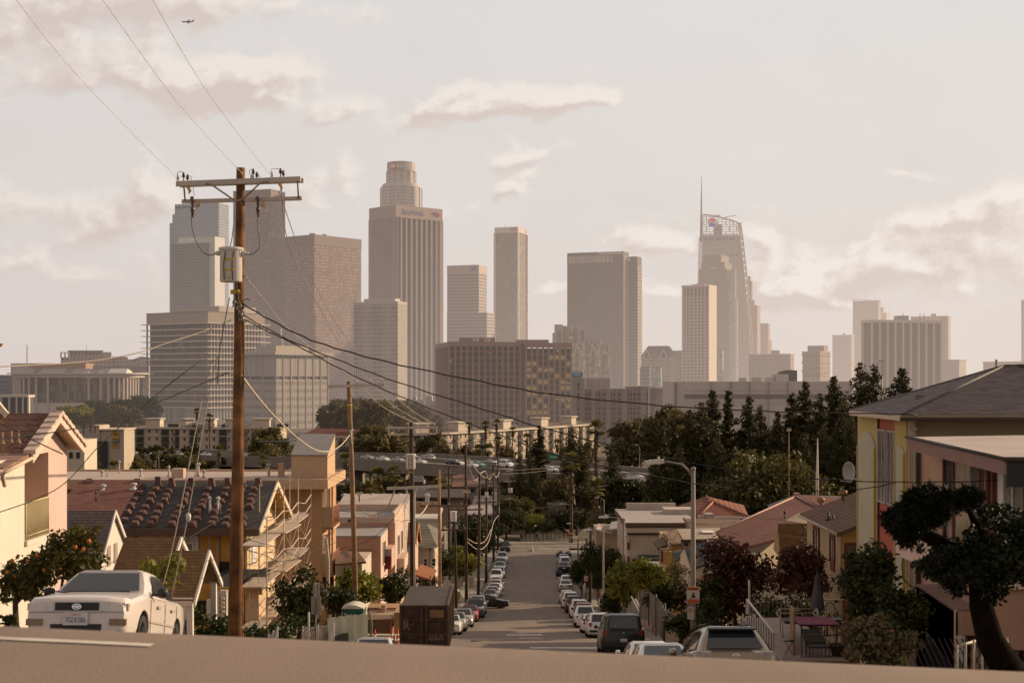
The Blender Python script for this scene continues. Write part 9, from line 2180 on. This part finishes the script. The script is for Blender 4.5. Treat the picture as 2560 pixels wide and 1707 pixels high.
slt('far street lamp with head left of the stop sign',1445,1318,225,1428,1308);slt('far street lamp in front of the umbrella shaped tree, above the stop sign',1426,1265,290,1408,1259);slt('two armed street lamp in front of the central conifers',1302,1255,330,1288,1256,both=True);slt('far street lamp beside the shaggy palms',1510,1250,250,1497,1243);slt('far street lamp left of the billboard',1560,1200,360,1554,1193);slt('far two armed street lamp behind the cream flat roof',1654,1258,250,1645,1254,both=True)
slt('slim freeway lamp before the left apartment row',397,1130,440,412,1126);slt('slim freeway lamp left of the sun shelf block base',390,1150,430,405,1150);slt('freeway lamp in front of the bare olive trees',1599,1118,420,1594,1112)
SO=M('sign_orange',(.50,.12,.035),var=.05);SR=M('sign_red_ring',(.42,.05,.04),var=.04);SP=M('sign_face',(.56,.47,.42),var=.05)
def npk(lab,x0,x1,y0,y1,Y):
 t=TH('parking_sign',lab,'road sign',group='no parking signs');x,z0,z1=wx((x0+x1)/2,Y),wz(y1,Y),wz(y0,Y);w_=(x1-x0)*Y/F/2;y=Y-.2
 MB().box(x-w_,x+w_,y,y+.02,z0,z1).bd('panel',SP,t);c=(x,z1-w_*1.05);r_=w_*.80;n_=24
 b=MB();b.add([(c[0]+q*math.cos(2*math.pi*j/n_),y-.006,c[1]+q*math.sin(2*math.pi*j/n_))for q in(r_,r_*.8)for j in range(n_)],[(j,(j+1)%n_,n_+(j+1)%n_,n_+j)for j in range(n_)]);b.sl([(c[0]-r_*.6,y-.008,c[1]+r_*.5),(c[0]-r_*.5,y-.008,c[1]+r_*.6),(c[0]+r_*.6,y-.008,c[1]-r_*.5),(c[0]+r_*.5,y-.008,c[1]-r_*.6)],.002);b.bd('ring',SR,t)
 let('P',r_*1.0,None,Matrix.Translation((c[0],y-.004,c[1]-r_*.5)),TRIM,t,bold=.03)
 for k,f_ in enumerate((.42,.3,.18)):
  let(('7 AM TO','9 AM','FRIDAY')[k],w_*.22,w_*1.2,Matrix.Translation((x,y-.004,z0+(z1-z0)*(f_-.06))),SR,t)
npk('no parking sign under the orange and white warning sign, largest of the no parking signs',1717,1733,1514,1545,58);npk('no parking sign at the foot of the second street lamp on the right',1551,1560,1493,1512,105);npk('no parking sign on the third street lamp on the right',1501,1509,1471,1485,130)
t=TH('warning_sign','orange and white warning sign with black cloaked figure on the nearest street lamp','road sign');Y=58;x0,x1,z0,z1=wx(1716,Y),wx(1747,Y),wz(1506,Y),wz(1464,Y);y=Y-.2
MB().box(x0,x1,y,y+.02,z0,z1).bd('panel',SP,t);MB().box(x0+.01,x1-.01,y-.005,y,z1-.15,z1-.01).bd('header',SO,t);MB().box(x0+.01,x1-.01,y-.005,y,z0+.01,z0+.17).bd('footer',SO,t)
xc_=(x0+x1)/2;let('WARNING',.075,.36,Matrix.Translation((xc_,y-.01,z1-.125)),TRIM,t,bold=.02)
b=MB();zc_=z0+.33;b.add([(xc_-.09,y-.008,zc_-.08),(xc_+.10,y-.008,zc_-.08),(xc_+.08,y-.008,zc_-.01),(xc_+.03,y-.008,zc_+.04),(xc_+.035,y-.008,zc_+.10),(xc_,y-.008,zc_+.125),(xc_-.035,y-.008,zc_+.09),(xc_-.03,y-.008,zc_+.03),(xc_-.08,y-.008,zc_-.02)],[list(range(9))]);b.add([(xc_-.075,y-.008,zc_+.085),(xc_+.085,y-.008,zc_+.10),(xc_+.085,y-.008,zc_+.115),(xc_-.075,y-.008,zc_+.10)],[(0,1,2,3)]);b.bd('figure',TRIM,t)
for k in range(2):
 let(('NEIGHBORHOOD WATCH','PROGRAM IN FORCE')[k],.028,.36,Matrix.Translation((xc_,y-.008,z0+.215-k*.035)),TRIM,t);let(('WE REPORT ALL','SUSPICIOUS PERSONS')[k],.04,.36,Matrix.Translation((xc_,y-.01,z0+.10-k*.06)),SR,t)
t=TH('warning_sign','small orange and white warning sign on a post beside the single dark pole, right pavement','road sign');Y=158;x0,x1=wx(1460,Y),wx(1469,Y)
MB().box(x0,x1,Y-.2,Y-.17,wz(1452,Y),wz(1438,Y)).bd('panel',SP,t)
for a_,c_ in((1441,1438.5),(1451.5,1448.5)):
 MB().box(x0,x1,Y-.21,Y-.2,wz(a_,Y),wz(c_,Y)).bd('stripe',SO,t)
MB().box((x0+x1)/2-.08,(x0+x1)/2+.08,Y-.21,Y-.2,wz(1447,Y),wz(1443.5,Y)).bd('figure',TRIM,t);MB().box(x0+.02,x0+.16,Y-.2,Y-.18,wz(1464,Y),wz(1455,Y)).bd('lower_plate',SP,t)
t=TH('stop_sign','red octagonal stop sign at the end of the right row of cars','road sign');Y=250;c=at(1426,1333,Y);b=MB();o8=[(c.x+.42*math.cos(R(22.5+45*j)),Y,c.z+.42*math.sin(R(22.5+45*j)))for j in range(8)];b.sl(o8,.03,dr=(0,1,0));b.bd('face',M('stop_red',(.42,.02,.02),var=.03),t);let('STOP',.24,.62,Matrix.Translation((c.x,Y-.02,c.z-.12)),WHITE,t,bold=.03);b=MB();b.tb([(c.x,Y+.05,prof(Y)),(c.x,Y+.05,c.z)],.04,6);b.bd('post',M('galvanised'),t)
t=TH('stop_sign','grey back of an octagonal sign on the left pavement beyond the driveway','road sign');Y=130;c=at(1117,1458,Y);b=MB();b.sl([(c.x+.37*math.cos(R(22.5+45*j)),Y,c.z+.40*math.sin(R(22.5+45*j)))for j in range(8)],.02,dr=(0,1,0));b.bd('face',M('sign_back',(.46,.42,.39)),t);b=MB();b.tb([(c.x,Y-.05,prof(Y)),(c.x,Y-.05,c.z+.6)],.035,6);b.box(c.x-.2,c.x+.15,Y-.1,Y-.07,c.z+.45,c.z+.65);b.bd('post',M('galvanised'),t)
t=TH('warning_sign','yellow diamond sign on a post right of the umbrella shaped tree','road sign');Y=212;c=at(1510,1312,Y);b=MB();b.sl([(c.x-.42,Y,c.z),(c.x,Y,c.z-.46),(c.x+.42,Y,c.z),(c.x,Y,c.z+.46)],.03,dr=(0,1,0));b.bd('face',M('diamond_yellow',(.33,.20,.02)),t);b=MB();b.tb([(c.x,Y+.05,prof(Y)),(c.x,Y+.05,c.z)],.04,6);b.bd('post',LAMPM,t)
for lab,x0,x1,y0,y1,Y,posts in(('large grey sign back on a thin post, in front of the scaffold',778,803,1490,1535,48,(790,)),('smaller grey sign back above the large one, in front of the scaffold',783,799,1455,1489,48,(790,)),('pale panel on two thin posts on the left pavement',1171,1186,1442,1470,166,(1175,1183)),('tall narrow sign back on a pole near the left pavement',1150,1154,1443,1455,150,(1150,))):
 t=TH('sign_panel',lab,'road sign');MB().box(wx(x0,Y),wx(x1,Y),Y-.02,Y,wz(y1,Y),wz(y0,Y)).bd('panel',M('sign_back_tan',(.33,.26,.20),var=.06),t)
 for p in posts:
  b=MB();b.tb([(wx(p,Y),Y-.05,road_z(wx(p,Y),Y)-.3),(wx(p,Y),Y-.05,wz(y0+1,Y))],.03,6);b.bd('post',M('galvanised'),t)
t=TH('thin_post','slender pale post standing before the orange building corner','post');b=MB();b.tb([at(820,1560,74),at(820,1400,74),at(816,1347,74)],[.1,.09,.07],8);b.bd('post',M('post_pale',(.42,.34,.27)),t)
t=TH('flagpole','white tapered pole in front of the dark hillside conifers','flagpole');b=MB();b.tb([at(2043,1240,150),at(2043,1200,150),at(2044,1095,150)],[.16,.16,.04],8);b.bd('pole',M('rail_white'),t)
t=TH('waste_container','dark rusty steel waste container with white graffiti at the left kerb','waste container');Y=70.5
x0,x1=wx(1002,Y),wx(1118,Y);z1=wz(1512,Y);z0=road_z(-4.4,Y)+.05;rust=M('rusty_steel',(.052,.030,.022),ro=.7,var=.45,scale=1.6,bump=.4,streak=.3);rust2=M('rusty_frame',(.075,.043,.03),ro=.7,var=.4,scale=2)
MB().box(x0,x1,Y,Y+6.5,z0+.1,z1).bd('bin_body',rust,t);xm=(x0+x1)/2
for xa in(x0,xm-.12,xm+.12,x1):
 MB().box(xa-.06,xa+.06,Y-.09,Y+.02,z0+.1,z1+.03).bd('rib',rust2,t)
for f_ in(.02,.36,.68,.98):
 MB().box(x0,x1,Y-.07,Y+.02,z0+.1+(z1-z0-.1)*f_-.05,z0+.1+(z1-z0-.1)*f_+.05).bd('rib',rust2,t)
for k in range(8):
 y=Y+.3+k*.85;MB().box(x1-.02,x1+.1,y,y+.12,z0+.1,z1).bd('side_rib',rust2,t)
MB().box(x1-.02,x1+.06,Y,Y+6.5,z1-.1,z1+.05).bd('rim',rust2,t)
MB().box(xm+.28,x1-.15,Y-.03,Y,z1-.62,z1-.22).bd('patch',M('patch_tan',(.22,.13,.06),var=.2),t)
wl=M('graffiti_white',(.30,.23,.19));rr=random.Random(5)
for cx,cz,s in((x0+.42,z1-1.0,.42),(xm+.6,z1-.95,.3),(x0+.55,z1-1.55,.4),(xm+.55,z1-1.6,.5)):
 b=MB();pts=[Vc((cx-s*.6+s*1.2*j/9,Y-.035,cz+s*.38*math.sin(j*2.3+cx*5)+rr.uniform(-.05,.05)))for j in range(10)];b.tb(pts,.012,4);b.bd('graffiti',wl,t)
let('R',.42,.3,Matrix.Translation((x0+.3,Y-.04,z1-1.2)),wl,t);let('BUDS',.3,.75,Matrix.Translation((xm+.6,Y-.04,z1-1.72)),wl,t)
for xa in(x0+.3,x1-.3):
 b=MB();b.la([(0,-.1),(.15,-.1),(.15,.1),(0,.1)],(xa,Y+.3,z0+.1),12,axis='x');b.bd('wheel',TYRE,t)
t=TH('site_screen','pale green white cloth screen on fence posts beside the leaning pole','fence screen');Y=58;b=MB();vs=[];n_=18
for j in range(n_+1):
 x=818+102*j/n_;yt=1544-12*j/n_+1.5*math.sin(j*1.9);vs+=[at(x,yt,Y)+Vc((0,.06*math.sin(j*1.3),0)),at(x+3*(1-j/n_),1612,Y)+Vc((0,.08*math.sin(j*1.3+.5),0))]
b.add(vs,[(2*j,2*j+1,2*j+3,2*j+2)for j in range(n_)],0,True);b.bd('cloth',M('screen_mint',(.50,.50,.40),var=.10,scale=1.5,ro=.9,bump=.3),t)
b=MB();b.tb([at(917,1530,Y)+Vc((.1,0,0)),at(921,1560,Y)+Vc((.14,0,0)),at(919,1612,Y)+Vc((.1,0,0))],.05,6);b.bd('edge_roll',M('screen_dark',(.12,.15,.09)),t)
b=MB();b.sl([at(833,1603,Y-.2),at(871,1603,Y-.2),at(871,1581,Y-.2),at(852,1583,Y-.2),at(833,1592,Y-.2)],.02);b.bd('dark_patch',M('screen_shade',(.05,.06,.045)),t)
t=TH('portable_toilet','dark green portable toilet with pale rounded roof behind the cloth screen','portable toilet');Y=63;x0,x1=wx(856,Y),wx(908,Y);zt_=wz(1523,Y)
MB().box(x0,x1,Y,Y+1.1,zt_-2,zt_).bd('cabin',M('toilet_green',(.015,.09,.06),ro=.5),t)
b=MB();n_=8;b.add([(x0-.05+(x1-x0+.1)*j/n_,y,zt_+.04+.17*math.sin(math.pi*j/n_))for y in(Y-.08,Y+1.15)for j in range(n_+1)],[(j,j+1,n_+2+j,n_+1+j)for j in range(n_)]+[list(range(n_+1))]);b.bd('roof',M('toilet_roof',(.50,.45,.40)),t)
for xa in(x0+.2,x1-.2):
 MB().box(xa-.12,xa+.12,Y-.03,Y,zt_-.35,zt_-.1).bd('vent_panel',M('toilet_vent',(.01,.05,.035)),t)
let('San',.14,.32,Matrix.Translation(((x0+x1)/2-.2,Y-.05,zt_-.3)),WHITE,t)
hl=lfm('hedge_leaf',(.008,.014,.004),(.045,.07,.015),.2)
hedge('dark clipped hedge directly left of the large pole',wx(478,46),wx(566,46),45.5,47,-10.5,wz(1548,46),hl,3800,.1,1);hedge('long dark clipped hedge directly right of the large pole',wx(605,46),wx(752,46),45.5,47.2,-10.5,wz(1566,46),hl,4800,.1,2)
shr('cypress_shrub','small conical cypress shrub in front of the cottage porch, behind the white car','bush',486,1524,47.5,.62,1.0,.6,lfm('cypress_leaf',(.02,.03,.006),(.11,.12,.02),.25),1800,.06,4,stem=False)
for lab,px_,py_,Y,w_,h,d,mt,n,lf,sd_ in(('yellow green young tree with pale leaves left of the dark bush, on the left pavement',890,1468,80,2.6,2.3,2.0,L_YEL,1500,.2,21),('round dark green bush on the left pavement beside the transformer pole',985,1472,88,2.3,2.2,2,L_OAK,3400,.13,22),('flowering shrub behind the grey sign backs',745,1500,62,2.4,3.0,1.6,L_OAK,2600,.12,23),('dark low shrub behind the cloth screen',845,1500,66,2.0,1.6,1.5,L_OAK,2000,.11,24),('green bush left of the driveway on the left side',1170,1345,205,6.5,7,5,L_OAK,3000,.34,25),('yellow green bush under the poles, left side',1150,1400,185,5.5,4,4,L_YEL,2200,.3,26),('small grassy bank beside the left pavement beyond the octagonal sign',1125,1490,150,2.5,1.3,3,L_YEL,1200,.16,27),('leafy shrub around the white suv in the driveway',1062,1460,140,3.2,2.2,2,L_OLIVE,1600,.15,28),('dark green bush beside the hip roofed house',1100,1400,165,3.0,4.2,2,L_OAK,1800,.22,29),('dark foliage mass at the end of the slatted fence',1216,1345,240,4,5,4,L_OAK,2200,.3,30)):
 shr('garden_bush',lab,'bush',px_,py_,Y,w_,h,d,mt,n,lf,sd_,clumps=20)
t=TH('orange_tree','twiggy orange tree with orange fruit behind the white car, in front of the pink house','tree');g=random.Random(6);cen,rad=[],[]
for(x0,x1,y0,y1,n_,r_)in((20,120,1395,1480,26,.26),(90,200,1370,1450,26,.26),(120,245,1335,1420,26,.24),(170,240,1320,1370,10,.2),(10,90,1430,1500,14,.22),(150,250,1400,1440,12,.2)):
 for i in range(n_):
  cen.append(tuple(at(g.uniform(x0,x1),g.uniform(y0,y1),31+g.uniform(-.7,.7))));rad.append(r_*g.uniform(.6,1.1))
put('crown',lfms('crown',cen,rad,5200,.075,31,shell=.2),lfm('citrus_leaf',(.02,.022,.006),(.15,.125,.025),.3),t)
b=MB();b.tb([at(50,1620,31),at(40,1560,31),at(38,1500,31),at(60,1440,31)],[.09,.075,.06,.03],8);b.tb([at(38,1510,31),at(90,1450,31),at(150,1400,31),at(190,1340,31)],[.05,.04,.025,.01],6);b.tb([at(150,1620,31),at(150,1500,31),at(160,1420,31)],[.06,.05,.02],6)
for i in range(26):
 p=Vc(g.choice(cen));b.tb([p,p+Vc((g.uniform(-.3,.3),g.uniform(-.2,.2),g.uniform(.15,.45)))],[.012,.004],4)
b.bd('trunk',BARK,t)
om=M('orange_fruit',(.55,.17,.02),ro=.5)
for(x,y)in((30,1401),(70,1402),(93,1388),(18,1430),(40,1440),(188,1367),(208,1373),(222,1352),(150,1420),(110,1425)):
 b=MB();b.la([(0,-.05),(.035,-.036),(.05,0),(.035,.036),(0,.05)],tuple(at(x,y,30.4)),8);b.bd('fruit',om,t)
shr('young_tree','thin young tree with large yellow leaves in front of the brown cottage roof','tree',400,1425,38,1.3,1.5,.9,L_YEL,260,.13,33,clumps=12)
shr('small_tree','tiny pointed shrub at the left edge beside the white car','bush',19,1560,30,.35,.6,.3,L_OAK,500,.05,34,stem=False)
t=TH('garden_railing','thin dark railing at the left edge beside the white car','railing');rlg(t,[at(-20,1580,30),at(40,1578,30)],.18,TRIM,.08,.006)
def chain(lab,x0,y0,x1,y1,Y,h,nm='chain_link_fence'):
 t=TH(nm,lab,'fence');p,q=at(x0,y0,Y),at(x1,y1,Y);b=MB();n_=16
 for j in range(n_):
  a_=p.lerp(q,j/n_);c_=p.lerp(q,min(1,(j+3)/n_));d_=p.lerp(q,max(0,(j-3)/n_));dn=Vc((0,0,-h));b.tb([a_,c_+dn],.006,3);b.tb([a_,d_+dn],.006,3)
 b.bd('mesh',M('galvanised_light'),t);b=MB();b.tb([p,q],.02,5);b.bd('top_rail',M('galvanised_light'),t)
 for f_ in(0,.5,1):
  a_=p.lerp(q,f_);b=MB();b.tb([a_+Vc((0,0,.08)),a_+Vc((0,0,-h))],.025,6);b.bd('post',M('galvanised_light'),t)
chain('pale chain link gate between the hedge and the cloth screen',757,1570,834,1562,50,.7);chain('short chain link fence piece right of the large pole hedge',672,1592,694,1572,44,.4)
t=TH('post_pair','tall white metal post behind the chain link gate','post');b=MB();b.tb([at(772,1600,52),at(772,1530,52)],.04,6);b.bd('post',M('galvanised_light'),t)
t=TH('entrance_steps','terracotta walled entrance steps with red railing left of the rusty container','steps');ter=M('terracotta_wall');terl=M('terracotta_light',(.42,.25,.15),var=.08)
for x0,x1,y0,y1,Y,mm in((918,1002,1518,1560,84,terl),(918,990,1536,1575,82,ter),(916,980,1548,1600,79,M('terracotta_dark',(.20,.11,.07))),(985,1004,1530,1620,78,terl)):
 MB().box(wx(x0,Y),wx(x1,Y),Y,Y+1.6,wz(y1+60,Y),wz(y0,Y)).bd('wall',mm,t)
for k in range(4):
 MB().box(wx(938,83)+k*.1,wx(962,83),82.6+k*.3,83+k*.3,wz(1536-k*5,83)-.2,wz(1531-k*5,83)).bd('step',terl,t)
rlg(t,[at(900,1530,84),at(945,1528,84)],.6,M('rail_red'),.16,.015);rlg(t,[at(976,1580,78),at(992,1548,81)],.45,M('rail_red'),.2,.015,name='stair_railing')
MB().box(wx(920,77),wx(990,77),76.5,77,wz(1640,77),wz(1583,77)).bd('low_wall',M('pale_kerb',(.46,.38,.31)),t)
for k,(x,yt,lab)in enumerate(((937,1574,'orange and white traffic delineator, left one of three'),(979,1572,'orange traffic delineator, middle one of three'),(994,1571,'tall orange traffic delineator touching the rusty container, right one of three'),(966,1590,'small orange cone between the delineators'))):
 Y=66;c=at(x,yt,Y);h=c.z-(road_z(c.x,Y));t=TH('traffic_cone',lab,'traffic cone',(c.x,Y,c.z),0,'traffic cones at the left kerb');w_=.09 if k<3 else.06
 b=MB();b.la([(w_*1.5,-h),(w_*1.5,-h+.08),(w_,-h+.1),(w_*.55,-.05),(w_*.5,0),(0,.02)],(0,0,0),12);b.bd('cone_body',M('cone_orange',(.50,.075,.02)),t)
 for z in((-.22,-.45)if k<3 else(-.12,)):
  b=MB();r_=w_*(.56+.44*-z/h)+.006;b.la([(r_,z-.09),(r_-.004,z)],(0,0,0),12);b.bd('white_band',WHITE,t)
for k,(x,lab)in enumerate(((1433.5,'dark green wheeled bin on the right pavement, left one of two'),(1440,'dark green wheeled bin on the right pavement, right one of two'))):
 Y=203-k*2;X0=wx(x,Y);z=road_z(kerb_r(Y),Y)+.18;t=TH('wheelie_bin',lab,'bin',(X0,Y,z),.1,'wheeled bins');b=MB();loft(b,[[(-.24,-.26,.1),(.24,-.26,.1),(.24,.26,.1),(-.24,.26,.1)],[(-.32,-.34,1.0),(.32,-.34,1.0),(.32,.34,1.0),(-.32,.34,1.0)]],smooth=False);b.bd('bin_body',M('bin_green',(.012,.022,.016),ro=.5),t)
 b=MB();b.sl([(-.34,-.36,1.03),(.34,-.36,1.03),(.34,.4,1.10),(-.34,.4,1.10)],.05);b.bd('lid',M('bin_lid',(.016,.028,.02),ro=.5),t)
 for s in(-.27,.27):
  b=MB();b.la([(0,-.04),(.1,-.04),(.1,.04),(0,.04)],(s,.26,.1),10,axis='x');b.bd('wheel',TYRE,t)
t=TH('mesh_fence','long dark wire mesh fence beyond the crossing at the foot of the street','fence');p,q=at(1309,1336,273),at(1446,1336,271);b=MB()
for j in range(90):
 a_=p.lerp(q,j/89);b.tb([a_,a_-Vc((0,0,1.9))],.012,3)
for z in(0,-.6,-1.2,-1.8):
 b.tb([p+Vc((0,0,z)),q+Vc((0,0,z))],.014,3)
b.bd('mesh',M('fence_dark',(.07,.065,.055)),t)
for j in range(14):
 a_=p.lerp(q,j/13);b=MB();b.tb([a_+Vc((0,-.05,.15)),a_-Vc((0,.05,2.1))],.04,5);b.bd('post',M('galvanised'),t)
b=MB();rows2=[]
for j in range(9):
 y=274.5+j*1.6;rows2.append([(wx(x,280),y,prof(274)+(wz(1318,280)-prof(274))*math.sin(math.pi*max(0,min(1,(x-1310)/130)))*sstep(0,5,j))for x in range(1300,1452,8)])
sheet('earth_bank',rows2,M('bank_earth',(.13,.10,.055),var=.35,scale=.8,bump=.4))
t=TH('person','person in dark clothes standing beyond the crossing at the foot of the street','person');Y=272.2;X0=wx(1341,Y);z=prof(270)+.16
bm_v=[(0,0,.95),(0,0,1.15),(0,0,1.42),(0,-.01,1.52),(0,-.02,1.62),(.10,0,.92),(.115,-.02,.50),(.12,.02,.09),(.125,-.12,.04),(-.10,0,.92),(-.12,.02,.50),(-.13,.03,.09),(-.135,-.1,.04),(.19,0,1.40),(.25,0,1.14),(.24,-.08,.90),(.235,-.1,.80),(-.19,0,1.40),(-.25,.02,1.14),(-.25,-.04,.90),(-.245,-.06,.80)]
ed=[(0,1),(1,2),(2,3),(3,4),(0,5),(5,6),(6,7),(7,8),(0,9),(9,10),(10,11),(11,12),(2,13),(13,14),(14,15),(15,16),(2,17),(17,18),(18,19),(19,20)]
rads=[.15,.14,.15,.055,.085,.095,.065,.045,.04,.095,.065,.045,.04,.065,.05,.038,.03,.065,.05,.038,.03]
me=bpy.data.meshes.new('body');me.from_pydata(bm_v,ed,[]);o=bpy.data.objects.new('body',me);COL.objects.link(o);o.modifiers.new('skin','SKIN');o.modifiers.new('sub','SUBSURF').levels=1
for j,r_ in enumerate(rads):
 me.skin_vertices[0].data[j].radius=(r_,r_*.8)
me.skin_vertices[0].data[0].use_root=True
dg=bpy.context.evaluated_depsgraph_get();bme=bpy.data.meshes.new_from_object(o.evaluated_get(dg));bpy.data.objects.remove(o)
for p_ in bme.polygons:
 p_.use_smooth=True
t.location=(X0,Y,z);put('body',bme,M('dark_clothes',(.022,.02,.022)),t)
b=MB();b.la([(0,-.13),(.05,-.11),(.08,-.03),(.085,.03),(.06,.09),(0,.12)],(0,-.02,1.66),12);b.bd('head',M('skin',(.26,.15,.10)),t);b=MB();b.la([(.09,-.02),(.092,.03),(.065,.1),(0,.13)],(0,0,1.67),12);b.bd('hair',TRIM,t)
t=TH('airliner','small grey airliner flying left high in the sky, upper left','airplane');pl=M('airliner_grey',(.30,.26,.25),ro=.5);Y=4000;c=at(469,55,Y);b=MB()
b.la([(0,-17),(1.0,-16),(1.75,-13),(1.8,8),(1.2,13),(.3,17)],(0,0,0),14,axis='x');t.location=c;t.rotation_euler=(R(-6),R(-3),R(8));b.bd('fuselage',pl,t)
for s,nm in((1,'wing'),(-1,'wing')):
 b=MB();b.sl([(-3,s*1.5,-.7),(3,s*1.5,-.7),(8,s*15,.6),(6,s*15,.6)],.35);b.bd(nm,pl,t);b=MB();b.sl([(12,s*.8,.6),(15,s*.8,.6),(17,s*6,1.0),(15.6,s*6,1.0)],.2);b.bd('tailplane',pl,t);b=MB();b.la([(.8,-2),(1.0,0),(.6,2)],(0,s*5,-1.7),10,axis='x');b.bd('engine',pl,t)
b=MB();b.sl([(11,0,1),(16,0,1),(18.5,0,6.2),(16.5,0,6.2)],.3,dr=(0,1,0));b.bd('tail_fin',pl,t)
t=TH('bird','small pale bird in flight before the brown piered block','bird');c=at(1202,1018,300);t.location=c;b=MB();b.la([(0,-.22),(.06,-.12),(.08,.05),(.03,.2),(0,.3)],(0,0,0),8,axis='x');b.bd('body',M('bird_pale',(.35,.29,.25)),t)
for s in(-1,1):
 b=MB();b.sl([(-.08,0,.04),(.12,0,.04),(.2,s*.3,.30),(.12,s*.5,.5),(0,s*.28,.30)],.01);b.bd('wing',M('bird_pale'),t)
t=TH('orange_roof_tip','tiny orange tip of something at the left edge above the columned hall','flag');b=MB();b.sl([at(-14,858,36),at(7,859,36),at(2,867,36),at(-14,868,36)],.05,dr=(0,1,0));b.bd('tip',M('tip_orange',(.5,.22,.08)),t)
scene.render.film_transparent=False
